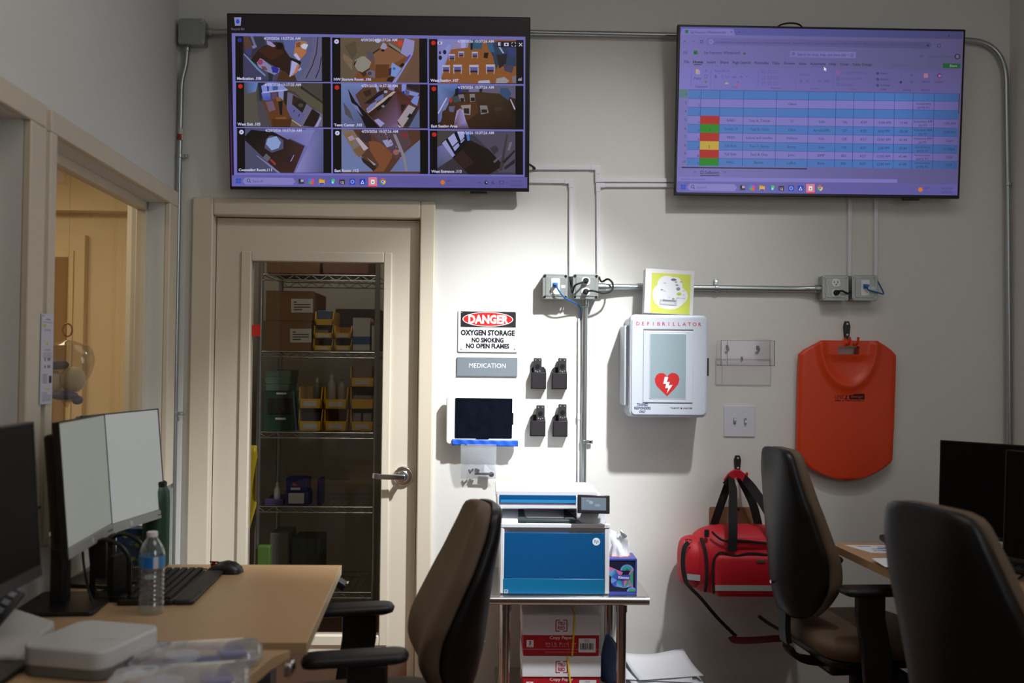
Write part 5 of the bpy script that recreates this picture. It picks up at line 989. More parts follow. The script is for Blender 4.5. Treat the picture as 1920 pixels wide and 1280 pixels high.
cbd = thing('clipboard', 'brown clipboard hung on the wall behind the red bag', 'clipboard', c)
m = MB(); w = 87*S; z0, z1 = W(1373, 1050).z-c.z, W(1373, 950).z-c.z; m.prism(rrect(w, z1-z0, .008, cz=(z0+z1)/2), -.002, .003); obj('backing', m, mat('hardboard_brown', (150, 112, 82), .7, var=.1, vscale=40), cbd)
m = MB(); m.tube([Vector((-.012+.012*math.cos(t)+.018, -.014, z1+.002+.010*math.sin(t))) for t in [k*math.pi/8 for k in range(17)]], .0032, n=8); m.b2((-.012, -.012, z1-.012), (.028, -.002, z1-.002)); obj('clip', m, chrome, cbd)

# ================================================================== STORE SHELVES SEEN THROUGH THE DOOR
YS = 4.62
wire = mat('shelf_chrome', (170, 170, 170), .3, .9)
xl, xr = P(487, 700, YS).x, P(706, 700, YS).x
zs = [P(590, y, YS).z for y in (516, 660, 811, 950, 1110)]
sh = thing('wire_shelf', 'chrome wire shelving unit behind the door glass', 'shelf', (xl, YS, 0))
sw_, sd = xr-xl, .45
for (x, y) in ((0, 0), (sw_, 0), (0, sd), (sw_, sd)): obj('post', MB().cyl((x, y, 0), (x, y, 2.02), .0125, n=12), wire, sh)
for z in zs:
    m = MB()
    for y in (-.004, sd): 
        m.tube([(0, y, z), (sw_, y, z)], .003, n=6); m.tube([(0, y, z-.026), (sw_, y, z-.026)], .003, n=6)
        zg = [(i*sw_/14, y, z-.026*(i % 2)) for i in range(15)]
        m.tube(zg, .0022, n=5)
    for x in (0, sw_): m.tube([(x, 0, z), (x, sd, z)], .003, n=6)
    for i in range(1, 16): m.tube([(i*sw_/16, 0, z), (i*sw_/16, sd, z)], .0018, n=4)
    obj('shelf_rack', m, wire, sh)
brownc = mat('cardboard_brown', (134, 98, 70), .8, var=.05); yel = mat('yellow_bin_plastic', (226, 178, 30), .45); lab = mat('label_card', (206, 204, 196), .7)
def carton(name, label, x0, y0, x1, y1, Y, dep, m, lbl=None, cat='box'):
    a, b = P(x0, y1, Y), P(x1, y0, Y); t = thing(name, label, cat, ((a.x+b.x)/2, Y, a.z))
    w, h = b.x-a.x, b.z-a.z; bd_ = obj('body', MB().b2((-w/2, 0, 0), (w/2, dep, h)), m, t, bevel=.002)
    obj('seam', MB().b2((-w/2+.002, -.0006, h*.985), (w/2-.002, dep*.5, h+.0006)), m, t)
    if lbl:
        p = Print(lambda x, y: (P(x, y, Y).x-t.location.x, P(x, y, Y).z-t.location.z)); lx0, ly0, lx1, ly1 = lbl
        p.rect(lx0, ly0, lx1, ly1, (208, 206, 198)); W_ = lx1-lx0; H_ = ly1-ly0
        for k, (f0, f1) in enumerate(((.12, .26), (.58, .88), (.68, .88), (.8, .5))): p.lay(1); p.rect(lx0+W_*.12, ly0+H_*(.2+.18*k), lx0+W_*f1, ly0+H_*(.28+.18*k), (70, 66, 64))
        p.build('label_print', PR, t, -.0012)
    return t
SY = YS-.0
carton('cardboard_box', 'brown cardboard box with white label, upper of two on shelf', 498, 546, 587, 600.5, SY+.01, .38, brownc, (546, 560, 587, 586))
carton('cardboard_box', 'brown cardboard box with white label, lower of two on shelf', 493, 602, 584, 658, SY+.01, .38, brownc, (544, 616, 584, 642))
carton('cardboard_box', 'wide brown box at the very top of the wire shelves', 500, 470, 600, 512, SY+.05, .35, brownc)
carton('cardboard_box', 'reddish brown box at the right of the top shelf', 605, 466, 692, 512, SY+.05, .35, mat('cardboard_red', (128, 88, 72), .8))
carton('cardboard_box', 'dark brown box behind the yellow bins on second shelf', 628, 580, 712, 657, SY+.22, .2, mat('cardboard_dark', (104, 74, 60), .8))
wb = carton('supply_box', 'tall white supply box with a blue band beside yellow bins', 661, 596, 694, 657, SY+.01, .15, mat('supply_white', (206, 202, 198), .6))
a, b = P(661, 645, SY+.01), P(694, 631, SY+.01); obj('band', MB().b2((a.x-wb.location.x-.0005, -.0008, a.z-wb.location.z), (b.x-wb.location.x+.0005, .1, b.z-wb.location.z)), mat('band_blue', (56, 92, 150), .5), wb)
wb = carton('supply_box', 'narrow white supply box with red top at the shelf end', 696.5, 604, 706, 657, SY+.01, .15, mat('supply_white', (206, 202, 198), .6))
obj('red_end', MB().b2((-.012, -.0008, .12), (.012, .1, .136)), mat('band_red', (170, 50, 60), .5), wb)
def bin_(label, x0, y0, x1, y1, lbl=True, dep=.2):
    Y = SY-.005; a, b = P(x0, y1, Y), P(x1, y0, Y); w, h = b.x-a.x, b.z-a.z
    t = thing('storage_bin', label, 'bin', ((a.x+b.x)/2, Y, a.z+.0005), group='yellow storage bins on the wire shelves')
    obj('front_lip', MB().prism([(-w*.43, 0), (w*.43, 0), (w*.49, h*.45), (-w*.49, h*.45)], 0, .004), yel, t)
    obj('bottom', MB().b2((-w*.43, 0, 0), (w*.43, dep, .003)), yel, t)
    obj('back', MB().b2((-w*.47, dep-.004, 0), (w*.47, dep, h)), yel, t)
    for s in (-1, 1):
        q = [(0, 0, s*w*.43), (dep, 0, s*w*.43), (dep, h, s*w*.49), (.022, h, s*w*.49), (.0, h*.45, s*w*.465)]; m = MB()
        m.add([(qx, y, z) for y, z, qx in q]+[(qx-s*.004, y, z) for y, z, qx in q], [(0, 1, 2, 3, 4), (9, 8, 7, 6, 5)]+[(i, 5+i, 5+(i+1) % 5, (i+1) % 5) for i in range(5)]); obj('side', m, yel, t)
    if lbl: obj('label_card', MB().b2((-w*.28, -.0015, h*.12), (w*.28, .0005, h*.34)), lab, t)
    return t
bin_('yellow bin with blue packet, top of the left stack on second shelf', 589, 584, 626, 610, False)
bin_('yellow bin, middle of the left stack on second shelf', 587, 610.5, 625, 634.5)
bin_('yellow bin, bottom of the left stack on second shelf', 586, 635, 624.5, 658)
bin_('yellow bin, upper of the right pair on second shelf', 625.5, 611, 660, 634.5)
bin_('yellow bin, bottom of the right pair on second shelf', 625.5, 635, 660, 658)
bin_('yellow bin, left of the upper row on third shelf', 558.5, 725, 605, 766)
bin_('yellow bin holding bottles, middle of the upper row on third shelf', 606, 726, 653, 767)
bin_('yellow bin, right of the upper row on third shelf', 655, 726, 703, 767, False)
bin_('yellow bin, left of the bottom row on third shelf', 558, 767, 605, 808)
bin_('yellow bin, middle of the bottom row on third shelf', 606, 767.5, 653, 808)
bin_('yellow bin, right of the bottom row on third shelf', 655, 768, 702.5, 808.5)
bin_('yellow bin with papers, top of the right stack on third shelf', 655, 688, 704, 725.5)
def loose(name, label, cat, x0, y0, x1, y1, Y, dep, m):
    a, b = P(x0, y1, Y), P(x1, y0, Y)
    return tag(obj(name, MB().b2((-(b.x-a.x)/2, 0, 0), ((b.x-a.x)/2, dep, b.z-a.z)), m, None, bevel=.004, loc=((a.x+b.x)/2, Y, a.z)), label, cat)
packw = mat('packet_white', (190, 186, 180), .6)
loose('packet', 'blue packet standing in the top yellow bin', 'packet', 594, 582, 622, 603, SY+.03, .05, mat('packet_blue', (84, 104, 140), .4))
loose('packet', 'white packets in the middle yellow bin of second shelf', 'packet', 593, 618, 616, 630, SY+.03, .06, packw)
loose('papers', 'pale papers standing in the top right yellow bin', 'papers', 661, 670, 698, 718, SY+.04, .05, mat('papers_pink', (170, 152, 146), .7))
loose('packet', 'white packets in the right upper-row yellow bin', 'packet', 662, 741, 698, 757, SY+.04, .05, packw)
loose('packet', 'pair of white boxes in the right bottom-row bin, left one', 'box', 661, 774, 677, 796, SY+.03, .05, packw)
loose('packet', 'pair of white boxes in the right bottom-row bin, right one', 'box', 680, 774, 697, 796, SY+.03, .05, packw)
loose('packet', 'dark packet in the left bottom-row yellow bin', 'packet', 563, 772, 600, 792, SY+.04, .05, mat('packet_dark', (70, 60, 56), .6))
def sbottle(label, px, y0, y1, wpx, Y, m, capm):
    a, b = P(px, y1, Y), P(px, y0, Y); h = b.z-a.z; r = wpx/2*Y/FPX
    t = thing('bottle', label, 'bottle', a); obj('body', MB().lathe([(r*.9, 0), (r, h*.04), (r, h*.58), (r*.8, h*.68), (r*.35, h*.76), (r*.32, h*.8)], n=18), m, t)
    obj('cap', MB().lathe([(r*.42, h*.79), (r*.42, h*.9), (r*.15, h*.93), (r*.12, h)], n=14), capm, t); return t
bw_ = mat('bottle_white', (196, 192, 190), .4)
sbottle('white squeeze bottle in the middle yellow bin', 621.5, 697, 757, 17, SY+.06, bw_, bw_)
sbottle('pale pump bottle right of the white squeeze bottle', 641, 703, 757, 14, SY+.06, mat('bottle_cream', (180, 172, 150), .4), mat('pump_tan', (150, 120, 70), .4))
sbottle('grey bottle in the left yellow bin', 594, 706, 757, 14, SY+.06, mat('bottle_grey', (110, 108, 104), .4), bw_)
sbottle('white spray bottle beside the blue glove box', 519, 900, 948, 12, SY+.05, bw_, bw_)
green = mat('green_box', (34, 66, 48), .5)
gb = carton('tray_unit', 'dark green two-tier tray unit on the third shelf', 492, 735, 553, 808, SY+.01, .3, green)
h_ = P(500, 735, SY).z-P(500, 808, SY).z
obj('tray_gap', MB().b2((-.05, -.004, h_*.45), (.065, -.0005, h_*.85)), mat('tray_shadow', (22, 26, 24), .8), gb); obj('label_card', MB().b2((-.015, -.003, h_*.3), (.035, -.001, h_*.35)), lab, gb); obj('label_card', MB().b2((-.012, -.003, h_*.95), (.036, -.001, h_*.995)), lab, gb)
for i in range(3): loose('folded_cloth', ('bottom', 'middle', 'top')[i]+' folded pale green cloth on the green tray unit', 'cloth', 497-i, 720-13*i, 541+2*i, 733-13*i, SY+.03, .2, mat('cloth_green', (96, 124, 108), .9))
gx = carton('glove_box', 'dark blue glove box on the fourth shelf', 536, 896, 577, 921, SY+.02, .1, mat('glove_box_blue', (30, 38, 110), .5))
p = Print(lambda x, y: (P(x, y, SY+.02).x-gx.location.x, P(x, y, SY+.02).z-gx.location.z)); p.poly([(547, 910), (551, 903), (558, 910)], (200, 70, 40)); p.lay(0); p.rect(545, 914, 563, 918, (200, 204, 214)); p.build('print', PR, gx, -.0012)
loose('glove_box', 'blue tray with white gloves under the dark blue box', 'box', 533, 922, 579, 948, SY+.02, .1, mat('glove_tray', (44, 46, 100), .5)); loose('gloves', 'white gloves poking out of the blue tray', 'gloves', 540, 925, 570, 944, SY+.005, .014, packw)
loose('supply_box', 'small blue box right of the glove box', 'box', 594, 898, 603, 948, SY+.05, .1, mat('glove_box_blue', (30, 38, 110), .5))
loose('tray', 'purple tray left on the fourth shelf', 'tray', 495, 936, 531, 948.5, SY+.02, .2, mat('tray_purple', (72, 58, 96), .5))
loose('supply_box', 'grey carton at the left of the bottom shelf', 'box', 504, 1000, 540, 1108, SY+.02, .2, mat('carton_grey', (96, 92, 84), .7)); loose('supply_box', 'low grey carton in the middle of the bottom shelf', 'box', 545, 1010, 600, 1108, SY+.05, .2, mat('carton_green', (60, 66, 56), .7))
loose('cleaner_bottle', 'green and yellow cleaner bottle low behind the door glass', 'bottle', 482, 1024, 506, 1070, SY-.06, .05, mat('cleaner_green', (96, 130, 60), .4))
yb_ = P(470, 920, 4.5); m = MB()
m.grid(lambda u, v: (xl-.12+.118*u*(1-.5*max(0, v-.75)*2), 4.615+.02*math.sin(5*u+7*v), P(470, 838, 4.5).z-v*(P(470, 838, 4.5).z-P(470, 1000, 4.5).z)-.03*math.sin(math.pi*u)*(v > .9)), 8, 12)
tag(obj('waste_bag', m, mat('yellow_bag_film', (186, 160, 30), .4), None), 'yellow plastic bag hanging at the left of the shelves', 'bag').modifiers.new('solid', 'SOLIDIFY').thickness = .003

# ================================================================== PRINTER TABLE
YT0 = 3.55; zt = P(1080, 1119, YT0).z
tx0, tx1 = P(901, 1119, YT0).x, P(1218, 1119, YT0).x
tt = thing('steel_table', 'stainless steel work table carrying the blue printer', 'table', (tx0, YT0, 0)); tw = tx1-tx0; tdp = .50
obj('top', MB().b2((0, .012, zt-.012), (tw, tdp, zt)), stainless, tt, bevel=.002)
obj('rolled_edge', MB().tube([(0, .015, zt-.0165), (tw, .015, zt-.0165)], .0165, n=18), stainless, tt)
for s, (x, y) in enumerate(((.094, .07), (tw-.094, .07), (.094, tdp-.07), (tw-.094, tdp-.07))):
    lg = obj('leg', MB().cyl((x, y, .02), (x, y, zt-.012), .0185, n=20), stainless, tt); obj('socket', MB().cyl((x, y, zt-.07), (x, y, zt-.011), .0215, n=20), stainless, lg); obj('foot', MB().cyl((x, y, 0), (x, y, .03), .014, .018), darkp, lg)
zsh = .128; obj('undershelf', MB().b2((.06, .05, zsh-.02), (tw-.06, tdp-.05, zsh)), stainless, tt, bevel=.002)

# printer
YP = 3.585; pc = P(1039, 1110, YP); SP = YP/FPX
pt = thing('printer', 'white and blue office laser printer on the steel table', 'printer', (pc.x, YP, zt+.0006))
prw = mat('printer_white', (226, 228, 234), .4); prb = mat('printer_blue', (14, 84, 140), .32); prb2 = mat('printer_teal', (20, 112, 160), .32); prdk = mat('printer_dark', (54, 62, 66), .5)
def X(px): return (px-1039)*SP
def Z(py): return (1110-py)*SP
pdp = .40
obj('base', MB().b2((X(938), .004, 0), (X(1141.5), pdp, Z(984))), prw, pt, bevel=.003)
obj('front_frame', MB().b2((X(937), -.004, Z(986)), (X(1142), .02, Z(978.5))), prw, pt, bevel=.002)
for a, b in ((937, 944.5), (1133, 1142)): obj('front_frame', MB().b2((X(a), -.003, .004), (X(b), .02, Z(984))), prw, pt, bevel=.003)
obj('recess', MB().add([(X(941), -.004, Z(986)), (X(1141), -.004, Z(986)), (X(1132.5), .004, Z(995.5)), (X(945.5), .004, Z(995.5))], [(0, 1, 2, 3)]), mat('printer_grey', (170, 174, 182), .5), pt)
obj('blue_door', MB().b2((X(945), -.001, Z(1079.5)), (X(1132.5), .01, Z(995.5))), prb, pt, bevel=.001)
obj('paper_tray', MB().b2((X(943.5), -.004, .003), (X(1132.5), .01, Z(1080.5))), prb2, pt, bevel=.001)
p = Print(lambda x, y: (X(x), Z(y))); p.lay(1); p.ell(1117, 1011, 7.2, 7.2, (232, 238, 246), 30); p.text('hp', 1116.6, 1013.4, 6.6, (20, 90, 150), slant=.25, bold=.005); p.build('logo', PR, pt, -.0012)
p = Print(lambda x, y: (X(x), Z(y))); p.lay(1); p.rect(945.5, 1100.5, 952.5, 1107.5, (176, 200, 216)); p.rect(947, 1102, 951, 1103.2, (40, 60, 80)); p.rect(947, 1104.2, 951, 1105.6, (40, 60, 80)); p.build('tray_mark', PR, pt, -.0042)
p = Print(lambda x, y: (X(x), Z(y))); p.lay(1); p.text('Color LaserJet Pro MFP', 1138, 982.8, 1.5, (120, 124, 132), 'r', fit=20); p.build('model_print', PR, pt, -.0042)
# output bay
obj('bay_side', MB().b2((X(935), .03, Z(984)), (X(940), pdp, Z(952))), prw, pt)
obj('bay_floor', MB().add([(X(940), .012, Z(979)), (X(1082), .012, Z(979)), (X(1082), .14, Z(962)), (X(940), .14, Z(962))], [(0, 1, 2, 3)]), prw, pt)
obj('bay_back', MB().b2((X(938), .14, Z(984)), (X(1141), pdp, Z(952))), prw, pt)
obj('output_tray', MB().prismz([(X(972), .01), (X(1078), .01), (X(1070), .12), (X(982), .12)], Z(976.5), Z(972)), prdk, pt, bevel=.002)
for a, b in ((971, 986), (1060, 1090)): obj('tray_wing', MB().add([(X(a), .008, Z(977)), (X(b), .008, Z(977)), (X((a+b)/2+4 if a < 1000 else a+3), .12, Z(958)), (X(a+1 if a < 1000 else a-1), .12, Z(958))], [(0, 1, 2, 3)]), prdk, pt)
obj('paper_sheet', MB().b2((X(987), .05, Z(971)), (X(1058), .135, Z(970))), paper, pt)
obj('tower', MB().b2((X(1081), .03, Z(980)), (X(1137), .2, Z(953))), prw, pt, bevel=.003)
# scanner and lid sit a little behind the front
SO = .034
obj('scanner', MB().b2((X(930), SO, Z(954)), (X(1129), pdp, Z(928))), prw, pt, bevel=.004)
ld = MB(); ld.add([(x_, y_, z_) for x_ in (X(928), X(1121)) for y_, z_ in ((SO+.002, Z(929)), (pdp, Z(929)), (pdp, Z(926)), (SO+.002, Z(919.5)))], [(0, 1, 2, 3), (7, 6, 5, 4), (0, 4, 5, 1), (1, 5, 6, 2), (2, 6, 7, 3), (3, 7, 4, 0)]); obj('lid', ld, prw, pt, bevel=.004)
obj('blue_slot', MB().b2((X(935), SO-.0015, Z(942.5)), (X(1080), SO+.004, Z(928))), prb, pt); obj('blue_lip', MB().b2((X(937), SO-.003, Z(942)), (X(1080), SO+.002, Z(936.5))), mat('printer_light_blue', (50, 140, 200), .35), pt); obj('seam_line', MB().b2((X(934), SO-.001, Z(945)), (X(1080), SO+.002, Z(944.2))), mat('seam_purple', (150, 120, 150), .5), pt)
obj('panel_neck', MB().b2((X(1095), -.012, Z(956)), (X(1125), .04, Z(944))), prdk, pt)
cp = obj('control_panel', MB().box((X(1110), -.02, Z(940)), (60*SP, .014, 34*SP), rot=(R(-12), R(1.2), 0)), mat('panel_black', (34, 30, 34), .3), pt, bevel=.003)
p = Print(lambda x, y: (x, y)); g = .0001; p.poly([(-.046, -.022), (.046, -.022), (.046, .024), (-.046, .024)], (96, 108, 120)); p.ell(-.01, .006, .008, .006, (130, 144, 156)); p.ell(.014, -.004, .01, .005, (120, 134, 146)); p.ell(-.022, .012, .007, .004, (118, 130, 142)); p.build('panel_screen', PR, cp, -.0072, loc=(X(1110), -.02, Z(940)), rot=(R(-12), R(1.2), 0))

# tissue box on the table
yt = YP+.02; tc = P(1165, 1101, yt)
tis = thing('tissue_box', 'blue patterned tissue cube on the steel table beside the printer', 'tissue box', (tc.x, yt, zt+.0005)); q = .115; SY2 = yt/FPX
bh2 = 65*SY2
obj('carton', MB().b2((-q/2, 0, 0), (q/2, q, bh2)), mat('tissue_carton', (64, 76, 150), .5), tis, bevel=.001)
p = Print(lambda x, y: ((x-.5)*q, (1-y)*bh2)); p.rect(.0, .0, 1, 1, (70, 84, 170)); p.lay(1); p.rect(.05, .06, .95, .94, (24, 24, 52))
FL = [3]
def fan(cx, cy, r, a0, a1, cols):
    FL[0] += 1
    n = len(cols)
    for i, cc in enumerate(cols): p.lay(FL[0]); p.poly([(cx, cy)]+[(cx+r*math.cos(R(a0+(a1-a0)*(i+k/3)/n)), cy+r*math.sin(R(a0+(a1-a0)*(i+k/3)/n))) for k in range(4)], cc)
PK, TE, GR, BL_, LB = (210, 110, 160), (60, 150, 160), (70, 150, 110), (60, 90, 190), (110, 150, 220)
fan(.30, .30, .26, 20, 200, [PK, BL_, TE, LB, PK]); fan(.58, .84, .30, 190, 350, [LB, TE, BL_, PK, GR, LB]); fan(.36, .62, .2, 100, 260, [BL_, LB, BL_])
for rr, cc in ((.22, LB), (.17, TE), (.11, GR), (.06, BL_)): p.lay(8+int((.25-rr)*20)); p.ell(.68, .34, rr, rr*.8, cc, 18, 180, 360)
for rr, cc in ((.16, PK), (.13, TE), (.09, GR)): p.lay(14+int((.25-rr)*20)); p.ell(.88, .56, rr, rr*1.6, cc, 18, 90, 270)
for rr, cc in ((.16, LB), (.11, GR)): p.lay(20+int((.25-rr)*20)); p.ell(.84, .94, rr, rr*.8, cc, 14, 180, 360)
p.lay(28); p.rect(.36, .46, .78, .60, (60, 76, 176)); p.text('Kleenex', .57, .57, .075, (236, 238, 246), fit=.36, bold=.02, rot=2); p.lay(32); p.frame(.02, .02, .98, .98, .05, (66, 84, 176)); p.build('pattern', PR, tis, -.0005)
obj('top_oval', MB().prismz([(.045*math.cos(t), q/2+.03*math.sin(t)) for t in [k*math.pi/10 for k in range(20)]], bh2, bh2+.001), mat('oval_orange', (190, 90, 70), .6), tis)
m = MB()
def tf(u, v):
    a = 2*math.pi*u; r = .034*(1-.45*v)+.016*math.sin(3*a+4*v)*v+.006*math.sin(7*a)
    return (r*math.cos(a)-.012*v*v+.02*(v if math.cos(a) > .3 else 0)*.4, q/2+.7*r*math.sin(a), bh2+v*.085+.018*math.sin(2*a+.8)*v)
m.grid(tf, 40, 12, closeu=True); obj('tissue', m, mat('tissue_white', (228, 230, 232), .9), tis, ang=70)

# copy paper cartons
cred, cwh = mat('carton_red', (176, 16, 34), .5), mat('carton_lid_white', (222, 222, 228), .6)
YB = 3.64; SB2 = YB/FPX
def paperbox(label, x0, x1, ytop, z0, yl, ybot, strap):
    c = P((x0+x1)/2, ybot, YB); w = (x1-x0)*SB2; t = thing('paper_carton', label, 'box', (c.x, YB, z0), group='copy paper cartons under the table')
    H = (ybot-ytop)*SB2; L = (yl-ytop)*SB2; dep = .235
    obj('base', MB().b2((-w/2+.004, .003, 0), (w/2-.004, dep-.003, H-.006)), cred, t, bevel=.001); obj('lid', MB().b2((-w/2, 0, H-L), (w/2, dep, H)), cwh, t, bevel=.0015)
    p = Print(affine((x0+x1)/2, ybot, SB2)); mx = (x0+x1)/2; dy = yl-1175
    p.lay(0); R1 = (176, 20, 44); fx, fy = mx+.0, ytop+19.5
    for sx in (-1, 1):
        for sy in (-1, 1): p.lay(0); p.line([(fx+sx*2.8, fy+sy*10.2), (fx+sx*10.4, fy+sy*10.2), (fx+sx*10.4, fy)], 1.7, R1)
    p.lay(0); p.text('TRU', fx, fy-1.0, 6, R1, fit=14, bold=.03); p.text('RED', fx, fy+7.2, 6, R1, fit=14, bold=.03); p.build('logo', PR, t, -.0005)
    p = Print(affine(mx, ybot, SB2)); p.lay(0); p.text('Copy Paper', mx, yl+7.5, 5.6, (232, 214, 214), fit=44, bold=.015); p.lay(0); p.rect(x0+8, yl+9.5, x0+21, yl+22.5, (232, 230, 234)); p.text('3', x0+14.5, yl+18, 6.6, (150, 20, 60), bold=.05); p.text('REAMS', x0+14.5, yl+21.4, 2, (150, 20, 60))
    p.lay(0)
    for k, (tx, sx) in enumerate((('20 lb', -25), ('92', -11), ('8½ x 11', 5), ('1500', 23))): p.lay(0); p.text(tx, mx+sx, yl+17.5, 3.4, (224, 190, 194)); p.text(('weight', 'bright', 'inches', 'sheets')[k], mx+sx, yl+21.5, 2.2, (214, 170, 176)); (k < 3) and p.rect(mx+sx+8, yl+13, mx+sx+8.4, yl+22, (224, 190, 194))
    p.lay(0); p.rect(x0+2, yl+26.2, x1-2, yl+26.7, (224, 190, 194)); p.lay(1); p.text('Guaranteed to perform in all machines', mx, yl+32.6, 2.6, (214, 160, 168), fit=60)
    p.lay(2); p.rect(x1-40, yl+6, x1-8, yl+32, (222, 224, 230)); p.text('196944', x1-25, yl+10, 2.4, (60, 60, 70)); p.text('153848', x1-25, yl+13.4, 2.4, (60, 60, 70))
    random.seed(5); xx = x1-37
    while xx < x1-12: wd_ = random.choice((.6, 1.1, 1.7)); p.lay(3); p.rect(xx, yl+15, xx+wd_, yl+27, (48, 46, 56)); xx += wd_+random.choice((.6, 1.0))
    p.build('print', PR, t, .0025)
    s0 = affine(mx, ybot, SB2); m = MB(); (a, za), (b, zb_) = s0(*strap[0]), s0(*strap[1]); m.ribbon([(a, -.0035, za), (b, -.002, zb_)], .0062, .0012, (0, 1, 0)); m.ribbon([(a, -.003, H+.001), (a, dep, H+.001)], .0062, .0012, (0, 0, 1))
    obj('strap', m, mat('yellow_strap', (226, 190, 60), .4), t)
    for s in (-1, 1): obj('side_tape', MB().b2((s*w/2-.0008 if s < 0 else w/2-.001, dep*.4, H*.25), (s*w/2+.001 if s < 0 else w/2+.0008, dep*.6, H-.002)), cwh, t)
    return t, H
z2 = zsh+.001; ybB = 1290
ub, HB = paperbox('red copy paper carton with white lid, lower of the two', 979, 1126, 1215.5, z2, 1253.5, 1291, ((1063, 1216), (1073, 1291)))
paperbox('red copy paper carton with white lid, upper of the two', 979.5, 1125, 1137, z2+HB+.0025, 1174.5, 1212.5, ((1077, 1137), (1073, 1212.5)))
# blue quilted jacket-like bag between carton and leg
jx = P(1145, 1250, 3.80); m = MB()
loops = []
for (z, w, d, off) in ((.11, .04, .03, 0), (.13, .042, .04, 0), (.18, .046, .045, .0), (.22, .04, .04, .0), (.26, .028, .03, -.004), (.285, .014, .018, -.01), (.30, .006, .008, -.014)):
    loops.append([Vector((off+w*(1+.06*math.sin(5*t+z*120))*math.cos(t), d*math.sin(t), z+.006*math.sin(4*t))) for t in [k*2*math.pi/24 for k in range(24)]])
m.loft(loops); tag(obj('quilted_pouch', m, mat('navy_quilt', (62, 88, 122), .6, bump=.8, bscale=24), None, loc=(jx.x, 3.80, .02), sub=1, ang=80), 'navy quilted pouch squeezed between the cartons and table leg', 'pouch')
# low white bin with loose papers
zb0 = P(1245, 1270, 3.84).z; pb = P(1243, 1270, 3.84)
lb = thing('plastic_bin', 'low white plastic bin on the floor right of the steel table', 'bin', (pb.x, 3.86, 0)); obj('body', MB().b2((-.155, -.16, .0), (.15, .17, zb0-.012)), whitep, lb, bevel=.01); obj('rim', MB().b2((-.16, -.165, zb0-.02), (.155, .175, zb0-.004)), whitep, lb, bevel=.005)
random.seed(4)
for i, (dx, dy, rz, lbl, cv) in enumerate(((0, 0, 4, 'bottom white sheet in the loose pile on the low bin', .010), (-.01, .02, -8, 'middle white sheet in the loose pile on the low bin', .022), (.012, .03, 12, 'top white sheet with a curled edge on the low bin', .040))):
    f = lambda u, v, cv=cv: ((u-.5)*.27, (v-.5)*.2, cv*v*v+.006*math.sin(6*u+i)*v)
    o = tag(obj('paper_sheet', MB().grid(f, 12, 8), paper, None, loc=(pb.x+dx-.01, 3.84+dy, zb0+.006+i*.008), rot=(0, 0, R(rz))), lbl, 'paper', 'loose sheets on the low bin'); o.modifiers.new('solid', 'SOLIDIFY').thickness = .0008

# ================================================================== DESKS
ZD = 0.735
lam = mat('oak_laminate', (188, 154, 116), .38, var=.06, vscale=5, stretch=(1, 12, 1)); edgem = mat('oak_edge_band', (206, 180, 146), .4)
grey = mat('desk_leg_grey', (120, 122, 126), .45, .5)
def desk(label, pts, legs, th=.028, group='oak laminate desks'):
    o = Vector((sum(p[0] for p in pts)/len(pts), sum(p[1] for p in pts)/len(pts), 0)); q = [(p[0]-o.x, p[1]-o.y) for p in pts]
    t = thing('desk', label, 'desk', o, group=group)
    obj('top', MB().prismz(q, ZD-th, ZD), lam, t, bevel=.0015)
    for (x, y) in legs:
        lg = obj('leg', MB().b2((x-o.x-.03, y-o.y-.04, .03), (x-o.x+.03, y-o.y+.04, ZD-th)), grey, t); obj('foot', MB().b2((x-o.x-.035, y-o.y-.3, 0), (x-o.x+.035, y-o.y+.3, .03)), grey, lg, bevel=.005)
    return t
fr = D(640, 1059, ZD); nr_ = D(575, 1204, ZD)
def lwx(Y): return XL+.055*(YW-Y)
dA = desk('oak laminate desk before the door with bottle and mouse', [(lwx(fr.y)+.03, fr.y), (fr.x, fr.y), (nr_.x, nr_.y), (lwx(nr_.y)+.03, nr_.y)], [(-.98, 2.75), (-.62, 2.75)])
m = MB(); d_ = (nr_-fr); m.ribbon([(fr-Vector(dA.location)).xyz-Vector((0, 0, .014)), (nr_-Vector(dA.location)).xyz-Vector((0, 0, .014))], .0275, .002, (1, 0, 0)); obj('edge_band', m, edgem, dA)
pq = D(632, 1085, ZD-.03); pd_ = obj('control_paddle', MB().box((pq.x-dA.location.x+.012, pq.y-dA.location.y, ZD-.045), (.035, .05, .022), rot=(0, R(35), 0)), blackp, dA, bevel=.003); obj('paddle_plate', MB().box((pq.x-dA.location.x+.028, pq.y-dA.location.y-.0, ZD-.048), (.005, .03, .018), rot=(0, R(35), 0)), stainless, pd_)
fb = D(545, 1218, ZD); nb = D(465, 1281, ZD)
dirb = (nb-fb).normalized(); nb2 = fb+dirb*1.0
dB = desk('nearest oak laminate desk at the lower left corner', [(lwx(fb.y)+.03, fb.y), (fb.x, fb.y), (fb.x-.03, fb.y-.05), (nb2.x+.02, 1.25), (lwx(1.25)+.03, 1.25)], [(-.9, 1.75)])
m = MB(); e0 = D(548, 1222, ZD); obj('corner_bracket', MB().box((fb.x-dB.location.x+.004, fb.y-dB.location.y-.03, ZD-.03), (.02, .05, .03)), stainless, dB, bevel=.006)

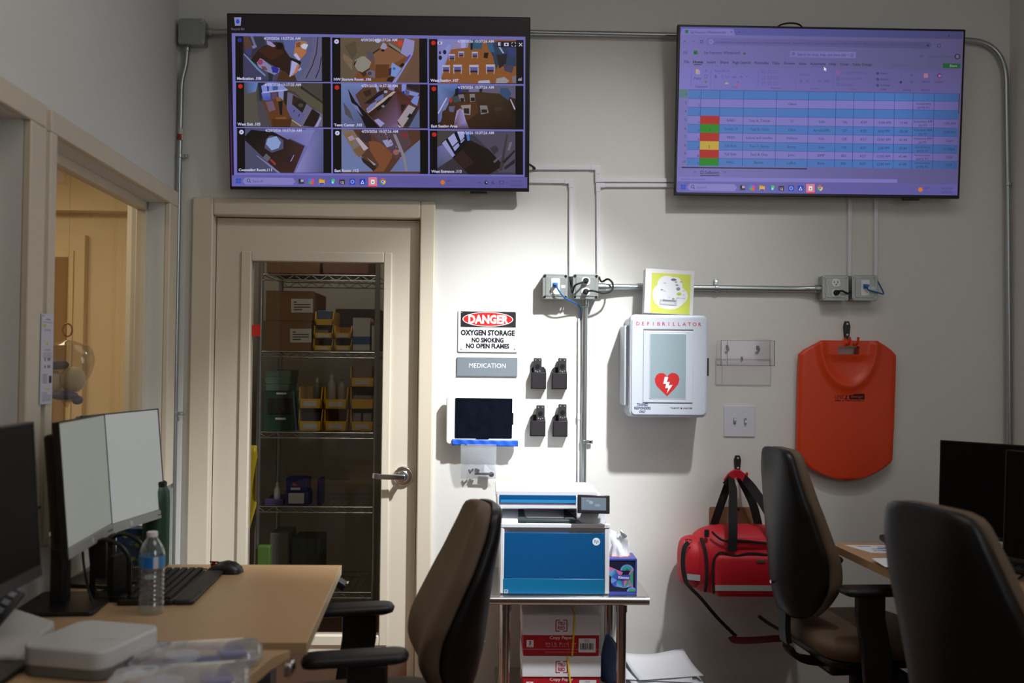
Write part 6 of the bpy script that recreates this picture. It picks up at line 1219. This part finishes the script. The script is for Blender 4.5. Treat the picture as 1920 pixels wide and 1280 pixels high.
# ================================================================== MONITORS
def monitor(label, A, B, zb, zt, face, dark, tilt=4, chin=.026, col=None, stand=True, depth=.035):
    A, B = Vector((A[0], A[1], 0)), Vector((B[0], B[1], 0)); L = (B-A).length; mid = (A+B)/2
    # local x from A to B, local -y is the viewing side
    ang_ = math.atan2((B-A).y, (B-A).x); Hh = zt-zb
    t = thing('monitor', label, 'monitor', (mid.x, mid.y, ZD), (0, 0, ang_), 'desk monitors'); z0 = zb-ZD
    tl = R(-tilt); rot = (tl, 0, 0)
    def ob(name, mb, m, par=t, bv=0.0):
        return obj(name, mb, m, par, bevel=bv, loc=(0, 0, z0), rot=rot)
    hs = ob('housing', MB().b2((-L/2, .002, 0), (L/2, .016, Hh)), face[0], t, .002); ob('back_cover', MB().b2((-L/2+.02, .014, .02), (L/2-.02, depth+.012, Hh-.03)), blackp, t, .01)
    ob('rim', MB().b2((-L/2, -.002, 0), (-L/2+.004, .003, Hh)).b2((L/2-.004, -.002, 0), (L/2, .003, Hh)).b2((-L/2, -.002, Hh-.004), (L/2, .003, Hh)), blackp)
    ob('chin', MB().b2((-L/2, -.004, 0), (L/2, .003, chin)), face[1], t, .001)
    ob('screen', MB().b2((-L/2+.003, -.0005, chin+.002), (L/2-.003, .003, Hh-.003)), face[2])
    ob('logo', MB().cyl((0, -.004, chin*.5), (0, -.0048, chin*.5), .008, n=18), mat('logo_grey', (190, 192, 196), .4) if not dark else darkp)
    ob('button_bar', MB().b2((L/2-.055, -.0046, chin*.4), (L/2-.012, -.003, chin*.5)), darkp)
    if stand:
        c = obj('column', MB().b2((-.03, .06, .01), (.03, .095, z0+Hh*.62)), blackp, t, bevel=.004); obj('base', MB().prismz(rrect(.23, .2, .012, cx=0, cz=.06), 0, .012), blackp, t, bevel=.003)
        obj('neck', MB().b2((-.04, .03, z0+Hh*.42), (.04, .07, z0+Hh*.62)), blackp, t, bevel=.004)
        obj('column_groove', MB().b2((-.006, .0585, .03), (.006, .0605, z0)), darkp, c)
    return t
silver = mat('monitor_silver', (150, 152, 150), .35)
emissive = mat('pale_screen', (60, 62, 60), .35, emit=(138, 142, 134), estr=.72)  # emission gives the screen an even pale tone
emissive2 = mat('pale_screen_far', (60, 62, 60), .35, emit=(152, 155, 152), estr=.78)
off = mat('switched_off_screen', (14, 10, 9), .5, spec=.08)
mon1 = monitor('pale monitor on a black stand, nearer of the bright pair', (-1.022, 2.40), (-1.055, 2.77), .893, 1.232, (blackp, silver, emissive), False, tilt=5)
mon2 = monitor('pale monitor partly behind the nearer bright one', (-1.075, 2.66), (-1.008, 3.08), .890, 1.232, (silver, silver, emissive2), False, tilt=5.5)
monitor('dark switched-off monitor cropped by the left picture edge', (-.985, 1.72), (-1.005, 2.22), .895, 1.245, (blackp, blackp, off), True)

# ================================================================== THINGS ON THE LEFT DESK
b0 = D(283, 1149, ZD); wbt = thing('water_bottle', 'clear plastic water bottle with blue label on the oak desk', 'bottle', (b0.x, b0.y, ZD+.0005))
prof = [(.026, 0), (.031, .003), (.0325, .012), (.0315, .03)]
z = .032
for i in range(7): prof += [(.0300, z), (.0318, z+.004), (.0318, z+.007), (.0300, z+.0105)]; z += .0115
prof += [(.0325, .118), (.0325, .150), (.031, .158), (.026, .172), (.019, .184), (.013, .192), (.0125, .196)]
bot = clear('bottle_plastic', (238, 242, 246), 3.0, .06, haze=.10, hcol=(200, 204, 208))
obj('body', MB().lathe(prof, n=36), bot, wbt, ang=60)
gw = clear('water', (250, 252, 253), .8, .02)
obj('water', MB().lathe([(.024, .003), (.0285, .012), (.0285, .085), (.0285, .092)], n=32), gw, wbt)
obj('cap', MB().cyl((0, 0, .195), (0, 0, .209), .0135, n=28), mat('cap_white', (226, 226, 228), .4), wbt, bevel=.002)
lm_ = MB(); lm_.grid(lambda u, v: (.0329*math.cos(2*math.pi*u), .0329*math.sin(2*math.pi*u), .119+.03*v), 37, 3); obj('label', lm_, mat('bottle_label', (70, 140, 190), .4), wbt)
lm_ = MB(); lm_.grid(lambda u, v: (.0331*math.cos(math.pi*(1.42+.2*u)), .0331*math.sin(math.pi*(1.42+.2*u)), .121+.026*v), 9, 3); obj('label_panel', lm_, mat('bottle_label_blue', (20, 110, 190), .4), wbt)
lm_ = MB(); lm_.grid(lambda u, v: (.0331*math.cos(math.pi*(1.64+.12*u)), .0331*math.sin(math.pi*(1.64+.12*u)), .119+.03*v), 9, 3); obj('label_panel', lm_, mat('bottle_label_white', (200, 206, 214), .4), wbt)

og = D(215, 1126, ZD); ot = thing('desk_organizer', 'black wire mesh organizer with arched sides behind the bottle', 'organizer', (og.x, og.y+.03, ZD+.0005), (0, 0, R(-8)))
for yy in (-.045, .045):
    for xx in (-.052, .052):
        obj('upright', MB().b2((xx-.007, yy-.003, 0), (xx+.007, yy+.003, .15 if xx < 0 else .11)), blackp, ot)
    m = MB(); pts = smoothpath([(-.052, yy, .15), (-.02, yy, .166), (.02, yy, .155), (.045, yy, .13), (.052, yy, .105)], 5); m.tube(pts, .006, n=8); obj('arch', m, blackp, ot)
    m = MB()
    for i in range(18): x = -.05+i*.1/17; m.tube([(x, yy, .004), (x, yy, .15-.035*max(0, x/.05)**2)], .0009, n=4)
    for i in range(22): zz_ = .01+i*.0062; m.tube([(-.05, yy, zz_), (.05, yy, zz_)], .0009, n=4)
    obj('mesh_panel', m, blackp, ot, kind='stuff')
obj('divider', MB().b2((-.007, -.045, 0), (.007, .045, .12)), blackp, ot); obj('tray', MB().prismz(rrect(.112, .1, .01), 0, .006), blackp, ot); obj('tray_rim', MB().tube([Vector((x, y, .012)) for x, y in rrect(.114, .102, .012)]+[Vector((.057, -.039, .012))], .003, n=6), blackp, ot)

kb = thing('keyboard', 'black keyboard with palm rest lying behind the water bottle', 'keyboard', (-.905, 2.765, ZD+.0005), (0, 0, R(93)))
obj('case', MB().prismz(rrect(.37, .15, .012), 0, .016), blackp, kb, bevel=.004); obj('palm_rest', MB().prismz(rrect(.37, .055, .012, cz=-.098), 0, .014), darkp, kb, bevel=.005)
m = MB()
for r_ in range(6):
    for i in range(17): m.box((-.172+i*.0215, .06-r_*.0225-(.004 if r_ else 0), .0195), (.0165, .0165, .008))
obj('keys', m, mat('key_black', (30, 29, 30), .5), kb, bevel=.0015, kind='stuff')
ms_ = D(422, 1073, ZD); mo = thing('computer_mouse', 'black computer mouse with red accent at the desk back', 'mouse', (ms_.x, ms_.y, ZD+.0005), (0, 0, R(80)))
def mouse(parent):
    lp = []
    for (y, w, h) in ((-.052, .018, .012), (-.047, .026, .020), (-.03, .031, .032), (-.005, .032, .037), (.02, .030, .031), (.042, .027, .018), (.054, .018, .009)):
        lp.append([Vector((w*math.copysign(abs(math.cos(t))**.8, math.cos(t)), y, max(0, h*math.copysign(abs(math.sin(t))**.8, math.sin(t))))) for t in [k*math.pi/10 for k in range(11)]])
    obj('shell', MB().loft(lp), blackp, parent, ang=60); obj('wheel', MB().cyl((-.004, .038, .021), (.004, .038, .021), .008, n=14), mat('wheel_red', (150, 30, 30), .4), parent); obj('button_gap', MB().b2((-.0008, .02, .028), (.0008, .05, .0325)), rubber, parent)
mouse(mo)
k0 = Vector((ms_.x-.056, ms_.y+.005, ZD+.009)); adopt(obj('mouse_cord', MB().tube(smoothpath([k0, k0+Vector((-.04, .005, .0)), k0+Vector((-.09, -.02, -.006)), k0+Vector((-.16, -.03, -.006)), k0+Vector((-.24, .02, -.006)), k0+Vector((-.3, .05, -.006))], 6), .002, n=6), rubber), mo)
tm = D(291, 1060, ZD); tmb = thing('green_flask', 'tall dark green flask standing behind the bright monitors', 'flask', (tm.x, tm.y, ZD+.0005)); obj('body', MB().lathe([(.038, 0), (.041, .004), (.041, .20), (.038, .235), (.03, .25)], n=32), mat('flask_green', (34, 66, 46), .4), tmb); obj('lid', MB().lathe([(.031, .249), (.031, .262), (.026, .266)], n=24), blackp, tmb)
cbx = D(243, 1062, ZD); cr = thing('patterned_box', 'blue and yellow patterned box behind the mesh organizer', 'box', (cbx.x+.0, cbx.y+.02, ZD+.0005)); obj('body', MB().b2((-.05, 0, 0), (.05, .06, .115)), mat('crayon_blue', (40, 84, 130), .5), cr, bevel=.002)
p = Print(lambda x, y: ((x-.5)*.1, (1-y)*.115)); random.seed(9)
for i in range(12): a, b = random.uniform(.1, .9), random.uniform(.1, .9); p.lay(1+i); p.poly([(a-.12, b), (a+.05, b-.06), (a+.12, b+.02), (a-.02, b+.08)], random.choice([(196, 190, 70), (90, 140, 170), (30, 60, 110), (150, 160, 70)]))
p.v = [(min(max(a, -.05), .05), b, min(max(c, 0), .115)) for a, b, c in p.v]; p.build('pattern', PR, cr, -.0006)
cords = [[(-1.12, 2.72, .92), (-1.10, 2.68, .84), (-1.06, 2.62, .77), (-1.02, 2.56, .742), (-1.0, 2.5, .7385)], [(-1.13, 2.78, .93), (-1.11, 2.75, .84), (-1.07, 2.68, .775), (-1.03, 2.60, .742), (-1.06, 2.5, .7385)], [(-1.15, 2.98, .93), (-1.13, 2.97, .85), (-1.10, 2.92, .78), (-1.05, 2.85, .742), (-1.0, 2.82, .7385)], [(-1.16, 2.55, 1.0), (-1.19, 2.45, .92), (-1.18, 2.40, .82), (-1.12, 2.36, .745), (-1.08, 2.34, .7385)], [(-1.19, 2.62, .745), (-1.16, 2.5, .7385), (-1.14, 2.4, .7395), (-1.12, 2.33, .7385)]]
for i, cpts in enumerate(cords): adopt(obj('cord', MB().tube(smoothpath(cpts, 7), .0035, n=7), rubber), (mon1, mon1, mon2, mon1, mon1)[i])

# white device, phone and clear packs on the nearest desk
wv = D(140, 1240, ZD); dv = thing('white_device', 'white rounded office device with grey base on the nearest desk', 'device', (-.835, 2.095, ZD+.0005), (0, 0, R(-14)))
obj('base', MB().prismz(rrect(.195, .205, .03, 6), 0, .022), mat('device_grey', (120, 116, 112), .5), dv, bevel=.003); obj('cover', MB().prismz(rrect(.20, .21, .032, 6), .021, .062), mat('device_white', (206, 206, 206), .4), dv, bevel=.006, seg=3)
p = Print(lambda x, y: (x, y)); p.text('SmartOffice', 0, 0, .007, (120, 122, 130), fit=.05); o_ = p.build('print', PR, dv, 0); o_.location = (.045, -.02, .0624); o_.rotation_euler = (R(-90), 0, R(20))
ph = thing('desk_phone', 'pale desk phone with dark keypad at the left picture edge', 'phone', (-1.08, 2.17, ZD+.0005), (0, 0, R(4)))
m = MB(); m.add([(-.11, -.1, 0), (.09, -.1, 0), (.09, .11, 0), (-.11, .11, 0), (-.11, -.1, .03), (.09, -.1, .022), (.09, .11, .04), (-.11, .11, .11)], [(0, 3, 2, 1), (4, 5, 6, 7), (0, 1, 5, 4), (1, 2, 6, 5), (2, 3, 7, 6), (3, 0, 4, 7)]); obj('body', m, mat('phone_white', (190, 190, 188), .45), ph, bevel=.008)
obj('keypad', MB().box((-.045, .06, .098), (.12, .11, .012), rot=(R(35), R(24), 0)), mat('phone_black', (26, 26, 30), .35), ph, bevel=.003)
m = MB(); e = Euler((R(35), R(24), 0)).to_matrix()
for i in range(4):
    for j in range(4): cc = Vector((-.045, .06, .098))+e @ Vector((-.04+i*.026, -.036+j*.024, .0075)); m.box(cc, (.015, .014, .004), rot=(R(35), R(24), 0))
obj('keys', m, mat('phone_key', (130, 134, 146), .4), ph, kind='stuff')
clr = clear('clamshell_plastic', (240, 242, 246), 2.0, .08, haze=.25, hcol=(222, 224, 232)); vio = mat('violet_pad', (70, 74, 160), .5); wpad = mat('white_pad', (206, 208, 214), .6)
def clam(label, x, y, z, rz, w, d, hh):
    t = thing('clear_pack', label, 'package', (x, y, z), (0, 0, R(rz)), 'clear plastic packs on the nearest desk')
    lp = []
    for (zz_, g) in ((0, -.012), (.004, -.002), (hh*.45, 0), (hh*.5, .006), (hh*.55, .006), (hh*.6, 0), (hh*.92, -.004), (hh, -.016)):
        lp.append([Vector((a, b, zz_)) for a, b in rrect(w+2*g, d+2*g, .03+g*.5, 5)])
    obj('shell', MB().loft(lp), clr, t, ang=50)
    m = MB(); m.cyl((-w*.12, 0, .006), (-w*.12, 0, hh*.6), d*.3, d*.27, n=24); obj('white_pads', m, wpad, t)
    obj('violet_pads', MB().box((w*.27, .02, hh*.4), (w*.22, d*.42, hh*.5), rot=(0, 0, .3)).box((w*.1, -d*.32, hh*.4), (w*.2, d*.16, hh*.5)), vio, t, bevel=.01)
    return t
clam('clear plastic pack with violet pads, farther of the two', -.615, 2.105, ZD+.0005, 12, .26, .13, .034)
clam('clear plastic pack with violet pads, nearer of the two', -.60, 1.93, ZD+.0005, 12, .26, .15, .034)

# strip notice on the mullion
st = thing('instruction_strip', 'narrow printed instruction strip taped to the window mullion', 'notice', LM @ Vector((1.388, .0245, 1.385)), (0, 0, LA+math.pi))
wS, hS = .085, .250
obj('card', MB().b2((-wS/2, -.0012, -hS/2), (wS/2, .0, hS/2)), mat('strip_card', (206, 206, 222), .5), st)
p = Print(lambda x, y: ((x-.5)*wS, (.5-y)*hS)); T_ = (90, 92, 110)
p.lay(0); p.rect(.08, .02, .2, .03, (70, 110, 160)); p.rect(.35, .055, .7, .065, T_); p.lay(0); p.rect(.1, .09, .9, .095, T_); p.lay(0); p.rect(.12, .115, .36, .15, (200, 206, 60)); p.lay(0); p.frame(.25, .18, .75, .40, .02, (170, 170, 190)); p.lay(1); p.ell(.5, .33, .09, .022, (206, 206, 80)); p.lay(0)
for k in range(4): p.lay(0); p.rect(.15, .43+k*.018, .9, .436+k*.018, (130, 132, 150))
for xx in (.3, .55, .68): p.lay(0); p.rect(xx, .49, xx+.08, .52, (40, 40, 56)); p.lay(0); p.rect(xx, .57, xx+.08, .6, (40, 40, 56))
for k in range(6): p.lay(0); p.rect(.15, .67+k*.018, .55, .677+k*.018, (110, 112, 130))
p.lay(0); p.rect(.68, .69, .9, .77, (30, 32, 44)); p.lay(0); p.rect(.4, .83, .8, .845, (206, 206, 60))
for k in range(6): p.lay(0); p.rect(.15, .87+k*.018, (.5, .6, .9, .9, .9, .9)[k], .876+k*.018, (110, 112, 130))
p.build('print', PR, st, -.0013)
# bag of masks in the hall behind the glass
bc = P(126, 700, 3.35); hb = thing('hanging_bag', 'clear bag of masks hanging behind the left window', 'bag', bc)
def hbf(u, v):
    a = 2*math.pi*u; s_ = v; r = .088*math.sin(math.pi*min(1, .12+.88*s_)**.75)*(1 if s_ > .02 else .2)
    return (r*math.cos(a)*(1+.05*math.sin(3*a+5*s_)), .6*r*math.sin(a), .115-.235*s_)
obj('film', MB().grid(hbf, 26, 14, closeu=True), clear('bag_film_clear', (238, 234, 226), 1.3, .12, haze=.10, hcol=(180, 170, 150)), hb)
mk = mat('mask_cream', (214, 200, 170), .7); mv = mat('mask_violet', (60, 54, 96), .6)
obj('masks', MB().ell((.02, 0, -.02), (.045, .03, .045)).ell((-.045, 0, -.03), (.03, .025, .04)).ell((.0, .01, -.08), (.03, .03, .02)), mk, hb); obj('mask_bands', MB().ell((-.03, -.01, .03), (.04, .025, .018)).ell((.0, -.02, -.075), (.05, .02, .016)).ell((.045, -.02, -.09), (.018, .02, .016)), mv, hb)
obj('ring', MB().tube([Vector((-.002+.016*math.cos(t), 0, .150+.022*math.sin(t))) for t in [k*math.pi/8 for k in range(17)]], .003, n=6), mat('ring_orange', (170, 90, 50), .5), hb); obj('hang_line', MB().tube([(-.002, 0, .17), (-.002, 0, 2.42-bc.z)], .0006, n=4), mat('clear_line', (200, 180, 140), .4), hb)

# ================================================================== RIGHT DESKS
bl = D(1555, 1017, ZD); nl = D(1700, 1084, ZD); ne = D(1890, 1106, ZD).y
def lx_(Y): return bl.x+(nl.x-bl.x)*(bl.y-Y)/(bl.y-nl.y)
dC = desk('oak laminate desk by the right wall behind the chairs', [(bl.x, bl.y), (2.25, bl.y), (2.25, ne), (lx_(ne), ne)], [(1.6, 3.1), (2.1, 3.1)])
dD = desk('nearest oak laminate desk at the right picture edge', [(lx_(ne)+.02, ne-.03), (2.25, ne-.03), (2.25, 1.5), (1.40, 1.5)], [(2.0, 2.1)])
mon4 = monitor('dark monitor on black stand at the back of right desk', (1.628, 3.41), (1.95, 3.07), .795, 1.128, (blackp, blackp, off), True, tilt=3, chin=.012)
monitor('dark monitor cropped by the right picture edge', (1.60, 2.93), (1.86, 2.50), .80, 1.138, (blackp, blackp, off), True, tilt=3, chin=.012)
def sheet(label, corners, z, cols, seed):
    pts = [D(x, y, z) for x, y in corners]; o = sum(pts, Vector())/4; m = MB(); m.prismz([((q-o).x, (q-o).y) for q in pts], 0, .0012)
    t = thing('paper_sheet', label, 'paper', (o.x, o.y, z), group='papers on the right desks'); obj('sheet', m, paper, t, smooth=False)
    if cols:
        h = homog([(0, 0), (1, 0), (1, 1), (0, 1)], [((q-o).x, (q-o).y) for q in pts]); p = Print(h); random.seed(seed)
        for i in range(7): a, b = random.uniform(.08, .7), random.uniform(.1, .8); p.lay(0); p.poly([(a, b), (a+.22, b), (a+.22, b+.08), (a, b+.08)], random.choice(cols))
        o2 = p.build('print', PR, t, 0); me = o2.data
        for v in me.vertices: v.co = (v.co.x, v.co.z, .0014)
sheet('printed sheet with blue bars at the back of right desk', [(1583, 1022), (1700, 1023), (1735, 1037), (1632, 1036)], ZD+.0003, [(70, 90, 160), (120, 140, 190), (50, 60, 110)], 1)
sheet('blank white pad near the front of right desk', [(1634, 1047), (1720, 1045), (1760, 1060), (1660, 1063)], ZD+.012, None, 2)
sheet('blue printed sheet under the dark monitor', [(1856, 1025), (1915, 1025), (1925, 1040), (1868, 1041)], ZD+.0003, [(60, 80, 170), (90, 110, 190), (60, 60, 120)], 3)
sheet('white sheet at the right picture edge on nearest desk', [(1885, 1118), (1960, 1116), (1990, 1150), (1902, 1152)], ZD+.0003, None, 4)
kk = D(1700, 1020, ZD); kb2 = thing('keyboard', 'black keyboard at the back edge of right desk', 'keyboard', (kk.x-.0+.12, kk.y+.0, ZD+.0005), (0, 0, R(-6)))
obj('case', MB().prismz(rrect(.40, .13, .02), 0, .022), blackp, kb2, bevel=.007); m = MB()
for r_ in range(5):
    for i in range(16): m.box((-.17+i*.0225, .045-r_*.0225, .025), (.0175, .0175, .007))
obj('keys', m, mat('key_black', (30, 29, 30), .5), kb2, kind='stuff')
kk = D(1892, 1066, ZD); kb3 = thing('keyboard', 'black keyboard below the dark monitor at right', 'keyboard', (kk.x+.02, kk.y, ZD+.0005), (0, 0, R(-62)))
obj('case', MB().prismz(rrect(.40, .15, .02), 0, .022), blackp, kb3, bevel=.007); m = MB()
for r_ in range(6):
    for i in range(16): m.box((-.17+i*.0225, .055-r_*.0225, .025), (.0175, .0175, .007))
obj('keys', m, mat('key_black', (30, 29, 30), .5), kb3, kind='stuff')
for i, cpts in enumerate(([D(1852, 1000, ZD+.05), D(1875, 1006, ZD+.04), D(1905, 1015, ZD+.06), D(1925, 1000, ZD+.1)], [D(1905, 1020, ZD+.004), D(1890, 1050, ZD+.03), D(1880, 1075, ZD+.02), D(1900, 1088, ZD+.004), D(1918, 1078, ZD+.004)])):
    adopt(obj('cord', MB().tube(smoothpath(cpts, 8), .003, n=6), rubber), (mon4, kb3)[i])

# ================================================================== OFFICE CHAIRS
tan = mat('tan_upholstery', (94, 76, 57), .72, bump=.08, bscale=260); shellm = mat('chair_shell', (16, 14, 14), .42, bump=.05, bscale=300, spec=.35)
def chair(label, x, y, face, seat_z=.47, back_z=1.08, recline=0.0, armz=.66, ady=0.0, ax=.262, ws=1.0):
    th = math.atan2(face[1], face[0])-math.pi/2
    t = thing('office_chair', label, 'chair', (x, y, 0), (0, 0, th), 'tan and black office chairs')
    n = 20; zb = seat_z+.03; Hh = back_z-zb
    YFr = [(0, -.215), (.10, -.165), (.22, -.132), (.34, -.138), (.5, -.172), (.7, -.212), (.88, -.238), (1, -.25)]
    TH = [(0, .035), (.1, .05), (.25, .062), (.5, .055), (.85, .05), (1, .04)]
    WD = [(0, .11), (.06, .145), (.2, .185), (.4, .205), (.65, .195), (.85, .165), (.95, .145), (1, .12)]
    cu, shl = [], []
    for i in range(n+1):
        s = i/n; z = zb+Hh*s; f = interp(YFr, s)-recline*s*s; k = interp(TH, s); w = interp(WD, s)*ws; fr_ = []; rr = []
        for j in range(13):
            u = -1+2*j/12; fr_.append(Vector((w*u, f+.028*u*u-.022*abs(u)**8, z)))
        mid_ = [Vector((w*u*1.005, f+.022*u*u-k, z)) for u in [1-2*j/12 for j in range(13)]]
        cu.append(fr_+mid_)
        bk = [Vector((w*u*1.005, f+.022*u*u-k, z)) for u in [-1+2*j/12 for j in range(13)]]
        sb = .05*(1-.55*s)*(1 if s > .04 else .5)
        rc_ = interp([(0, -.275), (.08, -.30), (.25, -.318), (.55, -.322), (.85, -.318), (1, -.305)], s)-recline*s*s
        rr = [Vector((w*u*.99, (f+.02*u*u-k-.026)*(abs(u)**2.4)+min(rc_, f-k-.02)*(1-abs(u)**2.4), z)) for u in [1-2*j/12 for j in range(13)]]
        shl.append(bk+rr)
    obj('backrest', MB().loft(cu), tan, t, sub=1, ang=80); sh_ = obj('back_shell', MB().loft(shl), shellm, t, sub=1, ang=80)
    obj('shell_screw', MB().cyl((.0, -.30, zb+.12), (.0, -.325, zb+.12), .006, n=10), chrome, sh_)
    # seat
    lp = []
    for (z, g) in ((-.085, -.05), (-.075, -.02), (-.05, .0), (-.02, 0.004), (.0, -.012), (.006, -.05)):
        lp.append([Vector((a, b+.02, seat_z+z+.012*math.cos(a*9)*(z > -.01)-.03*max(0, (b-.12)/.12)**2*(z > -.03))) for a, b in rrect(.49+2*g, .48+2*g, .11+g*.6, 7)])
    obj('seat', MB().loft(lp), tan, t, sub=1, ang=80); obj('seat_pan', MB().prismz(rrect(.42, .42, .08, 5, cz=.02), seat_z-.105, seat_z-.075), shellm, t, bevel=.01)
    obj('mechanism', MB().b2((-.09, -.14, seat_z-.165), (.09, .12, seat_z-.10)), shellm, t, bevel=.015)
    obj('back_bar', MB().ribbon(smoothpath([(0, -.08, seat_z-.14), (0, -.22, seat_z-.12), (0, -.27, seat_z-.04), (0, -.265, zb+.10)], 5), .06, .02, (0, -.4, 1)), shellm, t)
    obj('lever', MB().tube(smoothpath([(.06, .02, seat_z-.13), (.2, .03, seat_z-.13), (.26, .03, seat_z-.125)], 4), .006, n=8), rubber, t); obj('tilt_knob', MB().tube(smoothpath([(-.06, -.1, seat_z-.12), (-.2, -.22, seat_z-.07), (-.22, -.28, seat_z-.03)], 5), .007, n=8), rubber, t)
    for s in (-1, 1):
        ar = obj('arm_post', MB().loft([[Vector((s*(ax+.003+dx), yy+ady+.02, z)) for dx, yy in ((-.013, -.05+o1), (.013, -.05+o1), (.013, .05+o1), (-.013, .05+o1))] for z, o1 in ((seat_z-.13, .03), (seat_z-.02, .02), (armz-.10, .0), (armz-.03, .0))]), blackp, t, bevel=.006)
        lp = []
        for (z, g) in ((armz-.03, -.022), (armz-.022, -.004), (armz-.010, 0), (armz-.002, -.006), (armz, -.018)):
            lp.append([Vector((s*ax+a, b+.05+ady, z-.008*max(0, (b-.05)/.08)**2)) for a, b in rrect(.09+2*g, .265+2*g, .035+g*.7, 6)])
        obj('arm_pad', MB().loft(lp), mat('arm_pad_black', (24, 23, 24), .5, bump=.05, bscale=200), t, ang=60)
        obj('arm_bar', MB().b2((min(s*.1, s*.275), -.02, seat_z-.135), (max(s*.1, s*.275), .07, seat_z-.115)), blackp, ar)
    obj('gas_column', MB().cyl((0, 0, .09), (0, 0, seat_z-.15), .025, n=18), rubber, t)
    for k in range(5):
        a = R(72*k+20); c_, s_ = math.cos(a), math.sin(a); sp_ = obj('spoke', MB().ribbon([(0, 0, .10), (.15*c_, .15*s_, .095), (.30*c_, .30*s_, .075)], [.055, .045, .03], .028, (0, 0, 1)), blackp, t)
        obj('caster', MB().cyl((.30*c_-.02*s_, .30*s_+.02*c_, .028), (.30*c_+.02*s_, .30*s_-.02*c_, .028), .0275, n=16), rubber, sp_)
    return t
chair('tan and black office chair beside the red bag', 1.345, 3.44, (.994, .105), .47, 1.10, .02, .66, -.11, .262, .84)
chair('nearest tan and black office chair, seen from behind at right', 1.315, 2.22, (.965, .26), .47, 1.085, .05, .64)
chair('tan and black office chair facing the left desk', -.315, 2.64, (-.985, -.17), .46, 1.0, .05, .67, -.01, .235)
for o in list(bpy.data.objects):
    if o.name == 'lettering' and o.type == 'FONT': bpy.data.objects.remove(o)
bpy.data.curves.remove(_tc)
